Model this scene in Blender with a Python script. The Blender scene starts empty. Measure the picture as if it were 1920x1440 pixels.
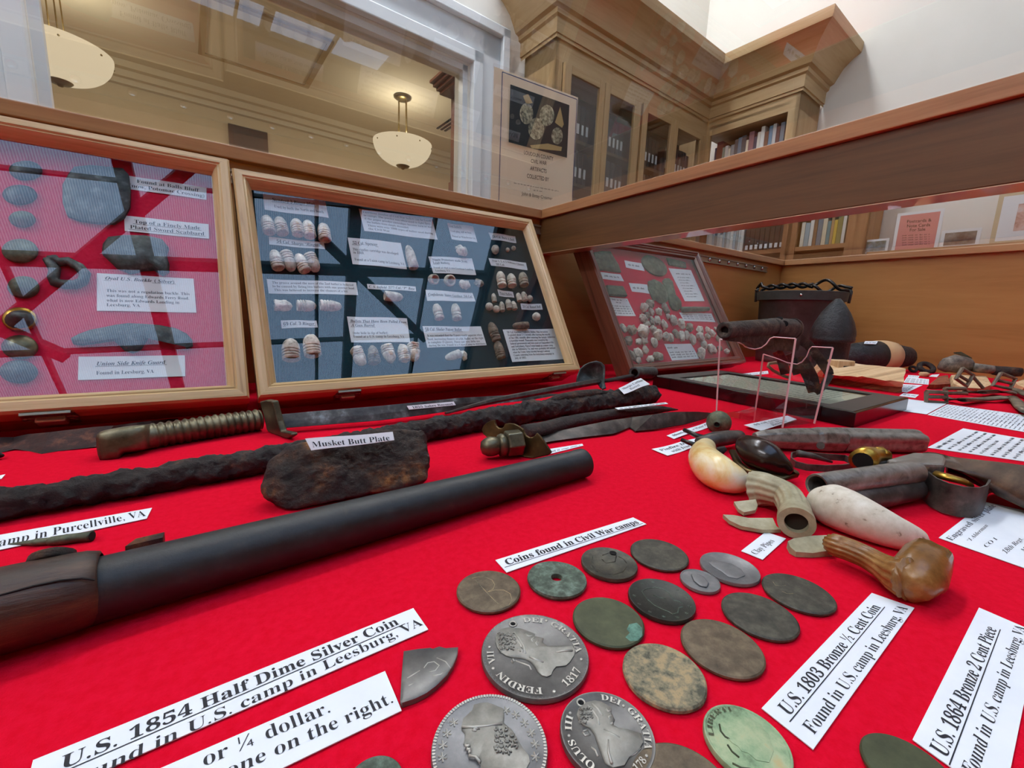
import bpy, math, random
import numpy as np
from mathutils import Vector, Matrix, noise
R = math.radians
rnd = random.Random(7)
scene = bpy.context.scene
col = scene.collection

# ------------------------------------------------------------------ camera
FPX, PITCH, ROLL, YAW, CAMH = 796.5, R(9.601), R(2.152), R(34.243), 0.1225
def _cam_matrix():
    cr, sr, cp, sp, cy, sy = math.cos(ROLL), math.sin(ROLL), math.cos(PITCH), math.sin(PITCH), math.cos(YAW), math.sin(YAW)
    roll = np.array([[cr, -sr, 0], [sr, cr, 0], [0, 0, 1]])
    tilt = np.array([[1, 0, 0], [0, sp, -cp], [0, cp, sp]])
    head = np.array([[cy, sy, 0], [-sy, cy, 0], [0, 0, 1]])
    return head @ tilt @ roll
CAMR = _cam_matrix()
EYE = np.array([0, 0, CAMH])
cam_data = bpy.data.cameras.new('camera')
cam_data.sensor_fit = 'HORIZONTAL'; cam_data.sensor_width = 36; cam_data.lens = FPX / 1920 * 36
cam_data.clip_start = 0.005; cam_data.clip_end = 60
cam = bpy.data.objects.new('camera', cam_data); col.objects.link(cam)
cam.matrix_world = Matrix.Translation(EYE) @ Matrix(CAMR.tolist()).to_4x4()
scene.camera = cam

# ------------------------------------------------------------------ world, exposure, lights
world = bpy.data.worlds.new('world'); scene.world = world; world.use_nodes = True
world.node_tree.nodes['Background'].inputs[0].default_value = (0.8, 0.85, 1, 1)
world.node_tree.nodes['Background'].inputs[1].default_value = 0.3
scene.view_settings.view_transform = 'Standard'; scene.view_settings.look = 'None'
scene.view_settings.exposure = -0.2; scene.view_settings.gamma = 1.0
scene.view_settings.use_curve_mapping = False
scene.cycles.max_bounces = 8; scene.cycles.transparent_max_bounces = 24
scene.cycles.diffuse_bounces = 4; scene.cycles.glossy_bounces = 4
scene.cycles.caustics_reflective = False; scene.cycles.caustics_refractive = False
scene.cycles.sample_clamp_indirect = 6.0
scene.cycles.use_denoising = True
SKY = 4.8        # brightness of the skylight panes
ADDED_LAMP = 33.0    # brightness of the unseen ceiling lamps added for light
PENDANT = 9.0    # watts of each pendant's bulb
def area_lamp(name, loc, sx, sy, power, colour, down=True):
    l = bpy.data.lights.new(name, 'AREA'); l.shape = 'RECTANGLE'; l.size = sx; l.size_y = sy; l.energy = power; l.color = colour
    o = bpy.data.objects.new(name, l); col.objects.link(o); o.location = loc
    return o
def point_lamp(name, loc, power, colour, radius=0.05):
    l = bpy.data.lights.new(name, 'POINT'); l.energy = power; l.color = colour; l.shadow_soft_size = radius
    o = bpy.data.objects.new(name, l); col.objects.link(o); o.location = loc
    return o

# ------------------------------------------------------------------ pixel -> place helpers (1920 x 1440 frame)
def ray(u, v): return CAMR @ np.array([(u - 960) / FPX, -(v - 720) / FPX, -1.0])
def P(u, v, z=0.0):
    d = ray(u, v); return EYE + d * ((z - CAMH) / d[2])
def PL(u, v, p, n):
    d = ray(u, v); n = np.asarray(n, float); return EYE + d * (np.dot(np.asarray(p) - EYE, n) / np.dot(d, n))
def PX(u, v, x):
    d = ray(u, v); return EYE + d * (x / d[0])
def PY(u, v, y):
    d = ray(u, v); return EYE + d * (y / d[1])
def depth(p): return float(-(CAMR.T @ (np.asarray(p, float) - EYE))[2])
def K(x0, y0, s): return lambda x, y: (x0 + x / s, y0 + y / s)
def on_table(u, v, rpx):
    """a round thing lying on the cloth: its axis shows at u, v and its radius is rpx pixels there"""
    z = 0.01
    for _ in range(20):
        p = P(u, v, z); z = rpx * depth(p) / FPX
    return P(u, v, z), z
ROOM = R(3.0)
REX = np.array([math.cos(ROOM), math.sin(ROOM), 0]); REY = np.array([-math.sin(ROOM), math.cos(ROOM), 0]); UP = np.array([0, 0, 1.0])
def RM(x, y, z): return x * REX + y * REY + np.array([0, 0, z])
def onRY(u, v, Y):
    d = ray(u, v); p = EYE + d * ((Y - EYE @ REY) / (d @ REY)); return (p @ REX, p @ REY, p[2])
def onRX(u, v, X):
    d = ray(u, v); p = EYE + d * ((X - EYE @ REX) / (d @ REX)); return (p @ REX, p @ REY, p[2])
def unit(v): v = np.asarray(v, float); return v / np.linalg.norm(v)

# ------------------------------------------------------------------ mesh builder
class MB:
    def __init__(s): s.v = []; s.f = []; s.uv = []; s.mi = []; s.cur = 0
    def add(s, vs, fs, uvs=None):
        b = len(s.v); s.v += [tuple(map(float, p)) for p in vs]
        for k, f in enumerate(fs):
            s.f.append([b + i for i in f]); s.uv.append(uvs[k] if uvs else None); s.mi.append(s.cur)
        return s
    def hexa(s, p, uvaxis=None):
        """8 corners: 0-3 one face, 4-7 the opposite one"""
        p = [np.asarray(q, float) for q in p]
        ax = [p[1] - p[0], p[3] - p[0], p[4] - p[0]]
        L = [np.linalg.norm(a) for a in ax]; k = int(np.argmax(L)); e = unit(ax[k]); o = unit(ax[(k + 1) % 3]) + unit(ax[(k + 2) % 3])
        off = rnd.random() * 5
        fs = [(0, 3, 2, 1), (4, 5, 6, 7), (0, 1, 5, 4), (1, 2, 6, 5), (2, 3, 7, 6), (3, 0, 4, 7)]
        return s.add(p, fs, [[(np.dot(p[i], e), np.dot(p[i], o) + off) for i in f] for f in fs])
    def box(s, c, x, y, z, ex=(1, 0, 0), ey=(0, 1, 0), ez=(0, 0, 1)):
        c = np.asarray(c, float); X = np.asarray(ex) * x / 2; Y = np.asarray(ey) * y / 2; Z = np.asarray(ez) * z / 2
        return s.hexa([c - X - Y - Z, c + X - Y - Z, c + X + Y - Z, c - X + Y - Z, c - X - Y + Z, c + X - Y + Z, c + X + Y + Z, c - X + Y + Z])
    def span(s, lo, hi):
        lo = np.asarray(lo, float); hi = np.asarray(hi, float); d = hi - lo
        return s.box((lo + hi) / 2, *d)
    def rspan(s, lo, hi):
        lo = np.asarray(lo, float); hi = np.asarray(hi, float); d = hi - lo; c = (lo + hi) / 2
        return s.box(RM(*c), d[0], d[1], d[2], REX, REY, UP)
    def loft(s, rings, caps=True, closed=True):
        n = len(rings[0]); vs = [p for r in rings for p in r]; fs = []
        m = n if closed else n - 1
        for i in range(len(rings) - 1):
            for j in range(m): fs.append((i * n + j, i * n + (j + 1) % n, (i + 1) * n + (j + 1) % n, (i + 1) * n + j))
        if caps and closed:
            fs.append(tuple(reversed(range(n)))); b = (len(rings) - 1) * n; fs.append(tuple(b + j for j in range(n)))
        return s.add(vs, fs)
    def lathe(s, prof, o, axis, segs=20, ref=None, caps=True, arc=None):
        """prof: (radius, distance along axis)"""
        a = unit(axis); r = np.array([0, 0, 1.0]) if ref is None else np.asarray(ref, float)
        if abs(np.dot(unit(r), a)) > .95: r = np.array([1.0, 0, 0])
        x = unit(np.cross(r, a)); y = np.cross(a, x); o = np.asarray(o, float)
        a0, a1 = arc or (0, 2 * math.pi); nn = segs if arc is None else segs + 1
        rings = [[o + a * t + (x * math.cos(a0 + (a1 - a0) * k / segs) + y * math.sin(a0 + (a1 - a0) * k / segs)) * max(q, 1e-6) for k in range(nn)] for q, t in prof]
        return s.loft(rings, caps and arc is None, arc is None)
    def tube(s, pts, rad, segs=10, caps=True, ref=None, sy=1.0):
        pts = [np.asarray(p, float) for p in pts]; n = len(pts)
        rad = [rad] * n if np.isscalar(rad) else rad; rings = []; x = None
        for i in range(n):
            t = unit(pts[min(i + 1, n - 1)] - pts[max(i - 1, 0)])
            if x is None:
                r = np.array([0, 0, 1.0]) if ref is None else np.asarray(ref, float)
                if abs(np.dot(unit(r), t)) > .95: r = np.array([1.0, 0, 0]) if ref is None else np.array([0, 1.0, 0.1])
                x = unit(np.cross(r, t))
            else: x = unit(x - np.dot(x, t) * t)
            y = np.cross(t, x)
            rings.append([pts[i] + (x * math.cos(2 * math.pi * k / segs) + y * math.sin(2 * math.pi * k / segs) * sy) * rad[i] for k in range(segs)])
        return s.loft(rings, caps)
    def prism(s, poly, vec):
        poly = [np.asarray(p, float) for p in poly]; vec = np.asarray(vec, float); n = len(poly)
        vs = poly + [p + vec for p in poly]
        fs = [tuple(range(n)), tuple(reversed(range(n, 2 * n)))] + [(j, n + j, n + (j + 1) % n, (j + 1) % n) for j in range(n)]
        return s.add(vs, fs)
    def jitter(s, amp, freq, seed=0.0, detail=3):
        out = []
        for p in s.v:
            q = Vector(p) * freq + Vector((seed, seed * 1.7, -seed)); d = Vector((0, 0, 0)); a = amp
            for _ in range(detail): d += noise.noise_vector(q) * a; q *= 2.1; a *= .5
            out.append((p[0] + d.x, p[1] + d.y, p[2] + d.z))
        s.v = out; return s
    def min_z(s, z):
        s.v = [(x, y, max(k, z)) for x, y, k in s.v]; return s
    def build(s, name, mat, parent=None, smooth=False, angle=None, bevel=0, subsurf=0):
        me = bpy.data.meshes.new(name); me.from_pydata(s.v, [], s.f)
        if any(u is not None for u in s.uv):
            lay = me.uv_layers.new(name='UVMap'); k = 0
            for f, u in zip(s.f, s.uv):
                for i in range(len(f)): lay.data[k].uv = u[i] if u else (0, 0); k += 1
        mats = mat if isinstance(mat, (list, tuple)) else [mat]
        for m in mats: me.materials.append(m)
        if len(mats) > 1: me.polygons.foreach_set('material_index', s.mi)
        me.update()
        import bmesh
        bm = bmesh.new(); bm.from_mesh(me); bmesh.ops.recalc_face_normals(bm, faces=bm.faces); bm.to_mesh(me); bm.free()
        if smooth or angle:
            me.polygons.foreach_set('use_smooth', [True] * len(me.polygons))
            if angle: me.set_sharp_from_angle(angle=R(angle))
        o = bpy.data.objects.new(name, me); col.objects.link(o)
        if bevel:
            b = o.modifiers.new('soft edge', 'BEVEL'); b.width = bevel; b.segments = 2; b.limit_method = 'ANGLE'; b.angle_limit = R(40)
        if subsurf:
            b = o.modifiers.new('smooth', 'SUBSURF'); b.levels = subsurf; b.render_levels = subsurf
        if parent is not None: attach(o, parent)
        return o
def attach(o, parent):
    o.parent = parent; o.matrix_parent_inverse = Matrix.Translation(parent.location).inverted() if parent.type == 'EMPTY' else Matrix.Identity(4)
def empty(name, loc):
    o = bpy.data.objects.new(name, None); o.empty_display_size = .02; col.objects.link(o); o.location = tuple(map(float, loc)); return o
def tag(o, label=None, cat=None, group=None, kind=None):
    if label: o['label'] = label
    if cat: o['category'] = cat
    if group: o['group'] = group
    if kind: o['kind'] = kind
    return o
def thing(name, loc, label, cat, group=None): return tag(empty(name, loc), label, cat, group)
def struct(o): o['kind'] = 'structure'; return o
ORD = ['first', 'second', 'third', 'fourth', 'fifth', 'sixth', 'seventh', 'eighth', 'ninth', 'tenth', 'eleventh', 'twelfth', 'thirteenth',
       'fourteenth', 'fifteenth', 'sixteenth', 'seventeenth', 'eighteenth', 'nineteenth', 'twentieth']

# ------------------------------------------------------------------ materials
def lin(h):
    h = h.lstrip('#'); c = [int(h[i:i + 2], 16) / 255 for i in (0, 2, 4)]
    return tuple(x / 12.92 if x <= .04045 else ((x + .055) / 1.055) ** 2.4 for x in c) + (1,)
def newmat(name):
    m = bpy.data.materials.new(name); m.use_nodes = True; nt = m.node_tree
    return m, nt, nt.nodes['Principled BSDF']
def coords(nt, scale, space='Object', loc=(0, 0, 0)):
    tc = nt.nodes.new('ShaderNodeTexCoord'); mp = nt.nodes.new('ShaderNodeMapping')
    mp.inputs['Scale'].default_value = scale if not np.isscalar(scale) else (scale,) * 3; mp.inputs['Location'].default_value = loc
    nt.links.new(tc.outputs[space], mp.inputs[0]); return mp.outputs[0]
def ntex(nt, vec, scale, detail=6, rough=.6, dist=0):
    n = nt.nodes.new('ShaderNodeTexNoise'); n.inputs['Scale'].default_value = scale; n.inputs['Detail'].default_value = detail
    n.inputs['Roughness'].default_value = rough; n.inputs['Distortion'].default_value = dist; nt.links.new(vec, n.inputs['Vector']); return n.outputs['Fac']
def ramp(nt, fac, stops):
    r = nt.nodes.new('ShaderNodeValToRGB'); e = r.color_ramp.elements
    while len(e) < len(stops): e.new(.5)
    for k, (p, c) in enumerate(stops): e[k].position = p; e[k].color = lin(c) if isinstance(c, str) else (c, c, c, 1)
    nt.links.new(fac, r.inputs[0]); return r.outputs[0]
def bump(nt, b, h, strength, dist=.001):
    n = nt.nodes.new('ShaderNodeBump'); n.inputs['Strength'].default_value = strength; n.inputs['Distance'].default_value = dist
    nt.links.new(h, n.inputs['Height']); nt.links.new(n.outputs[0], b.inputs['Normal'])
def plain(name, c, rough=.5, metal=0, spec=None):
    m, nt, b = newmat(name); b.inputs['Base Color'].default_value = lin(c); b.inputs['Roughness'].default_value = rough; b.inputs['Metallic'].default_value = metal
    if spec is not None: b.inputs['Specular IOR Level'].default_value = spec
    return m
def mottled(name, stops, scale, rough=.6, metal=0, bumps=0, bscale=None, detail=8, dist=0, space='Object', bdist=.001, rough2=None, vary=False, stretch=1):
    m, nt, b = newmat(name); v = coords(nt, stretch, space); f = ntex(nt, v, scale, detail, .65, dist)
    c = ramp(nt, f, stops)
    if vary:
        oi = nt.nodes.new('ShaderNodeObjectInfo'); hs = nt.nodes.new('ShaderNodeHueSaturation'); mr = nt.nodes.new('ShaderNodeMapRange')
        mr.inputs['To Min'].default_value = .78; mr.inputs['To Max'].default_value = 1.12; nt.links.new(oi.outputs['Random'], mr.inputs[0]); nt.links.new(mr.outputs[0], hs.inputs['Value'])
        nt.links.new(c, hs.inputs['Color']); c = hs.outputs[0]
    nt.links.new(c, b.inputs['Base Color']); b.inputs['Roughness'].default_value = rough; b.inputs['Metallic'].default_value = metal
    if rough2 is not None:
        mr = nt.nodes.new('ShaderNodeMapRange'); mr.inputs['From Min'].default_value = .35; mr.inputs['From Max'].default_value = .65
        mr.inputs['To Min'].default_value = rough; mr.inputs['To Max'].default_value = rough2; nt.links.new(f, mr.inputs[0]); nt.links.new(mr.outputs[0], b.inputs['Roughness'])
    if bumps: bump(nt, b, ntex(nt, v, bscale or scale * 2, 8, .7), bumps, bdist)
    return m
def wood(name, dark, mid, light, rough=.4, along=4, across=90, coat=0):
    m, nt, b = newmat(name); v = coords(nt, (along, across, 1), 'UV'); f = ntex(nt, v, 1, 7, .62, .8)
    v2 = coords(nt, (along * 4, across * 6, 1), 'UV'); f2 = ntex(nt, v2, 1, 3, .6)
    mx = nt.nodes.new('ShaderNodeMath'); mx.operation = 'MULTIPLY_ADD'; nt.links.new(f2, mx.inputs[0]); mx.inputs[1].default_value = .35; nt.links.new(f, mx.inputs[2])
    nt.links.new(ramp(nt, mx.outputs[0], [(.42, dark), (.62, mid), (.9, light)]), b.inputs['Base Color'])
    b.inputs['Roughness'].default_value = rough; b.inputs['Coat Weight'].default_value = coat; b.inputs['Coat Roughness'].default_value = .2
    bump(nt, b, f2, .12, .0006); return m
def emit(name, c, strength):
    m = bpy.data.materials.new(name); m.use_nodes = True; nt = m.node_tree; nt.nodes.clear()
    e = nt.nodes.new('ShaderNodeEmission'); e.inputs[0].default_value = lin(c); e.inputs[1].default_value = strength
    o = nt.nodes.new('ShaderNodeOutputMaterial'); nt.links.new(e.outputs[0], o.inputs[0]); return m
def pane(name, tint='#fcfdfc', ior=1.75, rough=0.0):
    """thin clear pane: see-through, mirrors by its Fresnel term"""
    m = bpy.data.materials.new(name); m.use_nodes = True; nt = m.node_tree; nt.nodes.clear()
    t = nt.nodes.new('ShaderNodeBsdfTransparent'); t.inputs[0].default_value = lin(tint)
    g = nt.nodes.new('ShaderNodeBsdfGlossy'); g.inputs['Roughness'].default_value = rough
    fr = nt.nodes.new('ShaderNodeFresnel'); fr.inputs[0].default_value = ior
    ge = nt.nodes.new('ShaderNodeNewGeometry'); inv = nt.nodes.new('ShaderNodeMath'); inv.operation = 'SUBTRACT'; inv.inputs[0].default_value = 1
    nt.links.new(ge.outputs['Backfacing'], inv.inputs[1])
    mu = nt.nodes.new('ShaderNodeMath'); mu.operation = 'MULTIPLY'; nt.links.new(fr.outputs[0], mu.inputs[0]); nt.links.new(inv.outputs[0], mu.inputs[1])
    mx = nt.nodes.new('ShaderNodeMixShader'); nt.links.new(mu.outputs[0], mx.inputs[0]); nt.links.new(t.outputs[0], mx.inputs[1]); nt.links.new(g.outputs[0], mx.inputs[2])
    o = nt.nodes.new('ShaderNodeOutputMaterial'); nt.links.new(mx.outputs[0], o.inputs[0]); return m

def felt(name, c1, c2):
    m, nt, b = newmat(name); v = coords(nt, 1); f = ntex(nt, v, 260, 5, .7); g = ntex(nt, v, 1500, 3, .7)
    nt.links.new(ramp(nt, f, [(.3, c1), (.7, c2)]), b.inputs['Base Color']); b.inputs['Roughness'].default_value = 1; b.inputs['Specular IOR Level'].default_value = .05
    b.inputs['Sheen Weight'].default_value = .12; b.inputs['Sheen Roughness'].default_value = .5; b.inputs['Sheen Tint'].default_value = lin('#ff5060')
    bump(nt, b, g, .5, .0006); return m
M = {}
M['cloth'] = felt('red felt', '#d00520', '#df0f30')
M['felt_red'] = felt('case red felt', '#cc1a3c', '#da2a4c')
M['felt_teal'] = felt('teal felt', '#0d3038', '#123a44')
M['oak'] = wood('light oak', '#96774c', '#c0a06e', '#d4b688', .4, 5, 110, .2)
M['oak2'] = wood('varnished oak', '#7a5327', '#a07139', '#b58748', .35, 5, 110, .3)
M['cherry'] = wood('cherry rail', '#8e603c', '#a9774c', '#ba8a5c', .4, 3, 60, .2)
M['cherry_shaded'] = wood('shaded cherry beam', '#4a3016', '#5e3f20', '#6e4b29', .45, 3, 40, .1)  # darker cherry: the shade on the beam face is put into its colour
M['panel'] = wood('case panel', '#98662f', '#a8743b', '#b28045', .45, 2, 14, .15)
M['walnut'] = wood('dark brown frame wood', '#43241a', '#63392a', '#7a4b38', .35, 5, 110, .3)
M['maple'] = wood('maple bookcase', '#a58556', '#b6976a', '#c2a67c', .45, 2, 30)
M['redwood'] = wood('reddish bookcase', '#8a5a36', '#9d6b44', '#ac7b52', .5, 2, 30)
M['stock'] = mottled('old gun stock wood', [(.3, '#1a110c'), (.5, '#3a281d'), (.62, '#4f3826'), (.75, '#8a6537')], 1, .42, 0, .5, 3, detail=7, bdist=.001, stretch=(14, 90, 90))
M['splitwood'] = wood('split log wood', '#8d6846', '#c9a277', '#e3c49a', .9, 12, 70)
M['darkwood'] = wood('rotten red wood', '#4a1c10', '#7a3a22', '#a2603c', .9, 12, 70)
M['paper'] = mottled('white paper', [(.3, '#e6e9ee'), (.7, '#f0f2f5')], 30, .8)
M['ink'] = plain('print ink', '#1d1d24', .7)
M['ink2'] = plain('grey print', '#55565c', .8)
M['wall'] = mottled('cream wall paint', [(.3, '#e6e3da'), (.7, '#eae7df')], 6, .8, bumps=.08, bscale=160)
M['wall2'] = mottled('beige wall paint', [(.3, '#dccdae'), (.7, '#e2d4b8')], 6, .8)
M['white'] = plain('white painted trim', '#e4e9ec', .4)
M['ceil'] = plain('ceiling paint', '#e6ddc8', .9)
M['floor'] = wood('oak floor', '#6d4a2c', '#8b623d', '#a0774d', .5, 1, 12)
M['pane'] = pane('clear glass pane')
M['pane_thin'] = pane('document glass', '#fbfdfc', 1.3)
M['acrylic'] = pane('clear acrylic', '#fdfbfb', 1.6)
M['acryedge'] = plain('acrylic edge', '#e8c9cc', .15)
M['rust'] = mottled('rusted black iron', [(.3, '#0e0b0b'), (.48, '#231c1a'), (.6, '#3d302a'), (.75, '#75583e')], 70, .45, .1, 1, 150, bdist=.004, rough2=.7)
M['rust_brown'] = mottled('rust crusted iron', [(.3, '#120c0a'), (.48, '#2c1f19'), (.58, '#4a3222'), (.66, '#7a4f28'), (.74, '#a8743a')], 60, .5, .05, 1, 130, bdist=.005)
M['rust_thin'] = mottled('flaking rust blade', [(.3, '#160d0b'), (.55, '#3b211b'), (.75, '#7d4a32')], 70, .8, 0, .9, 180)
M['steel_black'] = mottled('worn black steel', [(.3, '#151617'), (.58, '#232527'), (.74, '#3a352f'), (.8, '#6a645c')], 110, .42, .1, .25, 300, rough2=.55)
M['steel'] = mottled('pitted grey steel', [(.34, '#5a554f'), (.48, '#7f7a73'), (.7, '#9c978f')], 110, .28, .5, .2, 260, rough2=.48, dist=.6)
M['steel_dark'] = mottled('dark gun steel', [(.35, '#26211f'), (.55, '#4a433e'), (.75, '#736a62')], 80, .36, .25, .2, 220, rough2=.55)
M['blade'] = mottled('tarnished blade steel', [(.35, '#2a2624'), (.52, '#45413f'), (.6, '#5c5a58'), (.72, '#8a9096')], 50, .4, .6, .2, 160, rough2=.6)
M['brass'] = mottled('tarnished brass', [(.3, '#3f3b30'), (.55, '#6e6852'), (.8, '#9a927a')], 40, .28, .75, .08, 200, rough2=.5)
M['bronze_dk'] = mottled('dark bronze guard', [(.3, '#2c2317'), (.55, '#544428'), (.8, '#7d6a40')], 40, .35, .8, .08, 200)
M['brassbright'] = mottled('yellow brass', [(.3, '#7a5a1e'), (.6, '#b08a3a'), (.8, '#d2b25e')], 50, .3, .9, .08, 200)
M['ivory'] = mottled('ivory', [(.35, '#d9a955'), (.5, '#e8cf94'), (.65, '#f1e7cc')], 22, .28, 0, .05, 60, dist=1.5)
M['grip'] = mottled('polished dark wood grip', [(.3, '#140c0a'), (.6, '#2e1a14'), (.8, '#43291e')], 30, .22, 0, .05, 80)
M['lead'] = mottled('white oxidised lead', [(.3, '#8f8578'), (.5, '#cfc6b8'), (.7, '#ece6da')], 160, .8, 0, .5, 400, vary=True)
M['lead_grey'] = mottled('grey oxidised lead', [(.3, '#5d564c'), (.5, '#958b7c'), (.7, '#bcb2a2')], 160, .8, 0, .5, 400, vary=True)
M['lead_dark'] = mottled('brown oxidised lead', [(.3, '#43382c'), (.5, '#75675a'), (.7, '#9c8c78')], 180, .8, 0, .6, 400, vary=True)
M['pewter'] = mottled('dark pewter relic', [(.3, '#2b2e2e'), (.55, '#4d5251'), (.75, '#7c8483')], 90, .5, .5, .5, 200)
M['greenrelic'] = mottled('greenish brass relic', [(.3, '#3c4030'), (.55, '#616650'), (.75, '#878b74')], 90, .55, .4, .4, 200)
M['shell'] = mottled('glossy black iron shell', [(.3, '#1b1d20'), (.6, '#303336'), (.8, '#4a4d51')], 60, .28, .2, 1, 110, bdist=.005)
M['kettle'] = mottled('old dark kettle iron', [(.3, '#2b312f'), (.6, '#424a47'), (.8, '#59625e')], 25, .55, .1, .2, 120)
M['rust_lt'] = mottled('brown grey rusted iron', [(.3, '#1a1513'), (.48, '#3a322c'), (.6, '#574c42'), (.75, '#80705c')], 80, .55, .05, 1, 170, bdist=.004)
M['wire'] = plain('dark iron wire', '#3a3633', .35, .8)
M['clay'] = mottled('grey green clay', [(.3, '#837a5c'), (.55, '#a39a7c'), (.8, '#b9b095')], 90, .55, 0, .25, 250)
M['whiteclay'] = mottled('white clay', [(.30, '#6f5a44'), (.37, '#c9bda8'), (.6, '#dcd3c2'), (.8, '#e6dfd1')], 150, .6, 0, .1, 250)
M['glaze'] = mottled('brown glazed clay', [(.3, '#5f4020'), (.5, '#83592c'), (.66, '#9b7443'), (.78, '#c2a06c')], 60, .2, 0, .25, 160)
M['black'] = plain('black lacquer frame', '#0d0c0d', .2)
M['frametop'] = plain('dark taupe frame face', '#3a332f', .45)
M['mat'] = mottled('pale printed document', [(.3, '#cfccb2'), (.6, '#dcdac4'), (.8, '#e6e4d2')], 12, .6)
M['stone'] = mottled('grey bark', [(.3, '#3f372f'), (.55, '#766a5e'), (.75, '#a3978a')], 70, .8, 0, .8, 140)
M['strap'] = mottled('brown bronze strap', [(.3, '#54483a'), (.6, '#7d705d'), (.8, '#9b8d78')], 50, .5, .2, .2, 150)
M['latch'] = plain('aged nickel latch', '#8f8876', .3, .9)
M['latchbar'] = plain('bright latch tongue', '#cfcab8', .3, .6)
M['strip'] = plain('zinc shelf standard', '#9a8c78', .4, .6)
M['chrome'] = plain('bright metal', '#c9c3b8', .2, .9)
M['bowl'] = emit('lit alabaster bowl', '#ffe6c2', 1.05)
M['nickel'] = plain('dull brass fitting', '#8c7a4e', .3, .9)
M['binder'] = plain('black binder', '#1d2024', .5)
M['tagw'] = plain('white spine tag', '#e9ecee', .6)
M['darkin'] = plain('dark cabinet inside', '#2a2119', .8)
M['polished'] = plain('polished pale underside', '#c9a98c', .3); M['polished'].node_tree.nodes['Principled BSDF'].inputs['Coat Weight'].default_value = 1
M['stock2'] = mottled('worn brown stock wood', [(.3, '#2b1f18'), (.5, '#4d3a2c'), (.62, '#65503c'), (.75, '#806449')], 1, .4, 0, .3, 3, detail=7, stretch=(20, 90, 90))
M['darkshelf'] = plain('dark cabinet shelf', '#5a4a36', .6)

# ================================================================== ROOM
YW, XW = 1.85, 2.96
FLOORZ = -0.9
def room_mesh(name, spans, mat, parent=None):
    m = MB()
    for lo, hi in spans: m.rspan(lo, hi)
    return struct(m.build(name, mat, parent))
WX0, WX1, WZ0, WZ1 = -.295, 1.10, -.35, 1.222
room_mesh('wall_north', [((-3.2, YW, FLOORZ), (WX0, YW + .14, 3.0)), ((WX1, YW, FLOORZ), (XW + .1, YW + .14, 3.0)), ((WX0, YW, WZ1), (WX1, YW + .14, 3.0)), ((WX0, YW, FLOORZ), (WX1, YW + .14, WZ0))], M['wall'])
room_mesh('wall_east', [((XW, -3.6, FLOORZ), (XW + .12, YW, 3.0))], M['wall'])
room_mesh('wall_west', [((-3.2, -3.6, FLOORZ), (-3.08, YW, 3.0))], M['wall'])
room_mesh('wall_south', [((-3.2, -3.6, FLOORZ), (XW + .12, -3.48, 3.0))], M['wall'])
room_mesh('floor', [((-3.2, -3.6, FLOORZ - .06), (4.8, 5.3, FLOORZ))], M['floor'])
# reading room beyond the big window
room_mesh('wall_far', [((-3.2, 5.1, FLOORZ), (4.8, 5.2, 2.1))], M['wall2'])
room_mesh('wall_far_west', [((-3.2, YW + .14, FLOORZ), (-3.1, 5.1, 2.1))], M['wall2'])
room_mesh('wall_far_east', [((4.7, YW + .14, FLOORZ), (4.8, 5.1, 2.1))], M['wall2'])
room_mesh('ceiling_far', [((-3.2, YW + .14, 2.0), (4.8, 5.2, 2.1))], M['ceil'])
m = MB()
for z0, z1, d in ((1.86, 2.0, .05), (1.9, 2.0, .10), (1.95, 2.0, .16)): m.rspan((-3.1, 5.1 - d, z0), (4.7, 5.1, z1))
struct(m.build('trim_1', M['ceil']))
# white window casing: stepped boards
m = MB()
for a, b, t in ((0, .05, .035), (.05, .15, .022), (.15, .19, .045)):
    m.rspan((WX0 - b, YW - t, WZ0), (WX0 - a, YW, WZ1 + b)); m.rspan((WX1 + a, YW - t, WZ0), (WX1 + b, YW, WZ1 + b)); m.rspan((WX0 - b, YW - t, WZ1 + a), (WX1 + b, YW, WZ1 + b))
win = struct(m.build('window_1', M['white'], bevel=.004))
m = MB()
for a in (0, .03):
    d = .03 + a
    m.rspan((WX0 - .001, YW + .02 + a, WZ0), (WX0 + .025 - a * .4, YW + .05 + a, WZ1)); m.rspan((WX1 - .025 + a * .4, YW + .02 + a, WZ0), (WX1 + .001, YW + .05 + a, WZ1)); m.rspan((WX0, YW + .02 + a, WZ1 - .025 + a * .4), (WX1, YW + .05 + a, WZ1 + .001))
m.rspan((WX0, YW + .0, WZ0 - .03), (WX1, YW + .12, WZ0))
m.build('window_frame', M['white'], win)
m = MB(); m.rspan((WX0, YW + .06, WZ0), (WX1, YW + .066, WZ1)); m.build('window_pane', M['pane'], win)
# ceiling with a big skylight: sky seen through reeded panes between dark bars
SX0, SX1, SY0, SY1, SZ = -1.75, 2.16, -2.05, .0, 3.0
room_mesh('ceiling', [((-3.2, -3.6, SZ), (SX0, YW + .14, SZ + .1)), ((SX1, -3.6, SZ), (XW + .12, YW + .14, SZ + .1)), ((SX0, -3.6, SZ), (SX1, SY0, SZ + .1)), ((SX0, SY1, SZ), (SX1, YW + .14, SZ + .1))], M['ceil'])
def reeded(name, c, s, sc):
    m = emit(name, c, s); nt = m.node_tree; e = nt.nodes['Emission']
    v = coords(nt, 1, 'Object'); w = nt.nodes.new('ShaderNodeTexWave'); w.bands_direction = 'X'; w.inputs['Scale'].default_value = sc; w.inputs['Distortion'].default_value = .0; nt.links.new(v, w.inputs['Vector'])
    nt.links.new(ramp(nt, w.outputs['Fac'], [(.25, '#86a9d6'), (.6, c)]), e.inputs[0]); return m
M['sky'] = reeded('skylight glass in daylight', '#b4d0f4', SKY, 26)
M['bar'] = plain('dark skylight bar', '#3f4a48', .6)
m = MB()
m.rspan((SX0, SY0, SZ + .06), (SX1, SY1, SZ + .07)); sk = struct(m.build('window_2', M['sky']))
m = MB()
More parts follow.
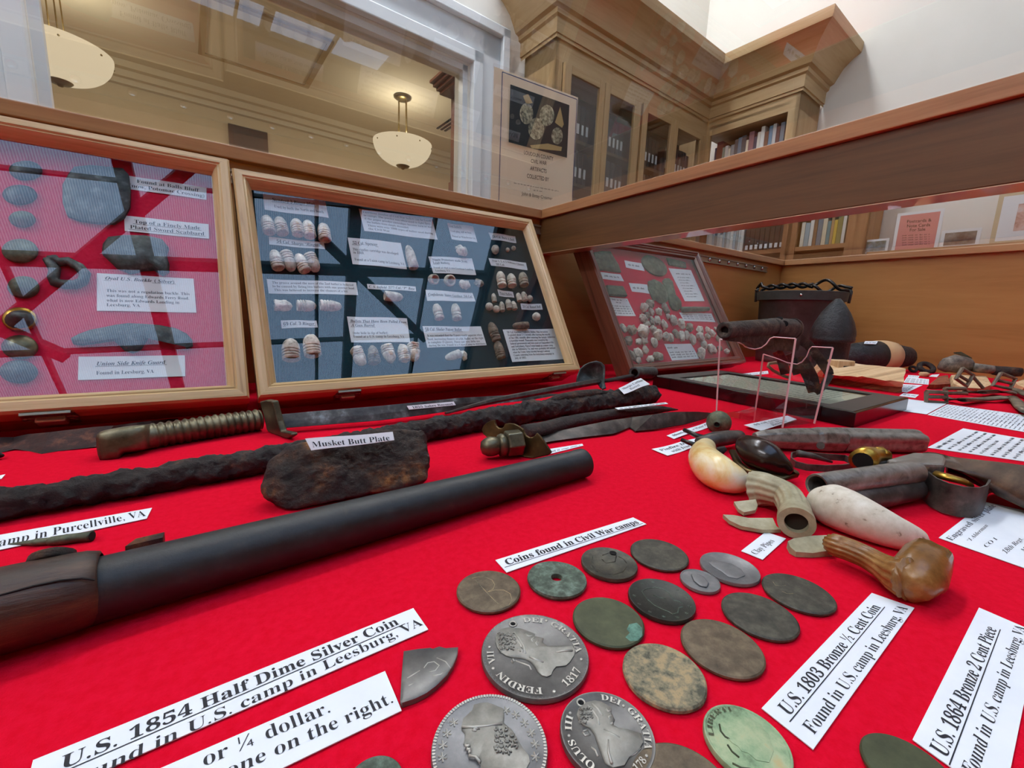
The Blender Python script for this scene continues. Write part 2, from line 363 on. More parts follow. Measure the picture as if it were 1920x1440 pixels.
def bar(x0, y0, x1, y1, w, z0=.0, h=.06):
    a = RM(x0, y0, SZ + z0 + h / 2); b = RM(x1, y1, SZ + z0 + h / 2); e = unit(b - a); m.box((a + b) / 2, np.linalg.norm(b - a), w, h, e, np.cross(UP, e), UP)
for x in (-1.75, -.44, .87, 2.16): bar(x, SY0, x, SY1, .085)
for x in (-1.1, .2, .60, 1.52): bar(x, SY0, x, SY1, .02)
for y in (SY0, -.82, SY1): bar(SX0, y, SX1, y, .075)
for y in (-1.5, -.3): bar(SX0, y, SX1, y, .012)
for x in (-1.75, .87): 
    bar(x - .25, -.55, x + .75, -1.55, .07)
bar(-1.3, -1.35, -.1, -.15, .07)
m.build('skylight_frame', M['bar'], sk)
# unseen ceiling lamps added near the window wall to light the case from behind
for k, x in enumerate((.0, 1.1, 2.0)):
    y = 1.4; t = thing('added_lamp', RM(x, y, SZ), f'added white ceiling lamp over the window wall, {ORD[k]} from the west wall', 'ceiling lamp', 'added ceiling lamps over the window wall')
    m = MB(); m.rspan((x - .45, y - .17, SZ - .03), (x + .45, y + .17, SZ - .0005)); m.build('housing', M['white'], t)
    m = MB(); m.rspan((x - .43, y - .15, SZ - .034), (x + .43, y + .15, SZ - .0305)); m.build('diffuser', emit('lit diffuser', '#f3f6ff', ADDED_LAMP), t)

x, y = -2.45, .25; t = thing('added_lamp', RM(x, y, SZ), 'added long white ceiling lamp beside the west wall', 'ceiling lamp')  # unseen lamp added as fill from the west side
m = MB(); m.rspan((x - .2, y - .8, SZ - .03), (x + .2, y + .8, SZ - .0005)); m.build('housing', M['white'], t)
m = MB(); m.rspan((x - .18, y - .78, SZ - .034), (x + .18, y + .78, SZ - .0305)); m.build('diffuser', emit('lit diffuser', '#f3f6ff', ADDED_LAMP * 1.3), t)

# pendants in the far room
def pendant(x, y, label):
    t = thing('pendant_lamp', RM(x, y, 2.0), label, 'pendant lamp', 'alabaster bowl pendants in the far room')
    m = MB(); m.lathe([(.0, 0), (.075, 0), (.078, -.012), (.05, -.03), (.0, -.034)], RM(x, y, 2.0), UP, 28); m.build('canopy', M['nickel'], t, smooth=True)
    for k in range(4):
        a = k * math.pi / 2 + .5; c, s = math.cos(a), math.sin(a)
        m = MB(); m.tube([RM(x + .045 * c, y + .045 * s, 1.975), RM(x + .05 * c, y + .05 * s, 1.60)], .004, 6); m.build('rod', M['nickel'], t)
    prof = []
    for i in range(19):
        a = math.pi / 2 * i / 18; prof.append((.262 * math.sin(a) ** .85 if i else 0, 1.41 + .2 * (1 - math.cos(a)) ** .9))
    prof += [(.255, 1.612)] + [(max(q - .008, 0), z + .006) for q, z in reversed(prof[:-1])]
    m = MB(); m.lathe([(q, z - 2) for q, z in prof], RM(x, y, 2.0), UP, 40, caps=False); bowl = m.build('glass_bowl', M['bowl'], t, smooth=True)
    for k in range(8):
        a = k * math.pi / 4 + .2; d = np.array([math.cos(a), math.sin(a), 0]); d = d[0] * REX + d[1] * REY
        m = MB(); m.lathe([(.0, 0), (.007, 0), (.005, .006), (0, .008)], RM(x, y, 1.578) + d * .256, unit(d - UP * .3), 8); m.build('stud', M['nickel'], bowl)
    m = MB(); m.lathe([(.0, -.025), (.012, -.024), (.016, -.012), (.05, -.006), (.062, .006), (.062, .02)], RM(x, y, 1.41), UP, 24); m.build('finial', M['nickel'], t, smooth=True)
    point_lamp('pendant_bulb', RM(x, y, 1.68), PENDANT, (1, .87, .68), .06)
pendant(1.68, 4.0, 'lit bowl pendant shown whole, hanging by four rods from a round canopy')
pendant(-.53, 4.0, 'lit bowl pendant half hidden behind the white window casing')
for x in (.6, 3.0): area_lamp('far_room_fill', tuple(RM(x, 3.0, 1.95)), 1.2, .4, 30, (1, .9, .78))  # unseen fill lights added to brighten the far room, no fixtures
# far-room details
t = thing('ceiling_hatch', RM(.6, 3.95, 2.0), 'square ceiling hatch with a thin frame beyond the big window', 'hatch')
m = MB()
for a, b in (((.20, 3.56), (.98, 3.60)), ((.20, 4.36), (.98, 4.40)), ((.20, 3.6), (.24, 4.36)), ((.94, 3.6), (.98, 4.36))): m.rspan((*a, 1.985), (*b, 2.0))
m.build('frame', plain('hatch frame', '#b59f78', .6), t)
m = MB(); m.rspan((.24, 3.6, 1.994), (.94, 4.36, 2.0)); m.build('hatch_panel', M['ceil'], t)
t = thing('ceiling_vent', RM(2.3, 4.1, 2.0), 'black slotted air vent in the far ceiling beside the pendant', 'vent')
for k in range(3):
    m = MB(); x = 2.22 + k * .045; m.rspan((x, 3.4, 1.992), (x + .02, 4.4, 2.0)); m.build('slot', plain('vent black', '#1a1713', .8), t)
YC = 2.7; xa = onRY(884, 120, YC)[0]; xb = onRY(857, 120, YC)[0]; zc1 = onRY(866, 108, YC)[2]; zc0 = onRY(880, 136, YC)[2]; zb = onRY(862, 344, YC)[2]; xl = onRY(846, 350, YC)[0]
t = thing('tall_bookcase', RM(xa + .4, YC + .2, FLOORZ), 'dark wooden bookcase in the far room, crown just showing past the window casing', 'bookcase')
m = MB(); m.rspan((xa + .07, YC + .04, FLOORZ), (xa + .85, YC + .4, zc0 + .01)); m.build('carcass', M['walnut'], t)
m = MB()
for k in range(4): m.rspan((xb + (xa - xb) * (.75 - .25 * k), YC + .04 - .02 * k, zc0 + (zc1 - zc0) * k / 4), (xa + .87 + .02 * k, YC + .4, zc0 + (zc1 - zc0) * (k + 1) / 4 - .0005))
m.build('crown', M['walnut'], t)
m = MB(); m.rspan((xl, YC - .05, zb - .06), (xa + .9, YC + .039, zb)); m.build('ledge', M['walnut'], t)
t = thing('wall_picture', RM(.58, 5.09, 1.68), 'small dark framed picture high on the far beige wall', 'picture')
m = MB(); m.rspan((.42, 5.07, 1.40), (.74, 5.098, 1.76)); m.build('frame', plain('dark picture frame', '#4a3322', .5), t)
m = MB(); m.rspan((.455, 5.064, 1.44), (.705, 5.07, 1.72)); m.build('print', plain('dark picture', '#3a3128', .5), t)

# ------------------------------------------------------------------ maple corner bookcase
YF, XF = 1.604, 2.677
bc = thing('corner_bookcase', RM(2.0, 1.7, FLOORZ), 'tall maple corner bookcase with glass doors and a heavy moulded crown', 'bookcase')
CX0, CY0 = 1.397, 1.088
m = MB()
m.rspan((CX0, YF, FLOORZ), (CX0 + .02, YW - .02, 1.345)); m.rspan((CX0, YF, 1.25), (XF, YW - .02, 1.345)); m.rspan((CX0, YW - .03, FLOORZ), (XW - .01, YW - .02, 1.345))
m.rspan((CX0, YF, FLOORZ), (XF, YW - .02, .2))
m.rspan((XF, CY0, 1.25), (XW - .01, YF + .01, 1.345)); m.rspan((XF, CY0, .95), (XW - .01, CY0 + .02, 1.345)); m.rspan((XW - .02, CY0, FLOORZ), (XW - .01, YF, 1.345)); m.rspan((XF + .05, CY0, .95), (XW - .01, YF, 1.06))
m.rspan((XF, CY0, .95), (XF + .02, 1.14, 1.25)); m.rspan((XF, 1.576, .95), (XF + .02, YF, 1.25)); m.rspan((XF, 1.14, 1.285), (XF + .02, 1.576, 1.3))
m.rspan((CX0, YF, .2), (1.44, YF + .02, 1.25)); m.rspan((2.60, YF, .2), (XF, YF + .02, 1.25)); m.rspan((2.0, YF, .2), (2.02, YF + .02, 1.25))
m.build('carcass', M['maple'], bc)
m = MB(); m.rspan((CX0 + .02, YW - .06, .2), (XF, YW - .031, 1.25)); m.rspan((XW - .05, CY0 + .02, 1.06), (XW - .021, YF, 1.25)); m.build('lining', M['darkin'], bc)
def crown_path(off): return [(CX0 - off, YW - .001), (CX0 - off, YF - off), (XF - off, YF - off), (XF - off, CY0 - off), (XW - .001, CY0 - off)]
prof = [(0.012, 1.33), (.012, 1.345), (.018, 1.345), (.018, 1.405), (.03, 1.412), (.032, 1.43), (.05, 1.437), (.062, 1.46), (.085, 1.5), (.125, 1.535), (.155, 1.552), (.16, 1.575), (.16, 1.6), (0.0, 1.6)]
m = MB(); rings = [[RM(*xy, z) for xy in crown_path(o)] for o, z in prof]
n = 5; vs = [p for r in rings for p in r]; fs = []; uv = []
for i in range(len(rings) - 1):
    for j in range(4):
        q = (i * n + j, i * n + j + 1, (i + 1) * n + j + 1, (i + 1) * n + j); fs.append(q); L = np.linalg.norm(vs[q[1]] - vs[q[0]]); uv.append([(0, i * .03), (L, i * .03), (L, i * .03 + .03), (0, i * .03 + .03)])
m.add(vs, fs, uv); m.build('crown', M['maple'], bc, angle=35)
for k, (x0, x1) in enumerate(((1.484, 1.675), (1.753, 1.948), (2.062, 2.277), (2.349, 2.602))):
    a, b = ((1.442, 1.712), (1.715, 2.0), (2.02, 2.312), (2.314, 2.602))[k]
    m = MB(); y0 = YF - .018; y1 = YF - .0005
    m.rspan((a, y0, .22), (x0, y1, 1.248)); m.rspan((min(x1, b - .012), y0, .22), (b, y1, 1.248)); m.rspan((x0, y0, 1.21), (x1, y1, 1.248)); m.rspan((x0, y0, .22), (x1, y1, .27))
    d = m.build('door', M['maple'], bc, bevel=.002)
    m = MB(); m.rspan((x0 - .003, YF - .012, .26), (min(x1, b - .012) + .003, YF - .008, 1.215)); m.build('door_pane', M['pane'], d)
for z in (.55, .755, .955):
    m = MB(); m.rspan((CX0 + .02, YF + .03, z), (XF - .001, YW - .061, z + .015)); m.build('shelf', M['darkshelf'], bc)
for k, (x0, x1) in enumerate(((1.46, 1.70), (1.73, 1.98), (2.04, 2.30), (2.33, 2.60))):
    for si, z in enumerate((.7705, .9705)):
        x = x0; i = 0
        while x < x1 - .035:
            w = rnd.uniform(.030, .035); h = rnd.uniform(.155, .17)
            t = thing('binder', RM(x + w / 2, YF + .08, z), f"black tagged binder behind the {ORD[k]} glass door, {ORD[i]} along the {('middle', 'upper')[si]} shelf", 'binder', 'black binders in the maple bookcase')
            m = MB(); m.rspan((x, YF + .045, z), (x + w - .004, YF + .15, z + h)); m.build('cover', M['binder'], t, bevel=.003)
            m = MB(); m.rspan((x + .007, YF + .0435, z + .035), (x + w - .011, YF + .045, z + .08)); m.build('spine_tag', M['tagw'], t)
            x += w; i += 1

# books on the open upper shelf facing the window light
BK = [('dark blue', '#24305a', .13, .012), ('tall dark red', '#6e2f2a', .16, .038), ('pale green', '#9fae9d', .12, .016), ('white', '#d8dad6', .125, .02), ('small cream', '#d6d0be', .105, .016), ('grey', '#8b8f93', .12, .022),
      ('dark grey', '#474c50', .145, .02), ('steel blue', '#5f7385', .15, .022), ('slate', '#3d464c', .155, .026), ('cream', '#d9cfb6', .125, .014), ('mauve', '#8a5f66', .165, .03), ('navy', '#2b3450', .13, .018), ('ivory', '#e2dfd4', .15, .018), ('tall white', '#e6e6e2', .175, .022),
      ('brown', '#6d4a38', .14, .022), ('sky blue', '#5d86a3', .165, .02), ('tall white and black', '#c9cbcb', .17, .02), ('maroon', '#5b3336', .15, .02), ('grey blue', '#6b7c8c', .165, .024)]
y = 1.568
for k, (nm, c, h, w) in enumerate(BK):
    if y - w < 1.15: break
    m = MB(); m.rspan((XF + .055, y - w + .001, 1.0605), (XF + .19, y, 1.06 + h))
    tag(m.build('book', plain('book ' + nm, c, .6), bevel=.002), f"{nm} book on the top open shelf of the maple bookcase", 'book', 'books on the upper open shelf'); y -= w

# ------------------------------------------------------------------ lower reddish bookcase along the east wall
lb = thing('low_bookcase', RM(2.8, 1.1, FLOORZ), 'reddish wooden open bookcase standing along the cream wall', 'bookcase')
LX = 2.72
m = MB()
for a, b in ((.716, .80), (1.03, 1.10), (1.585, 1.60)): m.rspan((LX, a, FLOORZ), (LX + .02, b, .925)); m.rspan((LX, (a + b) / 2 - .01, FLOORZ), (XW - .025, (a + b) / 2 + .01, .924))
m.rspan((LX, .716, FLOORZ), (XW - .025, .73, .925)); m.rspan((LX - .01, .705, .925), (XW - .025, 1.6, .945)); m.rspan((XW - .04, .73, FLOORZ), (XW - .026, 1.6, .925))
m.build('carcass', M['redwood'], lb)
for z in (.09, .515, .76):
    m = MB(); m.rspan((LX + .005, .74, z), (XW - .041, 1.58, z + .022)); m.build('shelf', M['redwood'], lb)
def shelfrow(y0, y1, cols, group, where, z=.5375, lo=.12, hi=.185):
    y = y0; k = 0
    while y > y1 + .012:
        w = rnd.uniform(.013, .024); nm, c = cols[k % len(cols)]
        m = MB(); m.rspan((LX + .03, max(y - w + .001, y1), z), (LX + .17, y, z + rnd.uniform(lo, hi)))
        tag(m.build('book', plain('spine ' + nm + group[:3] + str(k), c, .6), bevel=.0015), f"{nm} book in the reddish low bookcase, {ORD[min(k, 19)]} {where}", 'book', group); y -= w; k += 1
C1 = [('cream', '#d8d2c0'), ('pale blue', '#8ca3ad'), ('white', '#dcdcd6'), ('brown', '#75563e'), ('steel blue', '#5b7080'), ('cream', '#cfc5ab'), ('teal', '#4f8088'), ('tan', '#b08d62'), ('yellow', '#c8ab3f'), ('olive', '#7d7a45'), ('white', '#d8d8d2'), ('grey', '#8b8b88'), ('blue', '#4b6d9a')]
shelfrow(1.02, .81, C1, 'books in the near bay of the low bookcase', 'from the bay divider')
shelfrow(1.57, 1.33, [('pale', '#c5cbc9'), ('white', '#dad9d2'), ('pale blue', '#a9bac2'), ('grey', '#9a9d9a')], 'pale books in the far bay of the low bookcase', 'from the room corner', lo=.12, hi=.15)
y = 1.32
for k in range(8):
    t = thing('binder', RM(LX + .1, y - .014, .5375), f"brown volume with white spine tag in the reddish low bookcase, {ORD[k]} after the pale books", 'binder', 'brown tagged volumes')
    m = MB(); m.rspan((LX + .03, y - .026, .5375), (LX + .17, y, .67)); m.build('cover', plain('brown binding', '#4f352a', .6), t, bevel=.002)
    m = MB(); m.rspan((LX + .0285, y - .021, .55), (LX + .03, y - .006, .575)); m.build('spine_tag', M['tagw'], t); y -= .0275

# counter along the wall with cards for sale
ct = thing('side_counter', RM(2.82, 0, FLOORZ), 'long narrow wooden counter along the cream wall under the cards', 'counter')
m = MB(); m.rspan((2.69, -1.6, .455), (XW - .005, .695, .478)); m.build('countertop', M['cherry'], ct)
m = MB(); m.rspan((2.71, -1.58, FLOORZ), (XW - .01, .69, .455)); m.build('body', M['cherry'], ct)

# ================================================================== LETTERING AND CARDS
_glyphs = {}
_tmp = bpy.data.scenes.new('lettering workspace')
def serif(s, italic=False):
    o = ''; A, a, d = (0x1D468, 0x1D482, 0x1D7CE) if italic else (0x1D400, 0x1D41A, 0x1D7CE)
    for c in s:
        o += chr(A + ord(c) - 65) if 'A' <= c <= 'Z' else chr(a + ord(c) - 97) if 'a' <= c <= 'z' else chr(d + ord(c) - 48) if '0' <= c <= '9' else c
    return o
def text_mesh(s, style, res=3):
    key = (s, style, res)
    if key not in _glyphs:
        cu = bpy.data.curves.new('lettering', 'FONT'); cu.body = s if 's' in style else serif(s, 'i' in style); cu.size = 1; cu.resolution_u = res; cu.fill_mode = 'FRONT'
        cu.offset = -.008 if 'r' in style else (.012 if 'h' in style else 0)
        o = bpy.data.objects.new('lettering', cu); _tmp.collection.objects.link(o); _tmp.view_layers[0].update()
        me = bpy.data.meshes.new_from_object(o.evaluated_get(_tmp.view_layers[0].depsgraph))
        v = np.array([x.co[:] for x in me.vertices]) if len(me.vertices) else np.zeros((1, 3)); f = [list(p.vertices) for p in me.polygons]
        x0, x1 = v[:, 0].min(), v[:, 0].max(); v = np.stack([(v[:, 0] - x0) / (x1 - x0), v[:, 1] / .70], 1)
        bpy.data.objects.remove(o); bpy.data.curves.remove(cu); bpy.data.meshes.remove(me); _glyphs[key] = (v, f, (x1 - x0) / .70)
    return _glyphs[key]
def bil(q, x, y):
    """q: bl, br, tr, tl"""
    return q[0] * (1 - x) * (1 - y) + q[1] * x * (1 - y) + q[2] * x * y + q[3] * (1 - x) * y
def put_text(mb, s, style, quad, res=3):
    v, f, _ = text_mesh(s, style, res); mb.add([bil(quad, x, y) for x, y in v], f)
    if 'u' in style: mb.add([bil(quad, x, y) for x, y in ((-.02, -.26), (1.02, -.26), (1.02, -.18), (-.02, -.18))], [(0, 1, 2, 3)])
def put_scribble(mb, quad, words):
    """rows of print too small to read: ragged short strokes grouped as words"""
    x = 0
    r = random.Random(int(words * 977))
    while x < 1:
        w = r.uniform(.35, 1.3) / words; e = min(x + w, 1)
        while x < e:
            g = .09 / words * r.uniform(.7, 1.5); y0 = 0 if r.random() > .12 else -.3; y1 = .68 if r.random() > .3 else 1
            mb.add([bil(quad, a, b) for a, b in ((x, y0), (x + g * .55, y0), (x + g * .6, y1), (x + g * .05, y1))], [(0, 1, 2, 3)]); x += g
        x += .3 / words
def card(name, label, corners, proj, lines, group=None, cat='label card', thick=.00035, res=3, curl=0, mat='paper', parent=None, ink='ink'):
    """corners in reading order: top-left, top-right, bottom-right, bottom-left (pixels); proj(u, v, height)"""
    n = unit(np.cross(proj(*corners[2], 0) - proj(*corners[3], 0), proj(*corners[0], 0) - proj(*corners[3], 0)))
    tl, tr, br, bl = [proj(*c, thick) for c in corners]
    t = thing(name, (tl + tr + br + bl) / 4 - n * thick, label, cat, group)
    NX = 24 if curl else 4; m = MB(); q = (bl, br, tr, tl)
    def sag(x): return n * curl * (.5 + .5 * math.sin(x * 7 + corners[0][0])) if curl else n * 0
    top = [bil(q, i / NX, j) + sag(i / NX) for j in (0, 1) for i in range(NX + 1)]; lowp = [p - n * thick * .9 for p in top]
    b = 2 * (NX + 1); fs = []
    for i in range(NX): fs += [(i, i + 1, NX + 2 + i, NX + 1 + i), (b + i, b + NX + 1 + i, b + NX + 2 + i, b + i + 1), (i, b + i, b + i + 1, i + 1), (NX + 1 + i, NX + 2 + i, b + NX + 2 + i, b + NX + 1 + i)]
    fs += [(0, NX + 1, b + NX + 1, b), (NX, b + NX, b + 2 * NX + 1, 2 * NX + 1)]
    m.add(top + lowp, fs); m.build('paper', M[mat], t)
    m = MB(); h = thick + .00012 + curl * .04
    tl2, tr2, br2, bl2 = [p + n * (h - thick) for p in (tl, tr, br, bl)]; q = (bl2, br2, tr2, tl2)
    for L in lines:
        if L[0] == 'uv': _, s, u0, u1, vb, cap, st = L; put_text(m, s, st, [bil(q, u0, 1 - vb), bil(q, u1, 1 - vb), bil(q, u1, 1 - vb + cap), bil(q, u0, 1 - vb + cap)], res)
        elif L[0] == 'px': _, s, a, b_, c, d, st = L; put_text(m, s, st, [proj(*a, h), proj(*b_, h), proj(*d, h), proj(*c, h)], res)
        else: _, u0, u1, vb, cap, words = L; put_scribble(m, [bil(q, u0, 1 - vb), bil(q, u1, 1 - vb), bil(q, u1, 1 - vb + cap), bil(q, u0, 1 - vb + cap)], words)
    if m.v:
        wv = br - bl; m.v = [tuple(np.array(p) + sag(float(np.dot(np.array(p) - bl, wv) / np.dot(wv, wv)))) for p in m.v] if curl else m.v
        m.build('lettering', M[ink], t)
    return t
def TBL(u, v, h=0): return P(u, v, h + .0004)

# ================================================================== DISPLAY CASE
YB, XE, XB = .745, 1.635, .565
case = thing('display_case', (.3, .3, FLOORZ), 'cherry wood table display case with a flat glass top and a cross beam', 'display case')
XL, YFr = -1.0, -.30
def part(name, mat, boxes, **kw):
    m = MB()
    for lo, hi in boxes: m.span(lo, hi)
    return m.build(name, M[mat], kw.pop('parent', case), **kw)
part('top_rail', 'cherry', [((XL - .09, YB, .3175), (XE + .09, YB + .085, .3350))], bevel=.0015)
part('top_rail', 'cherry', [((XE, YFr, .3175), (XE + .085, YB - .0005, .3350))], bevel=.0015)
part('top_rail', 'cherry', [((XL - .09, YFr - .085, .3175), (XE + .09, YFr - .0005, .3350))], bevel=.0015)
part('top_rail', 'cherry', [((XL - .085, YFr, .3175), (XL, YB - .0005, .3350))], bevel=.0015)
part('back_panel', 'panel', [((XL - .02, YB + .013, -.05), (XE + .03, YB + .03, .3174))])
part('end_panel', 'panel', [((XE + .013, YFr, -.05), (XE + .03, YB + .0125, .3174))])
part('end_panel', 'panel', [((XL - .03, YFr, -.05), (XL - .013, YB + .0125, .3174))])
part('front_panel', 'panel', [((XL - .03, YFr - .03, -.05), (XE + .03, YFr - .013, .3174))])
part('base_board', 'panel', [((XL - .03, YFr - .03, -.05), (XE + .03, YB + .03, -.004))])
part('cabinet_body', 'cherry', [((XL, YFr, FLOORZ + .05), (XE, YB, -.0505))])
part('plinth', 'cherry', [((XL + .06, YFr + .06, FLOORZ), (XE - .06, YB - .06, FLOORZ + .049))])
part('cross_beam', 'cherry_shaded', [((XB + .006, YFr + .001, .2480), (XB + .042, YB + .012, .3174))], bevel=.001)
part('beam_base', 'polished', [((XB + .0062, YFr + .001, .2470), (XB + .0418, YB + .012, .2479))])
part('beam_trim', 'cherry', [((XB, YFr, .3175), (XB + .058, YB - .0006, .3352))], bevel=.001)
part('glass_top', 'pane', [((XL, YFr, .3353), (XB + .028, YB + .012, .3413))])
part('glass_top', 'pane', [((XB + .030, YFr, .3353), (XE + .012, YB + .012, .3413))])
m = MB(); m.span((-.95, YB + .009, .2870), (1.540, YB + .0129, .3055)); m.span((-.95, YB + .006, .2870), (1.540, YB + .0095, .2905)); m.span((-.95, YB + .006, .3020), (1.540, YB + .0095, .3055))
ss = m.build('shelf_standard', M['strip'], case)
for k in range(46):
    x = 1.505 - .0510 * k
    m = MB(); m.lathe([(.0, 0), (.0055, 0), (.005, .004), (.0, .0055)], (x, YB + .0092, .2965), (0, -1, 0), 10); m.build('stud', M['chrome'], ss, smooth=True)
m = MB(); m.span((XL - .012, YFr - .012, -.0039), (XE + .012, YB + .012, 0)); tag(m.build('felt_cloth', M['cloth']), 'bright red felt cloth lining the floor of the display case', 'cloth')

# ================================================================== FRAMED COLLECTION BOXES
def sweep_frame(w, h, prof, at):
    m = MB(); n = len(prof)
    vs = []; uvs = []
    for i in range(4):
        for (a, z) in prof:
            c = [(a, a), (w - a, a), (w - a, h - a), (a, h - a)][i]; vs.append(at(c[0], c[1], z))
    d = [0]
    for k in range(1, n): d.append(d[-1] + math.hypot(prof[k][0] - prof[k - 1][0], prof[k][1] - prof[k - 1][1]))
    fs = []; uv = []
    for i in range(4):
        j = (i + 1) % 4; L = (w, h, w, h)[i]; o = i * .37
        for k in range(n - 1):
            fs.append((i * n + k, j * n + k, j * n + k + 1, i * n + k + 1)); uv.append([(o + prof[k][0], d[k] + o), (o + L - prof[k][0], d[k] + o), (o + L - prof[k + 1][0], d[k + 1] + o), (o + prof[k + 1][0], d[k + 1] + o)])
    m.add(vs, fs, uv); return m
class Tray:
    def __init__(s, o, ex, eu, w, h, depth, prof, mats, label, latches=(), glass=-.011, feltz=-.026, side='oak2'):
        s.o = np.asarray(o, float); s.ex = unit(ex); s.eu = unit(eu - np.dot(eu, s.ex) * s.ex); s.n = np.cross(s.ex, s.eu); depth = min(depth, (min(s.o[2], (s.o + s.ex * w)[2]) - .0008) / s.n[2]); s.w, s.h, s.fz = w, h, feltz
        base = s.at(w / 2, 0, -depth); t = thing('framed_display_box', base, label, 'display box'); s.t = t
        fr, fl = mats; inner = prof[-1][0]; b = prof[0][1]
        sweep_frame(w, h, prof, s.at).build('frame', M[fr], t, angle=30)
        m = MB(); g = .0015
        for x0, y0, x1, y1 in ((g, g, w - g, .005), (g, h - .005, w - g, h - g), (g, .0052, .005, h - .0052), (w - .005, .0052, w - g, h - .0052)): m.hexa([s.at(x, y, z) for z in (-depth, b) for x, y in ((x0, y0), (x1, y0), (x1, y1), (x0, y1))])
        m.hexa([s.at(x, y, z) for z in (-depth, -depth + .006) for x, y in ((.0051, .0051), (w - .0051, .0051), (w - .0051, h - .0051), (.0051, h - .0051))])
        m.build('case_body', M[side], t)
        i = .0052; m = MB(); m.hexa([s.at(x, y, z) for z in (-depth + .0062, feltz) for x, y in ((i, i), (w - i, i), (w - i, h - i), (i, h - i))]); m.build('felt_lining', M[fl], t)
        i = inner - .002; m = MB(); m.hexa([s.at(x, y, z) for z in (glass - .002, glass) for x, y in ((i, i), (w - i, i), (w - i, h - i), (i, h - i))]); m.build('glass_pane', M['pane'], t)
        for (x, sc) in latches:
            e, u, nn = s.ex, s.eu, s.n; c = s.at(x, g, b * .5 - .006)
            m = MB(); m.box(c - u * .0012, .034 * sc, .02 * sc, .0024, e, nn, u); m.box(s.at(x, 0, -.004) - u * .0015, .032 * sc, .006, .003, e, nn, u); m.box(c - nn * .018 * sc - u * .001, .03 * sc, .010 * sc, .002, e, nn, u); la = m.build('latch', M['latch'], t, bevel=.0006)
            m = MB(); m.box(c - nn * .003 * sc - u * .004, .02 * sc, .012 * sc, .006, e, nn, u); m.build('tongue', M['latchbar'], la, bevel=.0015)
            for q in (-1, 1):
                m = MB(); m.tube([c + e * q * .0135 * sc + np.cos(a) * nn * .0035 + np.sin(a) * e * .0035 - u * .003 for a in np.linspace(0, 2 * math.pi, 13)], .0012, 6); m.build('loop', M['latch'], la, smooth=True)
    def at(s, x, y, z): return s.o + s.ex * x + s.eu * y + s.n * z
    def px(s, u, v, h=0): return PL(u, v, s.o + s.n * (s.fz + h), s.n)
TILT = np.array([0, .5, .866])
def front(u, v, y0): return PL(u, v, (0, y0, 0), (0, -.866, .5))
OAKP = [(0, -.02), (0, -.003), (.002, 0), (.0095, .0002), (.011, -.0015), (.0125, -.001), (.0165, -.006), (.019, -.013)]
WALP = [(0, -.02), (0, -.004), (.003, -.001), (.006, -.0015), (.0075, -.004), (.011, -.003), (.013, -.0055), (.017, -.006), (.02, -.012)]
Y1 = .485
bl, br, tr, tl = [front(*p, Y1) for p in ((482, 748), (1088, 692), (1000, 412), (437, 310))]
ex1 = unit((br - bl) + (tr - tl)); eu1 = unit((tl - bl) + (tr - br)); c1 = (bl + br + tl + tr) / 4; w1 = (np.linalg.norm(br - bl) + np.linalg.norm(tr - tl)) / 2; h1 = (np.linalg.norm(tl - bl) + np.linalg.norm(tr - br)) / 2
eu1 = unit(eu1 - np.dot(eu1, ex1) * ex1)
box_teal = Tray(c1 - ex1 * w1 / 2 - eu1 * h1 / 2, ex1, eu1, w1, h1, .055, OAKP, ('oak', 'felt_teal'), 'oak framed display box lined in dark teal felt, full of bullets', [(.20 * w1, .8), (.90 * w1, .8)])
br, tr, b0, t0 = [front(*p, Y1) for p in ((468, 745), (425, 296), (0, 772), (0, 216))]
ex0 = unit((br - b0) + (tr - t0)); eu0 = unit(tr - br); eu0 = unit(eu0 - np.dot(eu0, ex0) * ex0); h0 = np.linalg.norm(tr - br)
box_red = Tray(br - ex0 * w1, ex0, eu0, w1, h0, .055, OAKP, ('oak', 'felt_red'), 'oak framed display box lined in pinkish red felt, cut off by the picture edge', [(.68 * w1, .95)])
kc = K(1060, 420, 4.8)
Y2 = .5
bl, br, tr = [front(*kc(*p), Y2) for p in ((612, 1338), (1640, 1238), (1105, 240))]
ex2 = unit(br - bl); eu2 = unit(tr - br); h2 = np.linalg.norm(tr - br)
box_dark = Tray(bl, ex2, eu2, np.linalg.norm(br - bl), h2, .06, WALP, ('walnut', 'felt_red'), 'dark brown framed display box of plates and chewed bullets under the beam', [], side='walnut')

# ================================================================== CONTENTS OF THE FRAMED BOXES
def minie(L, r, kind):
    """profile (radius, distance from the base) of an old lead bullet"""
    p = [(0, .16 * L), (.55 * r, .14 * L), (.78 * r, .03 * L), (.86 * r, 0)] if kind != 'solid' else [(0, 0), (.93 * r, 0)]
    if kind in ('ring', 'solid'):
        for k in range(3):
            a = .04 + k * .125; p += [(r, (a + .01) * L), (r, (a + .075) * L), (.86 * r, (a + .095) * L), (.86 * r, (a + .115) * L)]
        a0 = .44
    elif kind == 'belt':
        p += [(r, .03 * L), (r, .13 * L), (.8 * r, .17 * L), (.8 * r, .2 * L), (.95 * r, .23 * L), (.95 * r, .36 * L), (.86 * r, .38 * L)]; a0 = .42
    else:
        p += [(r, .03 * L), (r, .34 * L)]; a0 = .36
    for i in range(9):
        t = i / 8; p.append((r * math.sqrt(max(1 - t ** 2.1, 0)), (a0 + (1 - a0) * t) * L))
    return p
def bullet(tray, base, nose, rpx, label, kind='ring', mat='lead', group=None, jit=.0004, name='bullet'):
    b0 = tray.px(*base); r = rpx * depth(b0) / FPX; b = tray.px(*base, r * .95); n = tray.px(*nose, r * .95); L = np.linalg.norm(n - b)
    m = MB(); m.lathe(minie(L, r, kind), b, n - b, 18, ref=tray.n, caps=False); m.jitter(jit, 160, seed=base[0] * .13, detail=2)
    return tag(m.build(name, M[mat], angle=50), label, 'bullet', group)
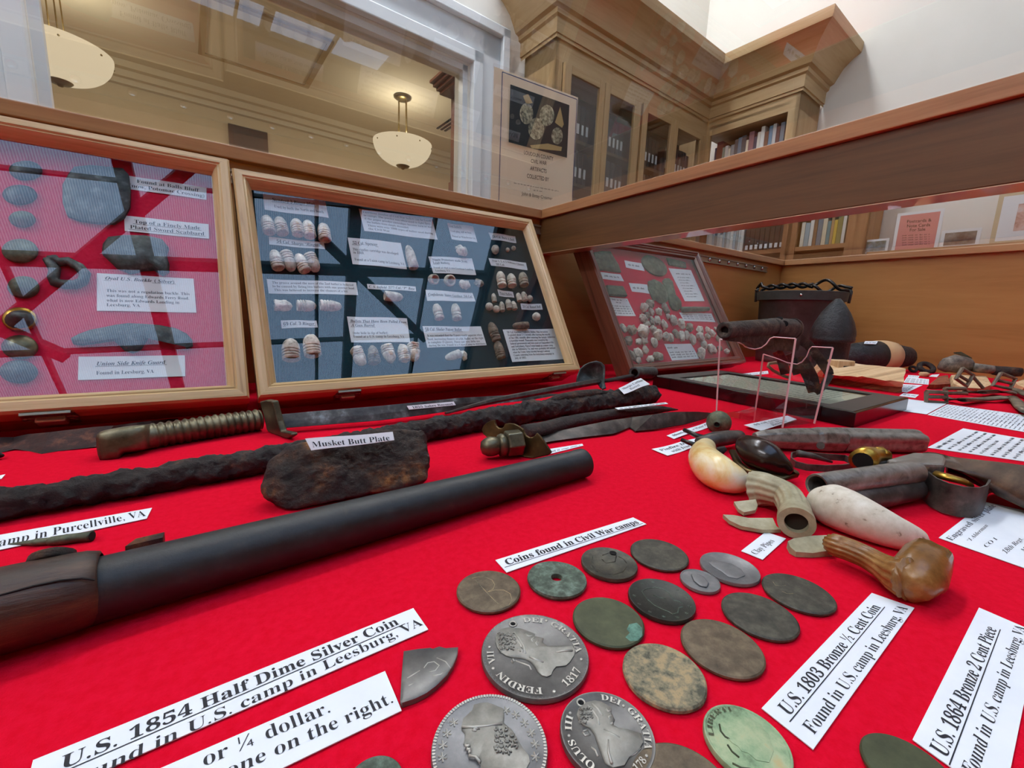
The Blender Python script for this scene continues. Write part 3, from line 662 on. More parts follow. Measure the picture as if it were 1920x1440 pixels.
def ball(tray, c, rpx, label, mat='lead', group=None, jit=.0004, stretch=1.0, name='lead_ball', cat='ball', freq=140):
    r = rpx * depth(tray.px(*c)) / FPX; p = tray.px(*c, r * .9)
    m = MB(); m.lathe([(r * math.sin(a), -r * math.cos(a) * stretch) for a in np.linspace(0, math.pi, 11)], p, tray.eu + tray.ex * .3 * (stretch != 1), 14, ref=tray.n, caps=False)
    m.jitter(jit, freq, seed=c[0] * .17, detail=2); return tag(m.build(name, M[mat], smooth=True), label, cat, group)
def lump(tray, c, rx, ry, ang, label, mat='lead', group=None, name='chewed_bullet', rough=.28):
    d = depth(tray.px(*c)) / FPX; a = rx * d; b = ry * d * 1.05; h = min(a, b) * .8; p = tray.px(*c, h * .9)
    e = tray.ex * math.cos(ang) + tray.eu * math.sin(ang); f = np.cross(tray.n, e); vs = MB()
    vs.lathe([(math.sin(t), -math.cos(t)) for t in np.linspace(0, math.pi, 9)], (0, 0, 0), (0, 0, 1), 12, caps=False)
    s = rnd.random() * 50; out = []
    for q in vs.v:
        k = 1 + rough * noise.noise(Vector(q) * 1.7 + Vector((s, s, 0))) * 1.6 + .12 * noise.noise(Vector(q) * 5 + Vector((s, 0, s)))
        x, y, z = q[0] * k * a, q[2] * k * b, q[1] * k * h; out.append(tuple(p + e * x + f * y + tray.n * z))
    vs.v = out; return tag(vs.build(name, M[mat], angle=45), label, 'bullet', group)
def plate(tray, pts, thick, label, mat, cat, name, h=.0012, dome=0, jit=0.0002, parent=None, smooth=False):
    """flat relic traced on the felt and given its thickness"""
    poly = [tray.px(*p, h) for p in pts]; c = sum(poly) / len(poly); m = MB(); n = len(poly)
    rings = [poly, [p + tray.n * thick * .75 for p in poly], [c + (p - c) * .94 + tray.n * thick for p in poly], [c + (p - c) * .6 + tray.n * (thick + dome * .7) for p in poly], [c + (p - c) * .2 + tray.n * (thick + dome) for p in poly]]
    m.loft(rings); m.jitter(min(jit, .0004), 120, seed=pts[0][0] * .1, detail=2)
    o = m.build(name, M[mat], parent, angle=50)
    return tag(o, label, cat) if cat else o
def oval(c, rx, ry, n=24, a0=0): return [(c[0] + rx * math.cos(2 * math.pi * k / n + a0), c[1] + ry * math.sin(2 * math.pi * k / n + a0)) for k in range(n)]
T = box_teal; pj = lambda u, v, h=0: T.px(u, v, h + .0004)
def row(s, u0, u1, n0, n, cap, st): return ('uv', s, u0, u1, n0, cap, st)
k5, k6, k7, k8 = K(440, 300, 5.333), K(760, 300, 5.333), K(440, 500, 5.333), K(760, 500, 5.333)
def q4(k, *p): return [k(*a) for a in p]
def tcard(label, corners, lines, curl=.0012, p=None): return card('label_card', label, corners, p or pj, lines, None, res=2, curl=curl, thick=.0003)
tcard('white card at the oak hinge corner of the teal box, headed Standard', q4(k5, (280, 337), (905, 418), (940, 580), (300, 500)), [row('Standard 3 Ringer Mini', .13, .80, .40, 0, .22, 'biu'), row('Used by both the North and South', .15, .93, .78, 0, .17, 'r')])
tcard('narrow white card under the first five bullets, headed 54 Cal', q4(k5, (340, 772), (890, 828), (902, 895), (345, 850)), [row('54 Cal. Sharps “Ringtail”', .13, .95, .68, 0, .42, 'biu')])
tcard('wide white three-line card about the groove around the second bullet', q4(k5, (320, 1192), (1215, 1225), (1235, 1350), (340, 1335)), [row('The groove around the nose of the 2nd bullet is believed', .05, .96, .30, 0, .17, 'r'), row('to be caused by firing two bullets with one powder load.', .05, .97, .56, 0, .17, 'r'), row('This was believed to increase the chances of a hit.', .06, .88, .82, 0, .17, 'r')])
tcard('large white six-line card at the top middle of the teal box', [(672.5, 392), (809.4, 410.6), (820, 450), (683, 433.5)], [row('Enormous number of Civil War bullets can be found', .04, .97, .17, 0, .09, 'r'), row('in camps. The powder was often used to light fires', .04, .95, .32, 0, .09, 'r'), row('if the paper powder cartridges became torn or wet,', .04, .97, .47, 0, .09, 'r'), row('the bullets were simply discarded.', .06, .62, .62, 0, .09, 'r'), row('There were over 1000 types of bullets used during', .06, .95, .77, 0, .09, 'r'), row('the Civil War.', .06, .34, .92, 0, .09, 'r')])
tcard('white card with a lone cartridge beside it, headed 52 Cal', q4(k5, (1130, 775), (1660, 830), (1722, 1092), (1180, 1040)), [row('.52 Cal. Spencer', .06, .52, .24, 0, .12, 'bu'), row('This rimfire cartridge was developed', .05, .9, .48, 0, .10, 'r'), row('in 1860.', .05, .24, .60, 0, .10, 'r'), row('Found at a Union camp in Leesburg, VA', .05, .97, .86, 0, .10, 'r')])
tcard('white card above the battered plug, third along the top edge of the teal box', q4(k6, (418, 632), (675, 665), (720, 825), (462, 795)), [row('Used Enfield', .02, .5, .22, 0, .13, 'bu'), row('Used plug still in base', .04, .84, .52, 0, .12, 'r'), row('Found in Winchester VA', .05, .95, .84, 0, .12, 'r')])
tcard('small white card in the far top corner of the teal box above three balls', q4(k6, (832, 725), (1098, 765), (1110, 832), (860, 795)), [row('58 Cal. Buck & Ball', .1, .93, .70, 0, .34, 'bu')])
tcard('white card headed with protectors above four hollow bullets in the teal box', q4(k6, (230, 965), (665, 985), (708, 1152), (280, 1130)), [row('Nipple Protectors made from', .06, .86, .25, 0, .13, 'bu'), row('Lead Bullets', .06, .42, .44, 0, .13, 'bu'), row('Found at what is now Goodman Landing', .04, .95, .72, 0, .11, 'r'), row('Leesburg, VA', .06, .38, .90, 0, .11, 'r')])
tcard('white two-line card above three ringed bullets at the far side of the teal box', q4(k6, (832, 980), (1205, 1028), (1222, 1103), (858, 1055)), [row('Type 1, 2, & 3 Williams Cleaner', .07, .93, .42, 0, .24, 'bu'), row('58 Cal.', .14, .36, .84, 0, .24, 'bu')])
tcard('white strip card above one sideways bullet in the middle of the teal box', q4(k7, (1322, 175), (1808, 200), (1815, 248), (1330, 222)), [row('C. S. Infield .577 Cal. “P” Base', .03, .97, .75, 0, .5, 'bi')])
tcard('white card above two pale upright bullets, headed Confederate', q4(k8, (200, 232), (670, 265), (700, 350), (218, 342)), [row('Confederate States Gardner .54 Cal.', .04, .97, .55, 0, .26, 'biu')])
tcard('smallest white card among the loose balls and pistol bullets', q4(k8, (917, 230), (1073, 255), (1087, 312), (935, 295)), [row('Pistol Bullets', .08, .9, .72, 0, .42, 'bu')])
tcard('white card above two big pale bullets at the lower corner, headed 69 Cal', q4(k7, (460, 537), (817, 540), (832, 607), (470, 618)), [row('69 Cal. 3 Ringer', .06, .92, .66, 0, .42, 'biu')])
tcard('white card above five mangled bullets at the bottom of the teal box', q4(k7, (1122, 500), (1722, 517), (1755, 757), (1165, 758)), [row('Bullets That Have Been Pulled From', .04, .98, .22, 0, .11, 'biu'), row('A Gun Barrel', .04, .42, .38, 0, .11, 'biu'), row('(note hole in tip of bullet)', .05, .62, .68, 0, .10, 'r'), row('Found at a U.S. camp in Leesburg, VA', .05, .9, .82, 0, .10, 'r')])
tcard('white four-line card above a lone egg-shaped bullet low in the teal box', q4(k8, (170, 597), (752, 600), (810, 788), (218, 812)), [row('58 Cal. Shaler Patent Bullet', .03, .64, .23, 0, .15, 'biu'), row('It was intended that the 3 parts would separate when', .04, .97, .50, 0, .11, 'r'), row('fired, increasing chances of a hit. Bullet on the right', .03, .98, .67, 0, .11, 'r'), row('is complete (3 pieces). These saw very little use', .03, .9, .82, 0, .11, 'r'), row('during the war. Found in a Union Camp in Hillsboro', .03, .98, .96, 0, .10, 'r')])
tcard('small white card over one round ball near the far oak side', q4(k8, (1147, 370), (1357, 375), (1370, 432), (1160, 432)), [row('34 Cal. Round Ball', .07, .92, .7, 0, .42, 'bu')])
L10 = ['58 Cal. Gardiner Explosive Bullet. This invention', 'Exploded about 1 ¼ seconds after leaving the muzzle', 'of the rifle, usually after entering the target, inflicting', 'a horrible wound. Thousands were issued by the', 'federal government and were used at Chancellorsville', 'and Gettysburg. These 3 were found at a union camp', 'site in Hillsboro, Va. and were probably left behind', 'when the Union Army traveled through Loudoun', 'County returning from the Gettysburg campaign in', 'July of 1863.']
tcard('largest white card, ten lines, in the lower far corner of the teal box', q4(k8, (972, 630), (1485, 622), (1585, 925), (1068, 955)), [row(s, .06, .06 + .9 * min(1, len(s) / 56), .12 + .089 * i, 0, .06, 'b' if i < 10 else 'r') for i, s in enumerate(L10)])
w5 = lambda i: f'white ringed lead bullet, {ORD[i]} of five under the card headed Standard'
for i, (n, b) in enumerate((((310, 555), (350, 725)), ((440, 570), (480, 735)), ((605, 590), (640, 745)), ((722, 605), (755, 765)), ((880, 635), (905, 800)))): bullet(T, k5(*b), k5(*n), 11.3, w5(i))
for i, (n, b) in enumerate((((390, 900), (440, 1085)), ((575, 1115), (510, 925)), ((625, 940), (710, 1110)), ((820, 1120), (745, 945)))): bullet(T, k5(*b), k5(*n), 11.2, f'deeply ringed lead bullet, {ORD[i]} of four below the narrow 54 Cal card, nose {("up", "down")[i % 2]}')
bullet(T, k7(395, 388), k7(580, 400), 11, 'lumpy sideways lead bullet, blunt and crushed, below the three-line groove card', 'plain', jit=.0016)
bullet(T, k7(622, 390), k7(818, 392), 10.8, 'pinkish sideways ringed bullet with a flat nose below the three-line groove card', 'ring', jit=.0007)
bullet(T, k7(855, 385), k7(1072, 400), 10.5, 'pointed sideways ringed bullet below the three-line groove card', 'ring')
bullet(T, k7(567, 930), k7(558, 720), 15.5, 'big pale ringed bullet with a scratched side below the 69 Cal card', 'ring')
bullet(T, k7(782, 890), k7(755, 678), 15.2, 'big clean white ringed bullet, second below the 69 Cal card', 'ring')
for i, (b, n) in enumerate((((1208, 812), (1285, 995)), ((1400, 968), (1375, 790)), ((1512, 785), (1572, 965)), ((1705, 938), (1672, 775)), ((1783, 770), (1803, 945)))): bullet(T, k7(*b), k7(*n), 11.2, f'mangled lead bullet, {ORD[i]} of five below the card about pulled bullets', 'ring', jit=.0012, mat='lead' if i != 1 else 'lead_grey')
bullet(T, k5(1795, 1080), k5(1728, 850), 9.2, 'slim pale cartridge beside the 52 Cal card', 'plain', jit=.0005)
lump(T, k6(565, 908), 12.5, 9.5, -.3, 'battered knobbly lead plug in the upper middle of the teal box', name='lead_plug')
ball(T, k6(900, 895), 7.5, 'largest egg-shaped ball under the card in the far top corner', stretch=1.25); ball(T, k6(1022, 898), 4, 'smaller brown buckshot ball beside the egg-shaped one'); ball(T, k6(1082, 882), 4.3, 'white buckshot ball at the far top corner of the teal box')
for i, (x, y) in enumerate(((265, 1195), (425, 1207))):
    p = T.px(*k6(x, y)); r = (9.6, 10.6)[i] * depth(p) / FPX; m = MB()
    m.lathe([(r * .9, 0), (r, .003), (r, .009), (r * .75, .0105), (r * .66, .008), (r * .6, .003), (0, .003)], p, T.n * .8 - T.eu * .45 + T.ex * .1, 20, caps=False); m.jitter(.0004, 150, seed=x)
    tag(m.build('hollow_bullet', M['lead'], smooth=True), ('round hollow bullet base facing out, first below the protectors card', 'wide hollow bullet base facing out, second below the protectors card')[i], 'bullet')
lump(T, k6(590, 1245), 11.5, 8.5, -.15, 'squat crushed bullet, third below the protectors card'); lump(T, k6(737, 1232), 9.5, 7.5, -.2, 'small crushed bullet, fourth below the protectors card', mat='lead_grey')
for i, (n, b) in enumerate((((943, 1112), (968, 1262)), ((1050, 1138), (1072, 1262)), ((1165, 1122), (1192, 1255)))): bullet(T, k6(*b), k6(*n), 8.6, f'tan ringed bullet, {ORD[i]} of three below the two-line Type card', 'belt', mat=('lead', 'lead', 'lead_grey')[i])
bullet(T, k7(1500, 290), k7(1688, 310), 9.3, 'lone sideways bullet under the white strip card mid box', 'plain', jit=.0006)
for i, (n, b) in enumerate((((303, 370), (345, 522)), ((493, 367), (518, 527)))): bullet(T, k8(*b), k8(*n), 9, f'pale upright bullet with a band, {ORD[i]} of two below the Confederate card', 'belt')
for n, b, r, s in (((878, 266), (892, 352), 4.7, 'slim pistol bullet standing apart just left of the smallest card'), ((960, 350), (972, 442), 5, 'small pistol bullet touching the two pale balls'), ((1023, 323), (1042, 422), 6, 'taller pistol bullet of a leaning pair below the smallest card'), ((1073, 343), (1097, 427), 5.2, 'shorter pistol bullet of a leaning pair below the smallest card'), ((1122, 262), (1145, 342), 5.2, 'first pistol bullet of a tight cluster with a ball'), ((1175, 250), (1200, 338), 5.6, 'second pistol bullet of a tight cluster with a ball')): bullet(T, k8(*b), k8(*n), r, s.replace('just left of', 'beside'), 'solid', jit=.0003)
for c, r, s in (((838, 400), 7.4, 'larger pale ball of two touching at the skylight bar reflection'), ((910, 425), 6.9, 'smaller pale ball beside the small pistol bullet'), ((1245, 318), 6, 'pinkish ball ending the tight pistol bullet cluster'), ((1310, 500), 8, 'single round ball under the 34 Cal card')): ball(T, k8(*c), r, s)
for b, n, r, s in (((915, 738), (850, 555), 9, 'dark grey pitted bullet, upper of two in a column'), ((962, 915), (912, 745), 9, 'dark grey pitted bullet, lower of two in a column')): bullet(T, k8(*b), k8(*n), r, s, 'solid', 'lead_dark', jit=.0007)
bullet(T, k8(1225, 585), k8(1068, 592), 6.6, 'brown sideways bullet just above the ten-line card', 'plain', 'lead_dark', jit=.0006)
bullet(T, k8(545, 868), k8(398, 918), 8, 'white egg-shaped bullet below the bottom card headed 58 Cal', 'plain', jit=.0005); lump(T, k8(582, 885), 6, 8.6, 0, 'small tan half bullet touching the white egg-shaped one')

# pinkish red box
T = box_red; k4 = K(0, 280, 2.769); pj0 = lambda u, v, h=0: box_red.px(u, v, h + .0004)
tcard('white card topmost in the red box, reading Found at Balls Bluff', q4(k4, (655, 135), (1072, 200), (1072, 262), (660, 205)), [row('Found at Balls Bluff', .12, .9, .44, 0, .27, 'r'), row('(now, Potomac Crossing)', .03, .97, .84, 0, .27, 'r')], .0006, pj0)
tcard('white card reading Top of a Finely Made scabbard', q4(k4, (645, 345), (1083, 390), (1085, 465), (648, 425)), [row('Top of a Finely Made', .11, .89, .44, 0, .24, 'ru'), row('Plated Sword Scabbard', .06, .94, .82, 0, .24, 'ru')], .0006, pj0)
tcard('largest white card in the red box, about an oval silver buckle', q4(k4, (503, 643), (1005, 672), (1020, 848), (503, 838)), [row('Oval U.S. Buckle ( Silver)', .08, .78, .17, 0, .09, 'biu'), row('This was not a regulation buckle. This', .09, .94, .50, 0, .08, 'r'), row('was found along Edwards Ferry Road,', .09, .93, .63, 0, .08, 'r'), row('what is now Edwards Landing in', .09, .82, .76, 0, .08, 'r'), row('Leesburg, VA.', .09, .42, .88, 0, .08, 'r')], .0005, pj0)
tcard('white card lowest in the red box, about a side knife guard', q4(k4, (408, 1077), (960, 1070), (962, 1178), (405, 1198)), [row('Union Side Knife Guard', .16, .80, .40, 0, .17, 'biu'), row('Found in Leesburg, VA', .155, .685, .80, 0, .16, 'r')], .0005, pj0)
BT = [((49, 321.5), 31, 17, 'pewter', 'uppermost dark oval button in the red box column'), ((38, 367), 32, 17.5, 'pewter', 'second oval button from the top of the red box column'), ((42.6, 412.5), 24.5, 14.5, 'greenrelic', 'smallest oval button, third in the red box column'), ((38.6, 472), 34, 21.5, 'greenrelic', 'greenish round button, fourth in the red box column'), ((45, 540), 30, 20, 'greenrelic', 'domed button, fifth in the red box column'), ((38, 652), 34, 22, 'brass', 'brass rimmed button, seventh in the red box column'), ((36, 698), 36, 21, 'pewter', 'lowest dark button half lost in the red box column')]
for c, rx, ry, mt, lb_ in BT: plate(T, oval(c, rx, ry), .003, lb_, mt, 'button', 'button', dome=.004, smooth=True)
bt = plate(T, oval((38, 600), 33, 22), .003, 'brass ring button with a pointed cone, sixth in the red box column', 'brassbright', 'button', 'button', dome=.001)
p = T.px(38, 600, .003); m = MB(); m.lathe([(.010, 0), (.009, .002), (.003, .010), (0, .011)], p, T.n, 16); m.build('cone', M['pewter'], bt, smooth=True)
plate(T, [(131, 330), (140, 317), (170, 314), (205, 317), (232, 320), (243, 332), (246, 360), (245, 390), (234, 410), (215, 422), (185, 421), (150, 416), (128, 408), (120, 385), (119, 350)], .0045, 'large dark squarish plate with worn rounded corners in the red box', 'pewter', 'plate', 'relic_plate', dome=.002, jit=.0005)
plate(T, [(195, 462), (205, 449), (235, 446), (275, 446), (305, 453), (317, 468), (313, 482), (318, 497), (317, 512), (305, 518), (290, 508), (268, 509), (245, 514), (220, 505), (205, 490), (193, 479)], .006, 'grey ornate scabbard throat with notched edge in the red box', 'pewter', 'scabbard fitting', 'scabbard_throat', dome=.004, jit=.0008)
m = MB(); loop = [(92, 488), (104, 486), (110, 492), (128, 490), (148, 500), (160, 514), (155, 528), (140, 534), (118, 533), (104, 530), (100, 520), (103, 505)]
m.tube([T.px(*a, .0035) for a in loop + loop[:2]], .0045, 8, ref=T.n); tag(m.build('buckle_ring', M['pewter'], smooth=True), 'dark D-shaped buckle ring left of the oval buckle card'.replace('left of', 'beside'), 'buckle')
plate(T, [(135, 638), (150, 629), (170, 622), (195, 617), (217, 613), (240, 609), (262, 610), (300, 612), (330, 618), (350, 628), (361, 640), (362, 650), (352, 655), (343, 648), (330, 634), (305, 628), (280, 632), (272, 645), (265, 656), (250, 663), (235, 659), (224, 649), (215, 640), (185, 644), (155, 648), (138, 646)], .005, 'long curved grey knife guard with a disc and a knob end', 'pewter', 'knife guard', 'knife_guard', dome=.002, jit=.0005)

# dark brown box
T = box_dark; pj2 = lambda u, v, h=0: box_dark.px(u, v, h + .0004)
SC = lambda *a: ('scr', *a)
for lb_, c, ls in (('small white card beside the upper oval plate in the dark box', ((530, 328), (690, 355), (713, 425), (545, 392)), [SC(.15, .75, .6, .25, 3)]), ('small white card under the square plate in the dark box', ((315, 433), (495, 455), (527, 517), (337, 495)), [SC(.12, .82, .6, .25, 4)]),
        ('small white card beside the broken oval plate', ((570, 530), (735, 545), (757, 627), (600, 607)), [SC(.12, .75, .62, .22, 3)]), ('white card under the small grey block in the dark box', ((345, 652), (555, 672), (633, 830), (430, 825)), [SC(.08, .95, .16, .07, 6), SC(.4, .62, .3, .07, 2)] + [SC(.07, .92, .5 + .13 * i, .06, 6) for i in range(4)]),
        ('tall white card by the far frame side of the dark box', ((928, 398), (1130, 415), (1253, 695), (1075, 695)), [SC(.22, .85, .17, .04, 4)] + [SC(.2, .8 - .1 * (i % 3), .28 + .085 * i, .03, 5) for i in range(8)]), ('wide low white card below the grey tube', ((1025, 797), (1315, 805), (1350, 883), (1068, 872)), [SC(.04, .96, .3 + .22 * i, .1, 8) for i in range(3)]),
        ('white card at the bottom of the dark box among bullets', ((888, 1080), (1130, 1078), (1205, 1212), (958, 1230)), [SC(.04, .4, .28, .1, 2)] + [SC(.05, .92, .55 + .15 * i, .08, 6) for i in range(3)])):
    tcard(lb_, q4(kc, *c), ls, .0006, pj2)
plate(T, q4(kc, (250, 262), (325, 250), (398, 255), (430, 305), (470, 370), (495, 440), (420, 432), (340, 420), (280, 422), (266, 340)), .004, 'square greenish box plate with an emblem in the dark box corner', 'greenrelic', 'plate', 'box_plate', dome=.0015, jit=.0003)
plate(T, [kc(795 + 112 * math.cos(a) + 20 * math.sin(a), 380 + 30 * math.cos(a) + 88 * math.sin(a)) for a in np.linspace(0, 2 * math.pi, 25)[:-1]], .004, 'whole oval greenish plate in the dark box', 'greenrelic', 'plate', 'oval_plate', dome=.003)
plate(T, q4(kc, (740, 520), (790, 503), (850, 530), (895, 580), (918, 650), (912, 700), (880, 725), (845, 712), (810, 690), (785, 690), (765, 640), (742, 590)), .004, 'broken oval greenish plate lying under the whole oval one', 'greenrelic', 'plate', 'oval_plate', dome=.003)
plate(T, q4(kc, (868, 520), (885, 497), (920, 495), (950, 520), (970, 600), (990, 680), (1035, 715), (1035, 760), (1005, 785), (960, 775), (935, 730), (920, 660), (905, 600)), .005, 'long bent greenish relic with a knob in the dark box', 'greenrelic', 'relic', 'bent_relic', dome=.004, jit=.0008)
plate(T, q4(kc, (352, 565), (500, 575), (540, 660), (368, 648)), .008, 'small grey block above a white card in the dark box', 'greenrelic', 'relic', 'relic_block', jit=.0005)
plate(T, q4(kc, (905, 310), (990, 330), (1075, 352), (1082, 400), (1000, 385), (930, 372)), .004, 'flat notched green plate under the top edge of the dark box', 'greenrelic', 'plate', 'notched_plate')
m = MB(); m.tube([T.px(*kc(1058, 770), .006), T.px(*kc(1170, 766), .006), T.px(*kc(1285, 765), .006)], [.0065, .006, .005], 12); tag(m.build('relic_tube', M['greenrelic'], smooth=True), 'thin grey metal tube across the dark box above a wide card', 'tube')
LU = '765,720,42,45 710,748,38,42 775,790,28,36 840,790,32,32 905,760,28,52 925,830,20,30 975,865,35,48 1045,895,32,45 735,820,28,32 705,850,34,45 780,860,22,30 830,870,32,45 780,892,25,28 735,895,30,28 890,905,30,50 520,935,32,42 600,950,45,42 702,965,58,60 790,945,33,33 830,995,45,45 1120,930,35,38 1210,950,32,38 1285,955,24,32 1325,985,28,33 1280,1012,30,28 1215,1015,36,40 905,1012,34,40 945,1018,28,42 997,985,28,42 1050,1010,30,52 1095,1000,28,45 1145,1035,30,48 560,1050,42,42 660,1060,30,30 712,1050,32,36 800,1065,35,42 1382,1030,30,33 1357,950,14,25 1250,1090,32,38 1315,1122,38,48 1390,1120,30,22 1455,1145,28,24 1225,1160,40,50 720,1135,30,38 600,1180,28,50 655,1160,40,45 655,1225,28,32 765,1215,38,32 830,1190,62,38'
for k, s in enumerate(LU.split()):
    x, y, rx, ry = map(float, s.split(','))
    zone = 'upper' if y < 905 else 'middle' if y < 1045 else 'bottom'
    lump(T, kc(x, y), rx / 4.8, ry / 4.8, rnd.uniform(-.4, .4), f'chewed pale lead bullet in the {zone} part of the heap in the dark box', 'lead' if (k % 4) else 'lead_grey', f'chewed bullets in the {zone} part of the dark box')

# ================================================================== RELICS LYING ON THE RED CLOTH
def A(u, v, d): return EYE + ray(u, v) * d
def rod_pts(lst): return [on_table(*a) for a in lst]
def fine(pts, rads, n):
    """resample an axis into n stations"""
    q = np.column_stack([np.array(pts, float), np.array(rads, float)]); d = np.concatenate([[0], np.cumsum(np.linalg.norm(np.diff(q[:, :3], axis=0), axis=1))]); K_ = len(q)
    mt = np.array([(q[min(i + 1, K_ - 1)] - q[max(i - 1, 0)]) / (d[min(i + 1, K_ - 1)] - d[max(i - 1, 0)]) for i in range(K_)]); out = []
    for x in np.linspace(0, d[-1], n):
        i = min(max(int(np.searchsorted(d, x, 'right')) - 1, 0), K_ - 2); h = d[i + 1] - d[i]; s = (x - d[i]) / h
        out.append((2 * s ** 3 - 3 * s ** 2 + 1) * q[i] + (s ** 3 - 2 * s ** 2 + s) * h * mt[i] + (3 * s ** 2 - 2 * s ** 3) * q[i + 1] + (s ** 3 - s ** 2) * h * mt[i + 1])
    return [o[:3] for o in out], [float(max(o[3], 1e-5)) for o in out]
# ---- long black barrel with a wooden stock end
t = thing('musket_barrel', (.08, .215, 0), 'long smooth black gun barrel with a wooden stock end, nearest of the long irons', 'gun barrel')
a, b = np.array([-.0465, .2075, .0122]), np.array([.2215, .2252, .0108]); ax = unit(b - a); Lb = np.linalg.norm(b - a)
m = MB(); m.lathe([(.0122, -.03), (.0122, 0), (.0119, Lb * .4), (.0112, Lb * .75), (.0108, Lb - .006), (.0112, Lb - .005), (.0110, Lb), (.0075, Lb + .0004), (.0068, Lb - .02), (0, Lb - .02)], a, ax, 40, caps=False); m.build('barrel', M['steel_black'], t, angle=40)
m = MB(); m.lathe([(0, -.16), (.0150, -.158), (.0148, -.06), (.0146, -.02), (.0143, -.008), (.0138, -.002), (.0128, .0015), (.0118, .002)], a + np.array([0, 0, .0018]), ax, 40, caps=False); m.jitter(.0003, 60); st = m.build('wooden_stock', M['stock'], t, smooth=True)
m = MB(); cr = [P(-60, 1135, .02), P(0, 1117, .0245), P(60, 1098, .0255), P(110, 1085, .0262), P(150, 1080, .0262), P(172, 1084, .0258)]
def skin(p, k=1.0):
    q = p - a; s = np.dot(q, ax); r = q - s * ax - np.array([0, 0, .0018]); return a + np.array([0, 0, .0018]) + s * ax + unit(r) * (.01455 * k)
m.tube([skin(p) for p in cr], .0004, 5); m.build('crack', plain('dark crack', '#060404', .9), st)
q = skin(P(98, 1052, .024), 1.0); m = MB(); m.lathe([(.007, -.002), (.0065, .0012), (.004, .0024), (0, .0028)], q, unit(np.array([0, .75, .65])), 16); m.jitter(.0003, 90); m.build('stock_screw', M['rust_brown'], t, smooth=True)
q = P(272, 1016, .016) + np.array([0, .004, 0]); m = MB(); m.hexa([q + ax * x + np.array([0, y, z]) for z in (-.008, -.0005) for x, y in ((-.007, -.003), (.006, -.003), (.006, .003), (-.004, .003))]); m.jitter(.0005, 120); m.build('sight_lug', M['rust_brown'], t)
# ---- rusted barrel
t = thing('rusted_barrel', (.2, .36, 0), 'long crusted rusty barrel running behind the lump with the butt plate note', 'gun barrel')
pts, rr = fine([(-.2, .325, .0085), (-.1073, .334, .0087), (.0133, .3442, .0092), (.1879, .3676, .0108), (.2896, .3775, .0117), (.5082, .3854, .0131)], [.0085, .0087, .0091, .0106, .0115, .013], 420)
m = MB(); m.tube(pts, rr, 40); m.jitter(.0022, 70, 3); m.jitter(.0016, 200, 9); m.min_z(.0005); m.build('barrel', M['rust'], t, smooth=True)
m = MB(); q = pts[370]; m.tube([pts[300] + UP * .008, pts[312] + UP * .0115, pts[330] + UP * .0125, pts[352] + UP * .012, pts[366] + UP * .009], [.003, .005, .006, .005, .003], 10); m.jitter(.001, 150, 5); m.build('crusted_lug', M['rust_brown'], t, smooth=True)
m = MB(); e = unit(pts[-1] - pts[-2]); m.lathe([(.0055, 0), (.0055, .0004), (0, .0004)], pts[-1] + e * .0009, e, 14); m.build('bore', plain('black bore', '#030303', .9), t)
def CRD(u, v, h=0): return A(u, v, .560) + np.array([-.003, -.002, .002]) * (1 + h)
k8b = K(860, 660, 3.84)
def slope_proj(p0, n): return lambda u, v, h=0: PL(u, v, np.asarray(p0) + unit(n) * h, n)
q = A(*k8b(1265, 250), .572)
card('label_card', 'curled white card lying on the far end of the crusted rusty barrel', [k8b(1150, 262), k8b(1310, 188), k8b(1377, 232), k8b(1190, 305)], slope_proj(q, (-.25, -.55, .8)), [('uv', 'Sharps Carbine', .1, .95, .42, .26, 'r'), ('uv', 'Barrel', .3, .66, .82, .26, 'r')], curl=.0015)
# ---- lump with butt plate note
k7b = K(460, 660, 4.364)
t = thing('butt_plate_lump', (.06, .29, 0), 'thick rust crusted plate lump with the Musket Butt Plate note leaning on the rusty barrel', 'relic')
n0 = unit(np.array([-.18, -.80, .56])); p0 = P(640, 950, 0)
outl = [(110, 1040), (125, 980), (165, 905), (220, 845), (290, 800), (390, 745), (480, 715), (560, 690), (700, 670), (900, 650), (1100, 632), (1300, 622), (1440, 618), (1485, 640), (1490, 700), (1510, 800), (1530, 880), (1525, 930), (1500, 960), (1505, 1030), (1430, 1090), (1200, 1140), (950, 1185), (700, 1240), (480, 1285), (340, 1300), (270, 1265), (200, 1225), (140, 1170), (112, 1110)]
poly = [PL(*k7b(*q), p0, n0) for q in outl]; c = sum(poly) / len(poly); m = MB(); back = -n0 * .016
def ringm(s, off): return [c + (p - c) * s + off for p in poly]
m.loft([ringm(.9, back), ringm(.99, back * .8), ringm(1, back * .35), ringm(.985, back * .05), ringm(.93, n0 * .001), ringm(.8, n0 * .0018), ringm(.6, n0 * .002), ringm(.4, n0 * .002), ringm(.2, n0 * .002), ringm(.05, n0 * .002)])
m.min_z(.0004)
lo = m.build('crusted_plate', M['rust_brown'], t, smooth=True, subsurf=3)
for nm_, sc_, st_ in (('large crust', .02, .005), ('fine crust', .006, .0026)):
    tx = bpy.data.textures.new(nm_, 'CLOUDS'); tx.noise_scale = sc_; tx.noise_depth = 3; dm = lo.modifiers.new(nm_, 'DISPLACE'); dm.texture = tx; dm.strength = st_; dm.texture_coords = 'GLOBAL'; dm.mid_level = .5
pjn = slope_proj(p0 + n0 * .0095, n0)
m = MB(); nb = [pjn(*k7b(*q)) for q in ((540, 808), (1218, 725), (1205, 657), (490, 712))]
card('label_card', 'white strip reading Musket Butt Plate stuck on the crusted lump', [k7b(490, 712), k7b(1205, 657), k7b(1218, 725), k7b(540, 808)], pjn, [('px', 'Musket Butt Plate', k7b(552, 784), k7b(1182, 726), k7b(541, 738), k7b(1172, 683), 'r')], curl=.0012)
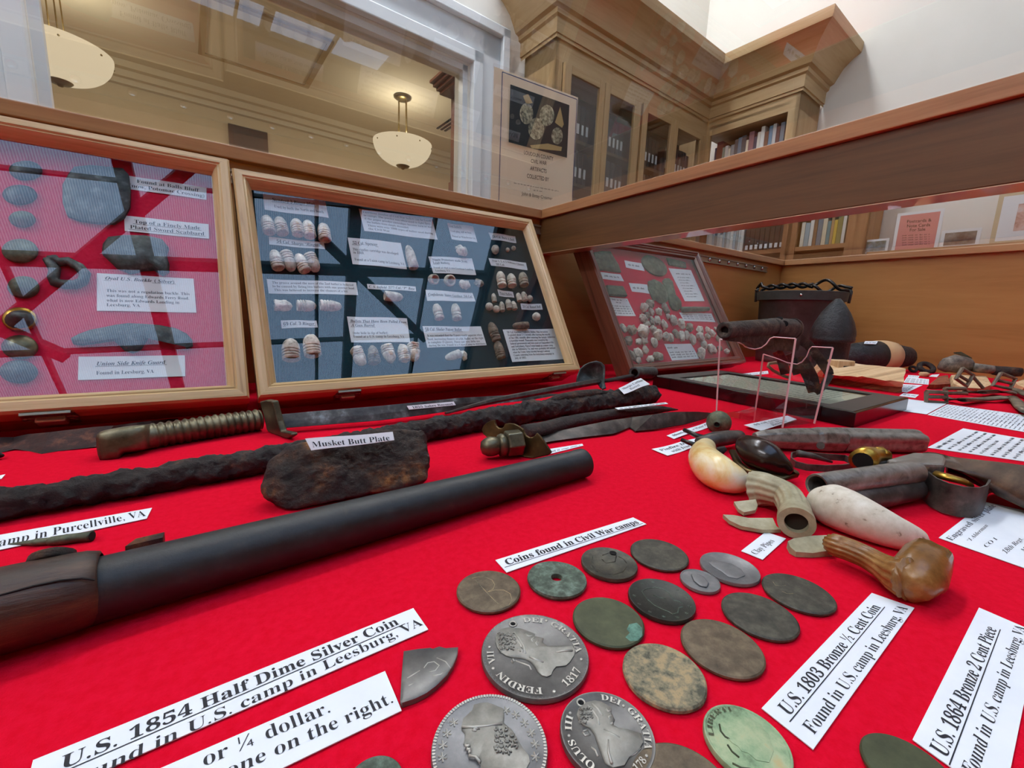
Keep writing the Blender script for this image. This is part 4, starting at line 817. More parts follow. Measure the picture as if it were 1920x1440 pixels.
# ---- sabre bayonet
t = thing('sabre_bayonet', (.0, .45, 0), 'sabre bayonet with a ribbed brass handle lying before the oak boxes', 'bayonet')
P3, R3 = zip(*rod_pts([(240, 826, 25), (278, 819, 23), (380, 803, 21.5), (488, 787, 19.5)])); pts, rr = fine(P3, R3, 170)
rr = [r * (1 + (.07 * math.sin((i - 28) / 142 * 2 * math.pi * 15) if i > 28 else .02)) for i, r in enumerate(rr)]
m = MB(); m.tube(pts, rr, 24); m.build('ribbed_handle', M['brass'], t, smooth=True)
k6_ = K(0, 660, 3); q = P3[0] + np.array([0, 0, .001]); pd = unit(np.array([-.15, -1, .25])); pm = [(556, 480), (562, 460), (580, 445), (612, 436), (645, 430), (700, 420), (745, 414), (790, 410), (832, 408), (842, 440), (845, 490), (838, 540), (790, 556), (745, 562), (715, 566), (702, 590), (698, 612), (680, 622), (640, 630), (600, 632), (580, 622), (566, 580), (558, 530)]
pol = [PL(*k6_(*w), q, pd) for w in pm]; cc = sum(pol) / len(pol); m = MB()
m.loft([[cc + (w - cc) * s + pd * h for w in pol] for s, h in ((.3, -.0112), (.7, -.0108), (.9, -.0088), (.99, -.005), (1, 0), (.99, .005), (.9, .0088), (.7, .0108), (.3, .0112))]); m.min_z(.0003); m.build('pommel', M['brass'], t, smooth=True)
d = depth(P3[-1]); gp = [(486, 753), (498, 750), (510, 752), (514, 768), (520, 790), (526, 808), (545, 812), (547, 817), (538, 823), (515, 826), (503, 823), (499, 805), (494, 780)]
ga = unit(pts[-1] - pts[-10]); poly = [PL(*q, P3[-1], -ga + np.array([-.35, -.25, 0])) for q in gp]; m = MB(); m.prism(poly, ga * .006); m.min_z(.0002); m.build('cross_guard', M['brass'], t, bevel=.0012)
bt_ = [(522, 777, 803), (600, 770, 797), (712, 761, 788), (800, 752, 777), (860, 746, 768), (930, 742, 757), (1000, 738, 749), (1045, 738, 741)]
m = MB(); sec = []
for u, v0, v1 in bt_:
    lo_ = P(u, v1, .006); dd = depth(lo_); hi = A(u, v0, dd + .007); mid = (lo_ + hi) / 2; bk = np.array([.1, .9, -.35]) * .003
    sec.append([lo_, lo_ * .55 + hi * .45 - bk * .25, hi, hi + bk, lo_ + bk])
m.loft(sec); m.build('blade', M['blade'], t)
qn = unit(np.cross(sec[4][0] - sec[3][0], sec[4][2] - sec[4][0])); qn = qn if qn[1] < 0 else -qn
card('label_card', 'small cream label reading 1855 Sabre Bayonet taped on the blade', [(763, 761), (850.7, 752.8), (854.6, 759.5), (767, 768)], slope_proj(sec[3][0] * .5 + sec[4][2] * .5 + qn * .001, qn), [('uv', '1855 Sabre Bayonet', .08, .95, .82, .55, 'b')])
# ---- flaking rust blade at the far side
t = tag(empty('rusted_sword', (-.1, .48, 0)), 'thin flaking rusted blade lying behind the sabre handle', 'sword blade')
k6a = K(0, 660, 3); up_ = [(-150, 500), (0, 480), (80, 478), (160, 462), (280, 452), (400, 441), (520, 425), (640, 410), (740, 400), (850, 385), (1000, 372)]; dn_ = [(-150, 585), (0, 565), (80, 550), (160, 556), (230, 572), (330, 556), (430, 548), (550, 535), (700, 505), (850, 470), (1000, 400)]
sec = []
for (x0, y0), (x1, y1) in zip(up_, dn_):
    lo_ = P(*k6a(x1, y1), .0005); hi = A(*k6a(x0, y0), depth(lo_) + .014); bk = np.array([0, .003, -.001]); sec.append([lo_, lo_ * .66 + hi * .34, lo_ * .33 + hi * .67, hi, hi + bk, lo_ + bk])
m = MB(); m.loft(sec); m.jitter(.0012, 110, 8); m.min_z(.0002); m.build('blade', M['rust_thin'], t)
t = thing('rust_flake', P(2, 852), 'dark rust flake at the picture edge before the rusted blade', 'relic')
m = MB(); m.tube([P(-25, 858, .003), P(-6, 852, .004), P(4, 854, .003)], [.004, .004, .0015], 8); m.jitter(.001, 200); m.min_z(.0002); m.build('flake', M['rust'], t)
# ---- socket bayonet
t = thing('socket_bayonet', (.45, .5, 0), 'dark socket bayonet with a saucer shaped shield and tube end beside the oak box corner', 'bayonet')
pr_ = [P(835, 775, .018), P(*k8b(250, 352), .019), P(*k8b(600, 285), .021), P(*k8b(820, 244), .023), P(*k8b(1000, 212), .025)]
pts, rr = fine(pr_, [.0012, .0032, .0042, .0045, .005], 40); m = MB(); m.tube(pts, rr, 6); m.build('spike', M['steel_dark'], t, angle=40)
dd = depth(pts[-1]); sp = [(845, 215), (853, 170), (872, 122), (900, 95), (940, 75), (990, 64), (1030, 75), (1052, 100), (1055, 150), (1050, 215), (1062, 262), (1040, 272), (1018, 258), (1003, 222), (965, 205), (905, 222)]
nn = unit(np.array([-.55, -.75, .35])); poly = [PL(*k8b(*q), pts[-1], nn) for q in sp]; c = sum(poly) / len(poly)
m = MB(); m.loft([[p - nn * .002 for p in poly], [p + nn * .0006 for p in poly], [c + (p - c) * .93 + nn * .001 for p in poly], [c + (p - c) * .82 - nn * .003 for p in poly], [c + (p - c) * .4 - nn * .006 for p in poly], [c + (p - c) * .1 - nn * .0065 for p in poly]]); m.build('shield', M['pewter'], t, smooth=True)
nk = [pts[-1], A(*k8b(1080, 205), dd + .03), A(*k8b(1180, 186), dd + .055), A(*k8b(1250, 172), dd + .07)]; m = MB(); m.tube(nk, [.004, .0045, .005, .005], 12, sy=.7); m.build('neck', M['rust'], t, smooth=True)
s0, s1 = A(*k8b(1262, 150), dd + .07), A(*k8b(1398, 146), dd + .12); e = unit(s1 - s0); L = np.linalg.norm(s1 - s0); m = MB(); m.lathe([(.006, .002), (.0095, 0), (.0098, .004), (.0098, L - .004), (.0102, L - .002), (.0098, L), (.007, L), (.007, .01)], s0, e, 24, caps=False); m.build('socket_tube', M['pewter'], t, smooth=True)
# ---- scabbard tip
t = thing('scabbard_piece', (.38, .34, 0), 'dark pointed scabbard piece lying between the rusty barrel and the flat knife', 'scabbard')
pts, rr = fine([P(*k8b(470, 575), .009), P(*k8b(620, 552), .009), P(*k8b(800, 505), .0085), P(*k8b(1110, 447), .0075), P(*k8b(1450, 412), .006), P(*k8b(1578, 415), .003)], [.0085, .0088, .0085, .0072, .0055, .0008], 60)
m = MB(); m.tube(pts, rr, 16, sy=.8); m.jitter(.0005, 130, 6); m.min_z(.0002); m.build('sheath', M['rust'], t, smooth=True)
card('label_card', 'thin white paper strip lying along the pointed scabbard piece', [k8b(1125, 402), k8b(1490, 362), k8b(1508, 372), k8b(1150, 414)], lambda u, v, h=0: P(u, v, .0152 + h), [('scr', .05, .95, .8, .45, 9)])
# ---- side knife with brass finial
t = thing('side_knife', (.25, .27, 0), 'flat bladed side knife with a notched brass guard and acorn finial', 'knife')
f0, f1 = P(*k8b(160, 690), .0105), P(*k8b(470, 650), .0125); e = unit(f1 - f0); L = np.linalg.norm(f1 - f0)
m = MB(); m.lathe([(0, -.0005), (.0022, 0), (.0032, .0006), (.0055, .0012), (.0078, .005), (.0083, .009), (.0075, .0135), (.006, .0155)], f0, e, 24, caps=False); m.build('acorn_finial', M['brass'], t, smooth=True)
m = MB(); m.lathe([(.006, .0145), (.0092, .016), (.0098, .0185), (.009, .021), (.0075, .022)], f0, e, 24); m.build('collar', M['brass'], t, smooth=True)
m = MB(); m.lathe([(.0085, .0215), (.0112, .0225), (.0114, .024), (.0114, .0345), (.0108, .036), (.0, .036)], f0 + UP * .0008, e, 6); m.build('hex_nut', M['brass'], t, bevel=.0008)
gq = [(165, 560), (178, 530), (200, 508), (228, 494), (256, 487), (262, 515), (272, 534), (288, 546), (306, 549), (322, 540), (330, 518), (360, 511), (400, 516), (440, 537), (465, 555), (472, 580), (488, 602), (510, 614), (535, 611), (552, 597), (562, 580), (585, 602), (610, 635), (640, 680), (668, 722), (640, 745), (540, 765), (430, 790), (330, 770), (230, 640), (175, 590)]
gc = f0 + e * .039; gn = unit(-e * .75 + np.array([-.05, -.6, .25])); poly = [PL(*k8b(*q), gc, gn) for q in gq]; m = MB(); m.prism(poly, -gn * .0028); m.min_z(.0002); m.build('notched_guard', M['bronze_dk'], t, bevel=.0006)
up_ = [(560, 608), (700, 572), (900, 530), (1110, 488), (1150, 484), (1250, 468), (1400, 450), (1500, 434), (1600, 430), (1720, 430), (1800, 436), (1850, 446)]; dn_ = [(620, 650), (700, 637), (900, 611), (1110, 588), (1150, 575), (1235, 540), (1275, 567), (1400, 557), (1500, 541), (1620, 521), (1750, 487), (1850, 452)]
sec = []
for a_, b_ in zip(up_, dn_):
    lo_ = P(*k8b(*b_), .0025); hi = A(*k8b(*a_), depth(lo_) + .018); bk = np.array([0, .0015, -.002]); sec.append([lo_, lo_ * .5 + hi * .5 - bk * .4, hi, hi + bk, lo_ + bk * .5])
m = MB(); m.loft(sec); m.min_z(.0002); m.build('blade', M['steel_dark'], t, angle=35)
card('label_card', 'white card half hidden behind the barrel tip and knife guard', [k8b(640, 700), k8b(890, 660), k8b(897, 673), k8b(650, 735)], TBL, [('scr', .1, .9, .75, .3, 5)])
# ---- small pen shaped brass piece
t = thing('brass_pencil_case', P(100, 1022), 'small pen shaped brass piece lying on the edge of the Purcellville card', 'brass piece')
P3, R3 = zip(*rod_pts([(18, 1021, 2.2), (60, 1017.5, 5.5), (66, 1017, 6.5), (93, 1014.5, 7), (98, 1014, 8.2), (120, 1011.5, 9), (124, 1011, 9.6), (128, 1010.5, 9), (160, 1006.5, 9), (172, 1005, 9.8)])); pts, rr = fine(P3, R3, 60); m = MB(); m.tube(pts, rr, 18); m.build('body', M['greenrelic'], t, smooth=True)
e = unit(pts[-1] - pts[-3]); m = MB(); m.lathe([(.0021, 0), (.0021, .0003), (0, .0003)], pts[-1], e, 14); m.build('opening', plain('dark opening', '#120f0c', .9), t)

# ---- round mouthpiece and the three pistols
kp = K(1200, 660, 3.692); kq = K(1480, 760, 4.364)
t = thing('round_mouthpiece', P(1356, 806), 'round olive mouthpiece with a dark hole beside the ivory gripped pistol', 'mouthpiece')
c, r = on_table(1357, 796, 18); c = c + np.array([.004, .008, 0]); e = unit(A(*kp(512, 528), depth(c) - .02) - c)
m = MB(); m.lathe([(r * math.sin(q) * 1.25, -r * math.cos(q)) for q in np.linspace(0, math.pi * .93, 14)] + [(r * .3, r * .98), (r * .26, r * .6), (0, r * .6)], c, e, 24, caps=False); m.jitter(.0002, 120); m.build('ball', M['greenrelic'], t, smooth=True)
m = MB(); m.lathe([(r * .27, 0), (0, .0002)], c + e * r * .72, e, 16); m.build('hole', plain('black hole', '#050505', 1), t)
# pistol with ivory grip
t = thing('ivory_grip_pistol', P(1345, 880), 'small pinfire pistol with a curved ivory grip and two hammers', 'pistol')
P3, R3 = zip(*rod_pts([(1324, 838, 17), (1319, 849, 23), (1322, 863, 29), (1337, 879, 33), (1357, 891, 32), (1376, 899, 27), (1388, 904, 19), (1395, 907, 8)])); pts, rr = fine(P3, R3, 40); m = MB(); m.tube(pts, rr, 24); m.min_z(.0004); m.build('ivory_grip', M['ivory'], t, smooth=True)
z0 = P3[0][2]; fr = [P(*kp(420, 625), z0 + .003), P(*kp(520, 605), z0 + .003), P(*kp(620, 592), z0 + .003), P(*kp(690, 575), z0 + .003)]; m = MB(); m.tube(fr, [.0065, .009, .0085, .006], 10, sy=.8); m.build('frame', M['steel_dark'], t, smooth=True)
for s0, s1, s2 in (((470, 600), (390, 578), (305, 538)), ((460, 640), (370, 640), (285, 607))):
    m = MB(); m.tube([P(*kp(*s0), z0 + .005), P(*kp(*s1), z0 + .007), P(*kp(*s2), z0 + .009)], [.003, .0028, .0022], 10, sy=.8); m.build('hammer', M['wire'], t, smooth=True)
m = MB(); m.tube([P(*kp(540, 690), .008), P(*kp(570, 678), .010), P(*kp(595, 665), .012)], [.004, .0035, .002], 8); m.build('trigger_plate', M['rust'], t, smooth=True)
# silver pepperbox pistol with dark wooden grip
t = thing('silver_pistol', P(1600, 850), 'engraved grey pistol with a thick barrel cluster and dark teardrop wooden grip', 'pistol')
P3, R3 = zip(*[(P(*kp(x, y), z), r / 3.692 * depth(P(*kp(x, y), z)) / FPX) for x, y, z, r in ((730, 630, .020, 60), (755, 660, .019, 88), (810, 700, .017, 112), (880, 740, .015, 112), (950, 780, .0125, 88), (1010, 812, .0105, 58), (1050, 838, .009, 22))]); pts, rr = fine(P3, R3, 36); m = MB(); m.tube(pts, rr, 24); m.min_z(.0015); m.build('wooden_grip', M['grip'], t, smooth=True)
m = MB(); m.tube([P(*kp(*q), z) for q, z in (((645, 690), .008), ((680, 770), .006), ((740, 820), .0055), ((850, 850), .005), ((980, 872), .0045), ((1068, 850), .006), ((1075, 828), .009))], .0036, 10, sy=.6); m.min_z(.0004); m.build('grip_strap', M['bronze_dk'], t, smooth=True)
b0, rb = on_table(1533, 824, 21.5); b1, _ = on_table(1722, 829, 20); e = unit(b1 - b0); L = np.linalg.norm(b1 - b0); e[2] = 0
m = MB(); prof = [(rb * .5, -.064), (rb * .74, -.056), (rb * .93, -.04), (rb * 1.02, -.02), (rb * 1.02, -.006), (rb * 1.12, -.002), (rb * 1.14, .02), (rb * 1.08, .022), (rb * 1.02, .024)]; m.lathe(prof, b0, e, 8, caps=True); m.build('frame', M['steel'], t, bevel=.001)
m = MB(); sc = []
for s, k in ((.023, 1.02), (L * .5, 1), (L - .004, 1), (L, .93)):
    x = unit(np.cross(UP, e)); y = np.cross(e, x); sc.append([b0 + e * s + (x * math.cos(q) + y * math.sin(q)) * rb * k * (1 + .085 * math.cos(5 * q - .3)) for q in np.linspace(0, 2 * math.pi, 41)[:-1]])
m.loft(sc); m.build('barrel_cluster', M['steel'], t, angle=40)
for q in range(5):
    aa = 2 * math.pi * q / 5 + .06; m = MB(); m.lathe([(rb * .3, 0), (0, .0003)], b0 + e * (L + .0001) + (x * math.cos(aa) + y * math.sin(aa)) * rb * .6, e, 14); m.build('muzzle', plain('pepperbox bore', '#060606', 1), t)
m = MB(); sq = P(*kp(1250, 648), .022); m.lathe([(.003, 0), (.003, .0008), (0, .001)], sq - unit(sq - b0) * .0, unit(EYE - sq), 14); m.build('frame_screw', M['steel_dark'], t)
def band(pts_px, k, zlo, zhi, th, name, mat, par, closed=True, proj=None):
    lo_ = [P(*k(*q), zlo) for q in pts_px]; c = sum(lo_) / len(lo_); m = MB(); vs = []
    out = [(p, p + UP * (zhi - zlo), p + UP * (zhi - zlo) - unit(p - c) * th, p - unit(p - c) * th) for p in lo_]
    n = len(out); vs = [p for q in out for p in q]; fs = [(i * 4 + j, ((i + 1) % n) * 4 + j, ((i + 1) % n) * 4 + (j + 1) % 4, i * 4 + (j + 1) % 4) for i in range(n if closed else n - 1) for j in range(4)]
    if not closed: fs += [(0, 1, 2, 3), ((n - 1) * 4 + 3, (n - 1) * 4 + 2, (n - 1) * 4 + 1, (n - 1) * 4)]
    m.add(vs, fs); return m.build(name, mat, par, angle=50)
band([(1035, 770), (1040, 735), (1080, 725), (1180, 735), (1300, 745), (1420, 755), (1478, 785), (1470, 812), (1400, 825), (1280, 830), (1150, 822), (1070, 800)], kp, .004, .0095, .0012, 'trigger_guard', M['steel_dark'], t)
m = MB(); m.tube([P(*kp(1090, 700), .013), P(*kp(1200, 722), .011), P(*kp(1330, 762), .007)], [.003, .0025, .001], 8); m.build('trigger', M['steel_dark'], t, smooth=True)
# double barrelled pistol cut by the picture edge
t = thing('double_barrel_pistol', P(1760, 930), 'old double barrelled pistol with brass nozzle, wide trigger guard and dark wooden stock', 'pistol')
def bored(c0, c1, r0, r1, name, mat, wall=.8):
    e = unit(c1 - c0); L = np.linalg.norm(c1 - c0); m = MB(); m.lathe([(r0 * wall, .03), (r0 * wall, .0006), (r0 * .97, 0), (r0, .0008), (r1, L), (0, L)], c0, e, 28, caps=False); m.build(name, mat, t, angle=40)
    m = MB(); m.lathe([(r0 * wall * 1.01, 0), (0, .0002)], c0 + e * .022, e, 20); return m.build('bore', plain('black gun bore', '#040404', 1), t)
z1 = .0205; r1 = 22.5 * depth(P(1531, 911, z1)) / FPX; c0, c1 = P(1531, 911, z1), P(1714, 884, z1 + .001)
bored(c0, c1, r1, r1 * 1.05, 'upper_barrel', M['steel'])
d0, d1 = P(1527, 955, .0085), P(1712, 915, .0095); bored(d0, d1, .0082, .0085, 'lower_barrel', M['steel_dark'], .8)
e = unit(c1 - c0); sd = unit(np.cross(e, UP)); m = MB()
m.prism([P(*kq(*w), .0275) for w in ((790, 440), (880, 415), (1010, 382), (1180, 388), (1268, 402), (1290, 440), (1275, 486), (1150, 482), (1030, 470), (900, 468))], -UP * .021); m.build('frame', M['steel'], t, bevel=.002)
nz = [P(*kq(600, 455), .026), P(*kq(640, 420), .027), P(*kq(700, 408), .028), P(*kq(800, 412), .028)]; m = MB(); m.tube(nz, [.0085, .008, .006, .0045], 16); m.build('brass_nozzle', M['brassbright'], t, smooth=True)
m = MB(); m.tube([P(*kq(690, 400), .029), P(*kq(760, 385), .030), P(*kq(805, 415), .029)], [.005, .0045, .003], 10); m.build('nozzle_tip', M['brassbright'], t, smooth=True)
m = MB(); q = nz[0] + unit(nz[0] - nz[1]) * .0003; m.lathe([(.0062, 0), (0, .0002)], q, unit(nz[0] - nz[1]), 16); m.build('nozzle_hole', plain('black nozzle hole', '#050505', 1), t)
m = MB(); m.tube([P(*kq(630, 470), .023), P(*kq(780, 462), .024)], .003, 8); m.build('nipple_rod', M['steel'], t, smooth=True)
m = MB(); up_ = [(1255, 400), (1340, 425), (1450, 440), (1600, 455), (1800, 475), (2000, 500), (2400, 560)]; dn_ = [(1250, 500), (1340, 520), (1500, 585), (1640, 670), (1800, 785), (2000, 880), (2400, 1060)]; sec = []
for a_, b_ in zip(up_, dn_):
    hi = P(*kq(*a_), .026); lo_ = A(*kq(*b_), depth(hi) - .025); cc = (hi + lo_) / 2; hh = (hi - lo_) / 2; bk = np.array([.35, .94, 0]) * np.linalg.norm(hh) * .75
    sec.append([cc + hh * math.cos(q) - bk * math.sin(q) for q in np.linspace(0, 2 * math.pi, 17)[:-1]])
m.loft(sec); m.min_z(.0015); m.build('wooden_stock', M['stock2'], t, smooth=True)
band([(1055, 640), (1058, 700), (1085, 770), (1150, 830), (1250, 880), (1380, 915), (1500, 922), (1560, 900), (1590, 860), (1610, 790), (1615, 740), (1640, 720), (1700, 700)], kq, .0012, .022, .0014, 'trigger_guard', M['steel_dark'], t, closed=False)
m = MB(); m.tube([P(*kq(1190, 560), .022), P(*kq(1320, 595), .022), P(*kq(1430, 625), .021), P(*kq(1490, 655), .019)], [.004, .004, .0035, .0025], 10, sy=.6); m.build('brass_trigger', M['brassbright'], t, smooth=True)
m = MB(); m.tube([P(*kq(1290, 520), .016), P(*kq(1450, 560), .015), P(*kq(1600, 630), .014), P(*kq(1720, 700), .012)], [.006, .008, .008, .003], 10, sy=.5); m.build('trigger_plate', M['steel_dark'], t, smooth=True)

# ---- clay pipes
def hollow(pts, rads, wall, name, mat, par, n=40, segs=24, jit=.0002):
    pts, rr = fine(pts, rads, n); m = MB(); m.tube(pts + pts[::-1][:-1], rr + [r * wall for r in rr[::-1][:-1]], segs, caps=False) if False else None
    m = MB(); m.tube(pts, rr, segs, caps=False); k = len(m.v); m.tube(pts, [r * wall for r in rr], segs, caps=False)
    fs = [(j, (j + 1) % segs, k + (j + 1) % segs, k + j) for j in range(segs)] + [(k - segs + j, 2 * k - segs + j, 2 * k - segs + (j + 1) % segs, k - segs + (j + 1) % segs) for j in range(segs)]
    for f in fs: m.f.append(list(f)); m.uv.append(None); m.mi.append(0)
    out = []
    for i, p in enumerate(m.v[:k]):
        c = pts[i // segs]; out.append(tuple(c + (np.array(p) - c) * (1 + .035 * math.cos(14 * 2 * math.pi * (i % segs) / segs) * (i // segs < n * .75))))
    m.v[:k] = out; m.jitter(jit, 120, 2); m.min_z(.0003); return m.build(name, mat, par, angle=50)
t = thing('elbow_pipe', P(1480, 990), 'broken grey green elbow pipe with its socket hole facing out', 'clay pipe')
px_ = [(1416, 917, .0095, 33), (1433, 917, .0116, 30), (1452, 921, .0132, 27), (1472, 929, .013, 25.5), (1485, 945, .012, 25.5), (1490, 960, .0112, 27), (1492, 972, .0108, 30), (1493, 981, .0105, 31)]
P3 = [P(u, v, z) for u, v, z, r in px_]; R3 = [r * depth(p) / FPX for p, (_, _, _, r) in zip(P3, px_)]
hollow(P3, R3, .62, 'elbow', M['clay'], t, segs=84); e = unit(P3[-1] - P3[-2])
m = MB(); m.lathe([(R3[-1] * .64, 0), (0, .0002)], P3[-1] - e * .004, e, 16); m.build('socket_hole', plain('dark pipe hole', '#2a2116', 1), t)
def shard(name, label, top, z0, z1, mat, th=.0022):
    m = MB(); n = len(top); p = [P(u, v, z) for u, v, z in top]; m.loft([[q - UP * min(th, q[2]) for q in p], p]); m.jitter(.0003, 140, top[0][0] * .01); m.min_z(.0003); return tag(m.build(name, M[mat], angle=40), label, 'pipe shard')
shard('pipe_shard', 'curved grey shard tucked under the broken elbow pipe', [(*kp(650, 1035), .006), (*kp(720, 1028), .007), (*kp(800, 1018), .009), (*kp(815, 1060), .008), (*kp(800, 1095), .004), (*kp(720, 1112), .003), (*kp(680, 1085), .004)], 0, 0, 'clay')
shard('pipe_shard', 'flat grey shard with a rough edge above the Clay Pipes card', [(*kp(575, 1125), .0045), (*kp(650, 1130), .005), (*kp(750, 1148), .0055), (*kp(920, 1148), .0055), (*kp(945, 1205), .004), (*kp(978, 1228), .003), (*kp(850, 1232), .003), (*kp(700, 1205), .003), (*kp(620, 1165), .0035)], 0, 0, 'clay')
shard('pipe_shard', 'grey shard lying at the tip of the brown glazed pipe', [(*kp(1020, 1310), .005), (*kp(1060, 1290), .006), (*kp(1200, 1272), .0065), (*kp(1340, 1265), .0065), (*kp(1370, 1310), .006), (*kp(1340, 1370), .004), (*kp(1200, 1392), .003), (*kp(1080, 1385), .003), (*kp(1040, 1350), .004)], 0, 0, 'clay', .004)
t = thing('white_clay_pipe', P(1640, 1010), 'speckled white clay pipe bowl lying between pistol and brown pipe', 'clay pipe')
px_ = [(1541, 938, .0135, 25), (1545, 941, .0135, 33), (1555, 945, .0135, 38.5), (1575, 953, .0135, 40.5), (1600, 964, .0130, 39.5), (1638, 981, .0115, 36), (1675, 997, .009, 31), (1705, 1007, .0065, 25), (1726, 1013, .005, 18), (1738, 1016, .0045, 8)]
P3 = [P(u, v, z) for u, v, z, r in px_]; R3 = [r * depth(p) / FPX for p, (_, _, _, r) in zip(P3, px_)]; pts, rr = fine(P3, R3, 50)
m = MB(); m.tube(pts, rr, 28); m.min_z(.0004); m.build('bowl', M['whiteclay'], t, smooth=True)
t = thing('brown_glazed_pipe', P(1680, 1090), 'broken brown glazed pipe with a ribbed stem and open bowl', 'clay pipe')
px_ = [(1555, 1020, .008, 12), (1562, 1021, .009, 19), (1590, 1030, .0095, 20), (1625, 1045, .0095, 20.5), (1655, 1062, .0098, 23), (1682, 1078, .010, 31), (1703, 1086, .011, 38)]
P3 = [P(u, v, z) for u, v, z, r in px_]; R3 = [r * depth(p) / FPX for p, (_, _, _, r) in zip(P3, px_)]; pts, rr = fine(P3, R3, 60)
m = MB(); rings = []
for i, p in enumerate(pts):
    e = unit(pts[min(i + 1, 59)] - pts[max(i - 1, 0)]); x = unit(np.cross(UP, e)); y = np.cross(e, x); rings.append([p + (x * math.cos(q) + y * math.sin(q)) * rr[i] * (1 + .06 * math.cos(14 * q)) for q in np.linspace(0, 2 * math.pi, 57)[:-1]])
m.loft(rings); m.min_z(.0004); m.build('ribbed_stem', M['glaze'], t, smooth=True)
c0 = P(1706, 1095, .009); c1 = P(1742, 1040, .0125); e = unit(c1 - c0); L = np.linalg.norm(c1 - c0); rb = 43 * depth(c0) / FPX
m = MB(); m.lathe([(0, -rb * .35), (rb * .5, -rb * .3), (rb * .85, -.001), (rb, L * .3), (rb * .95, L * .7), (rb * .86, L), (rb * .70, L * 1.02), (rb * .72, L * .6), (rb * .5, L * .15), (0, L * .1)], c0, e, 28, caps=False); m.jitter(.0016, 60, 1); m.jitter(.0005, 200, 1); m.min_z(.0004); m.build('bowl', M['glaze'], t, smooth=True)

# ---- acrylic stand with the relic revolver
t = thing('acrylic_stand', P(1430, 795), 'clear acrylic stand of two notched uprights holding a relic revolver', 'stand')
qs = [P(*q, 0) for q in ((1342, 781), (1467, 806), (1525, 798), (1415, 770))]; m = MB(); m.hexa([p + UP * z for z in (.0004, .0032) for p in qs]); m.build('base_plate', M['acrylic'], t)
for (i, j), out in (((0, 1), [(1342, 779), (1466, 803), (1491, 635), (1450, 632), (1443, 635), (1436, 645), (1427, 652), (1415, 655), (1404, 653), (1396, 650), (1392, 646), (1380, 640), (1349, 636)]), ((3, 2), [(1415, 768), (1525, 795), (1560, 652), (1521, 650), (1516, 655), (1511, 668), (1502, 679), (1493, 683), (1475, 680), (1455, 672), (1430, 664)])):
    w = qs[j] - qs[i]; nn = unit(np.array([w[1], -w[0], 0])); poly = [PL(*q, qs[i], nn) for q in out]; m = MB(); m.prism(poly, -nn * .003); m.build('upright', M['acrylic'], t)
    for a_, b_ in ((0, len(out) - 1), (1, 2)) : m = MB(); m.tube([poly[a_] - nn * .0015 + UP * .0005, poly[b_] - nn * .0015], .0011, 4); m.build('upright_edge', M['acryedge'], t)
    m = MB(); m.tube([p - nn * .0015 for p in poly[2:]], .0007, 4); m.build('upright_edge', M['acryedge'], t)
k2 = K(1320, 480, 6)
t = thing('relic_revolver', A(1450, 640, .56), 'rust eaten revolver without grips resting across the acrylic stand', 'revolver')
m0, m1 = A(*k2(222, 838), .485), A(*k2(760, 800), .545); e = unit(m1 - m0); L = np.linalg.norm(m1 - m0); rp = 16 * .485 / FPX
m = MB(); r_ = rp * 1.0
m.lathe([(r_ * .5, .02), (r_ * .52, .0005), (r_ * .9, 0), (r_, .001), (r_ * 1.03, L * .4), (r_ * 1.08, L * .75), (r_ * 1.12, L * .98), (r_ * .9, L)], m0, e, 22, caps=False); m.jitter(.0006, 130, 4); m.build('barrel', M['rust_lt'], t, smooth=True)
m = MB(); m.lathe([(r_ * .52, 0), (0, .0002)], m0 + e * .004, e, 14); m.build('bore', plain('relic bore', '#020202', 1), t)
m = MB(); up_ = [(225, 860), (330, 875), (440, 880), (530, 860), (600, 845), (680, 850), (760, 870)]; dn_ = [(270, 955), (340, 965), (450, 965), (520, 1000), (580, 1060), (640, 1030), (760, 990)]; sec = []
for i, (a_, b_) in enumerate(zip(up_, dn_)):
    d = .487 + .058 * i / 6; hi, lo_ = A(*k2(*a_), d), A(*k2(*b_), d); bk = np.array([.3, .95, 0]) * .008; sec.append([lo_ - bk * .4, hi - bk * .5, hi + bk, lo_ + bk])
m.loft(sec); m.jitter(.0006, 150, 2); m.build('loading_lever', M['rust_lt'], t, smooth=True)
y0, y1 = A(*k2(745, 805), .545), A(*k2(985, 820), .575); e2 = unit(y1 - y0); L2 = np.linalg.norm(y1 - y0); rc = 18.0 * .56 / FPX
m = MB(); m.lathe([(rc * .5, 0), (rc * .95, .0005), (rc, .003), (rc * 1.03, L2 * .5), (rc * 1.02, L2 - .001), (rc * .6, L2)], y0, e2, 22); m.jitter(.0005, 140, 6); m.build('cylinder', M['rust_lt'], t, smooth=True)
for q in (.5, 1.3):
    x = unit(np.cross(UP, e2)); y = np.cross(e2, x); d_ = x * -math.cos(q) + y * math.sin(q); cc = y0 + e2 * L2 * .22 + d_ * rc * 1.0; m = MB(); m.lathe([(.0042, 0), (0, .0003)], cc, unit(d_ - e2 * .7), 12); m.build('chamber_hole', plain('chamber hole', '#020202', 1), t)
m = MB(); m.lathe([(rc * .6, 0), (rc * 1.12, .0004), (rc * 1.12, .003), (rc * .6, .0035)], y1, e2, 22); m.build('recoil_shield', M['rust_lt'], t, angle=40)
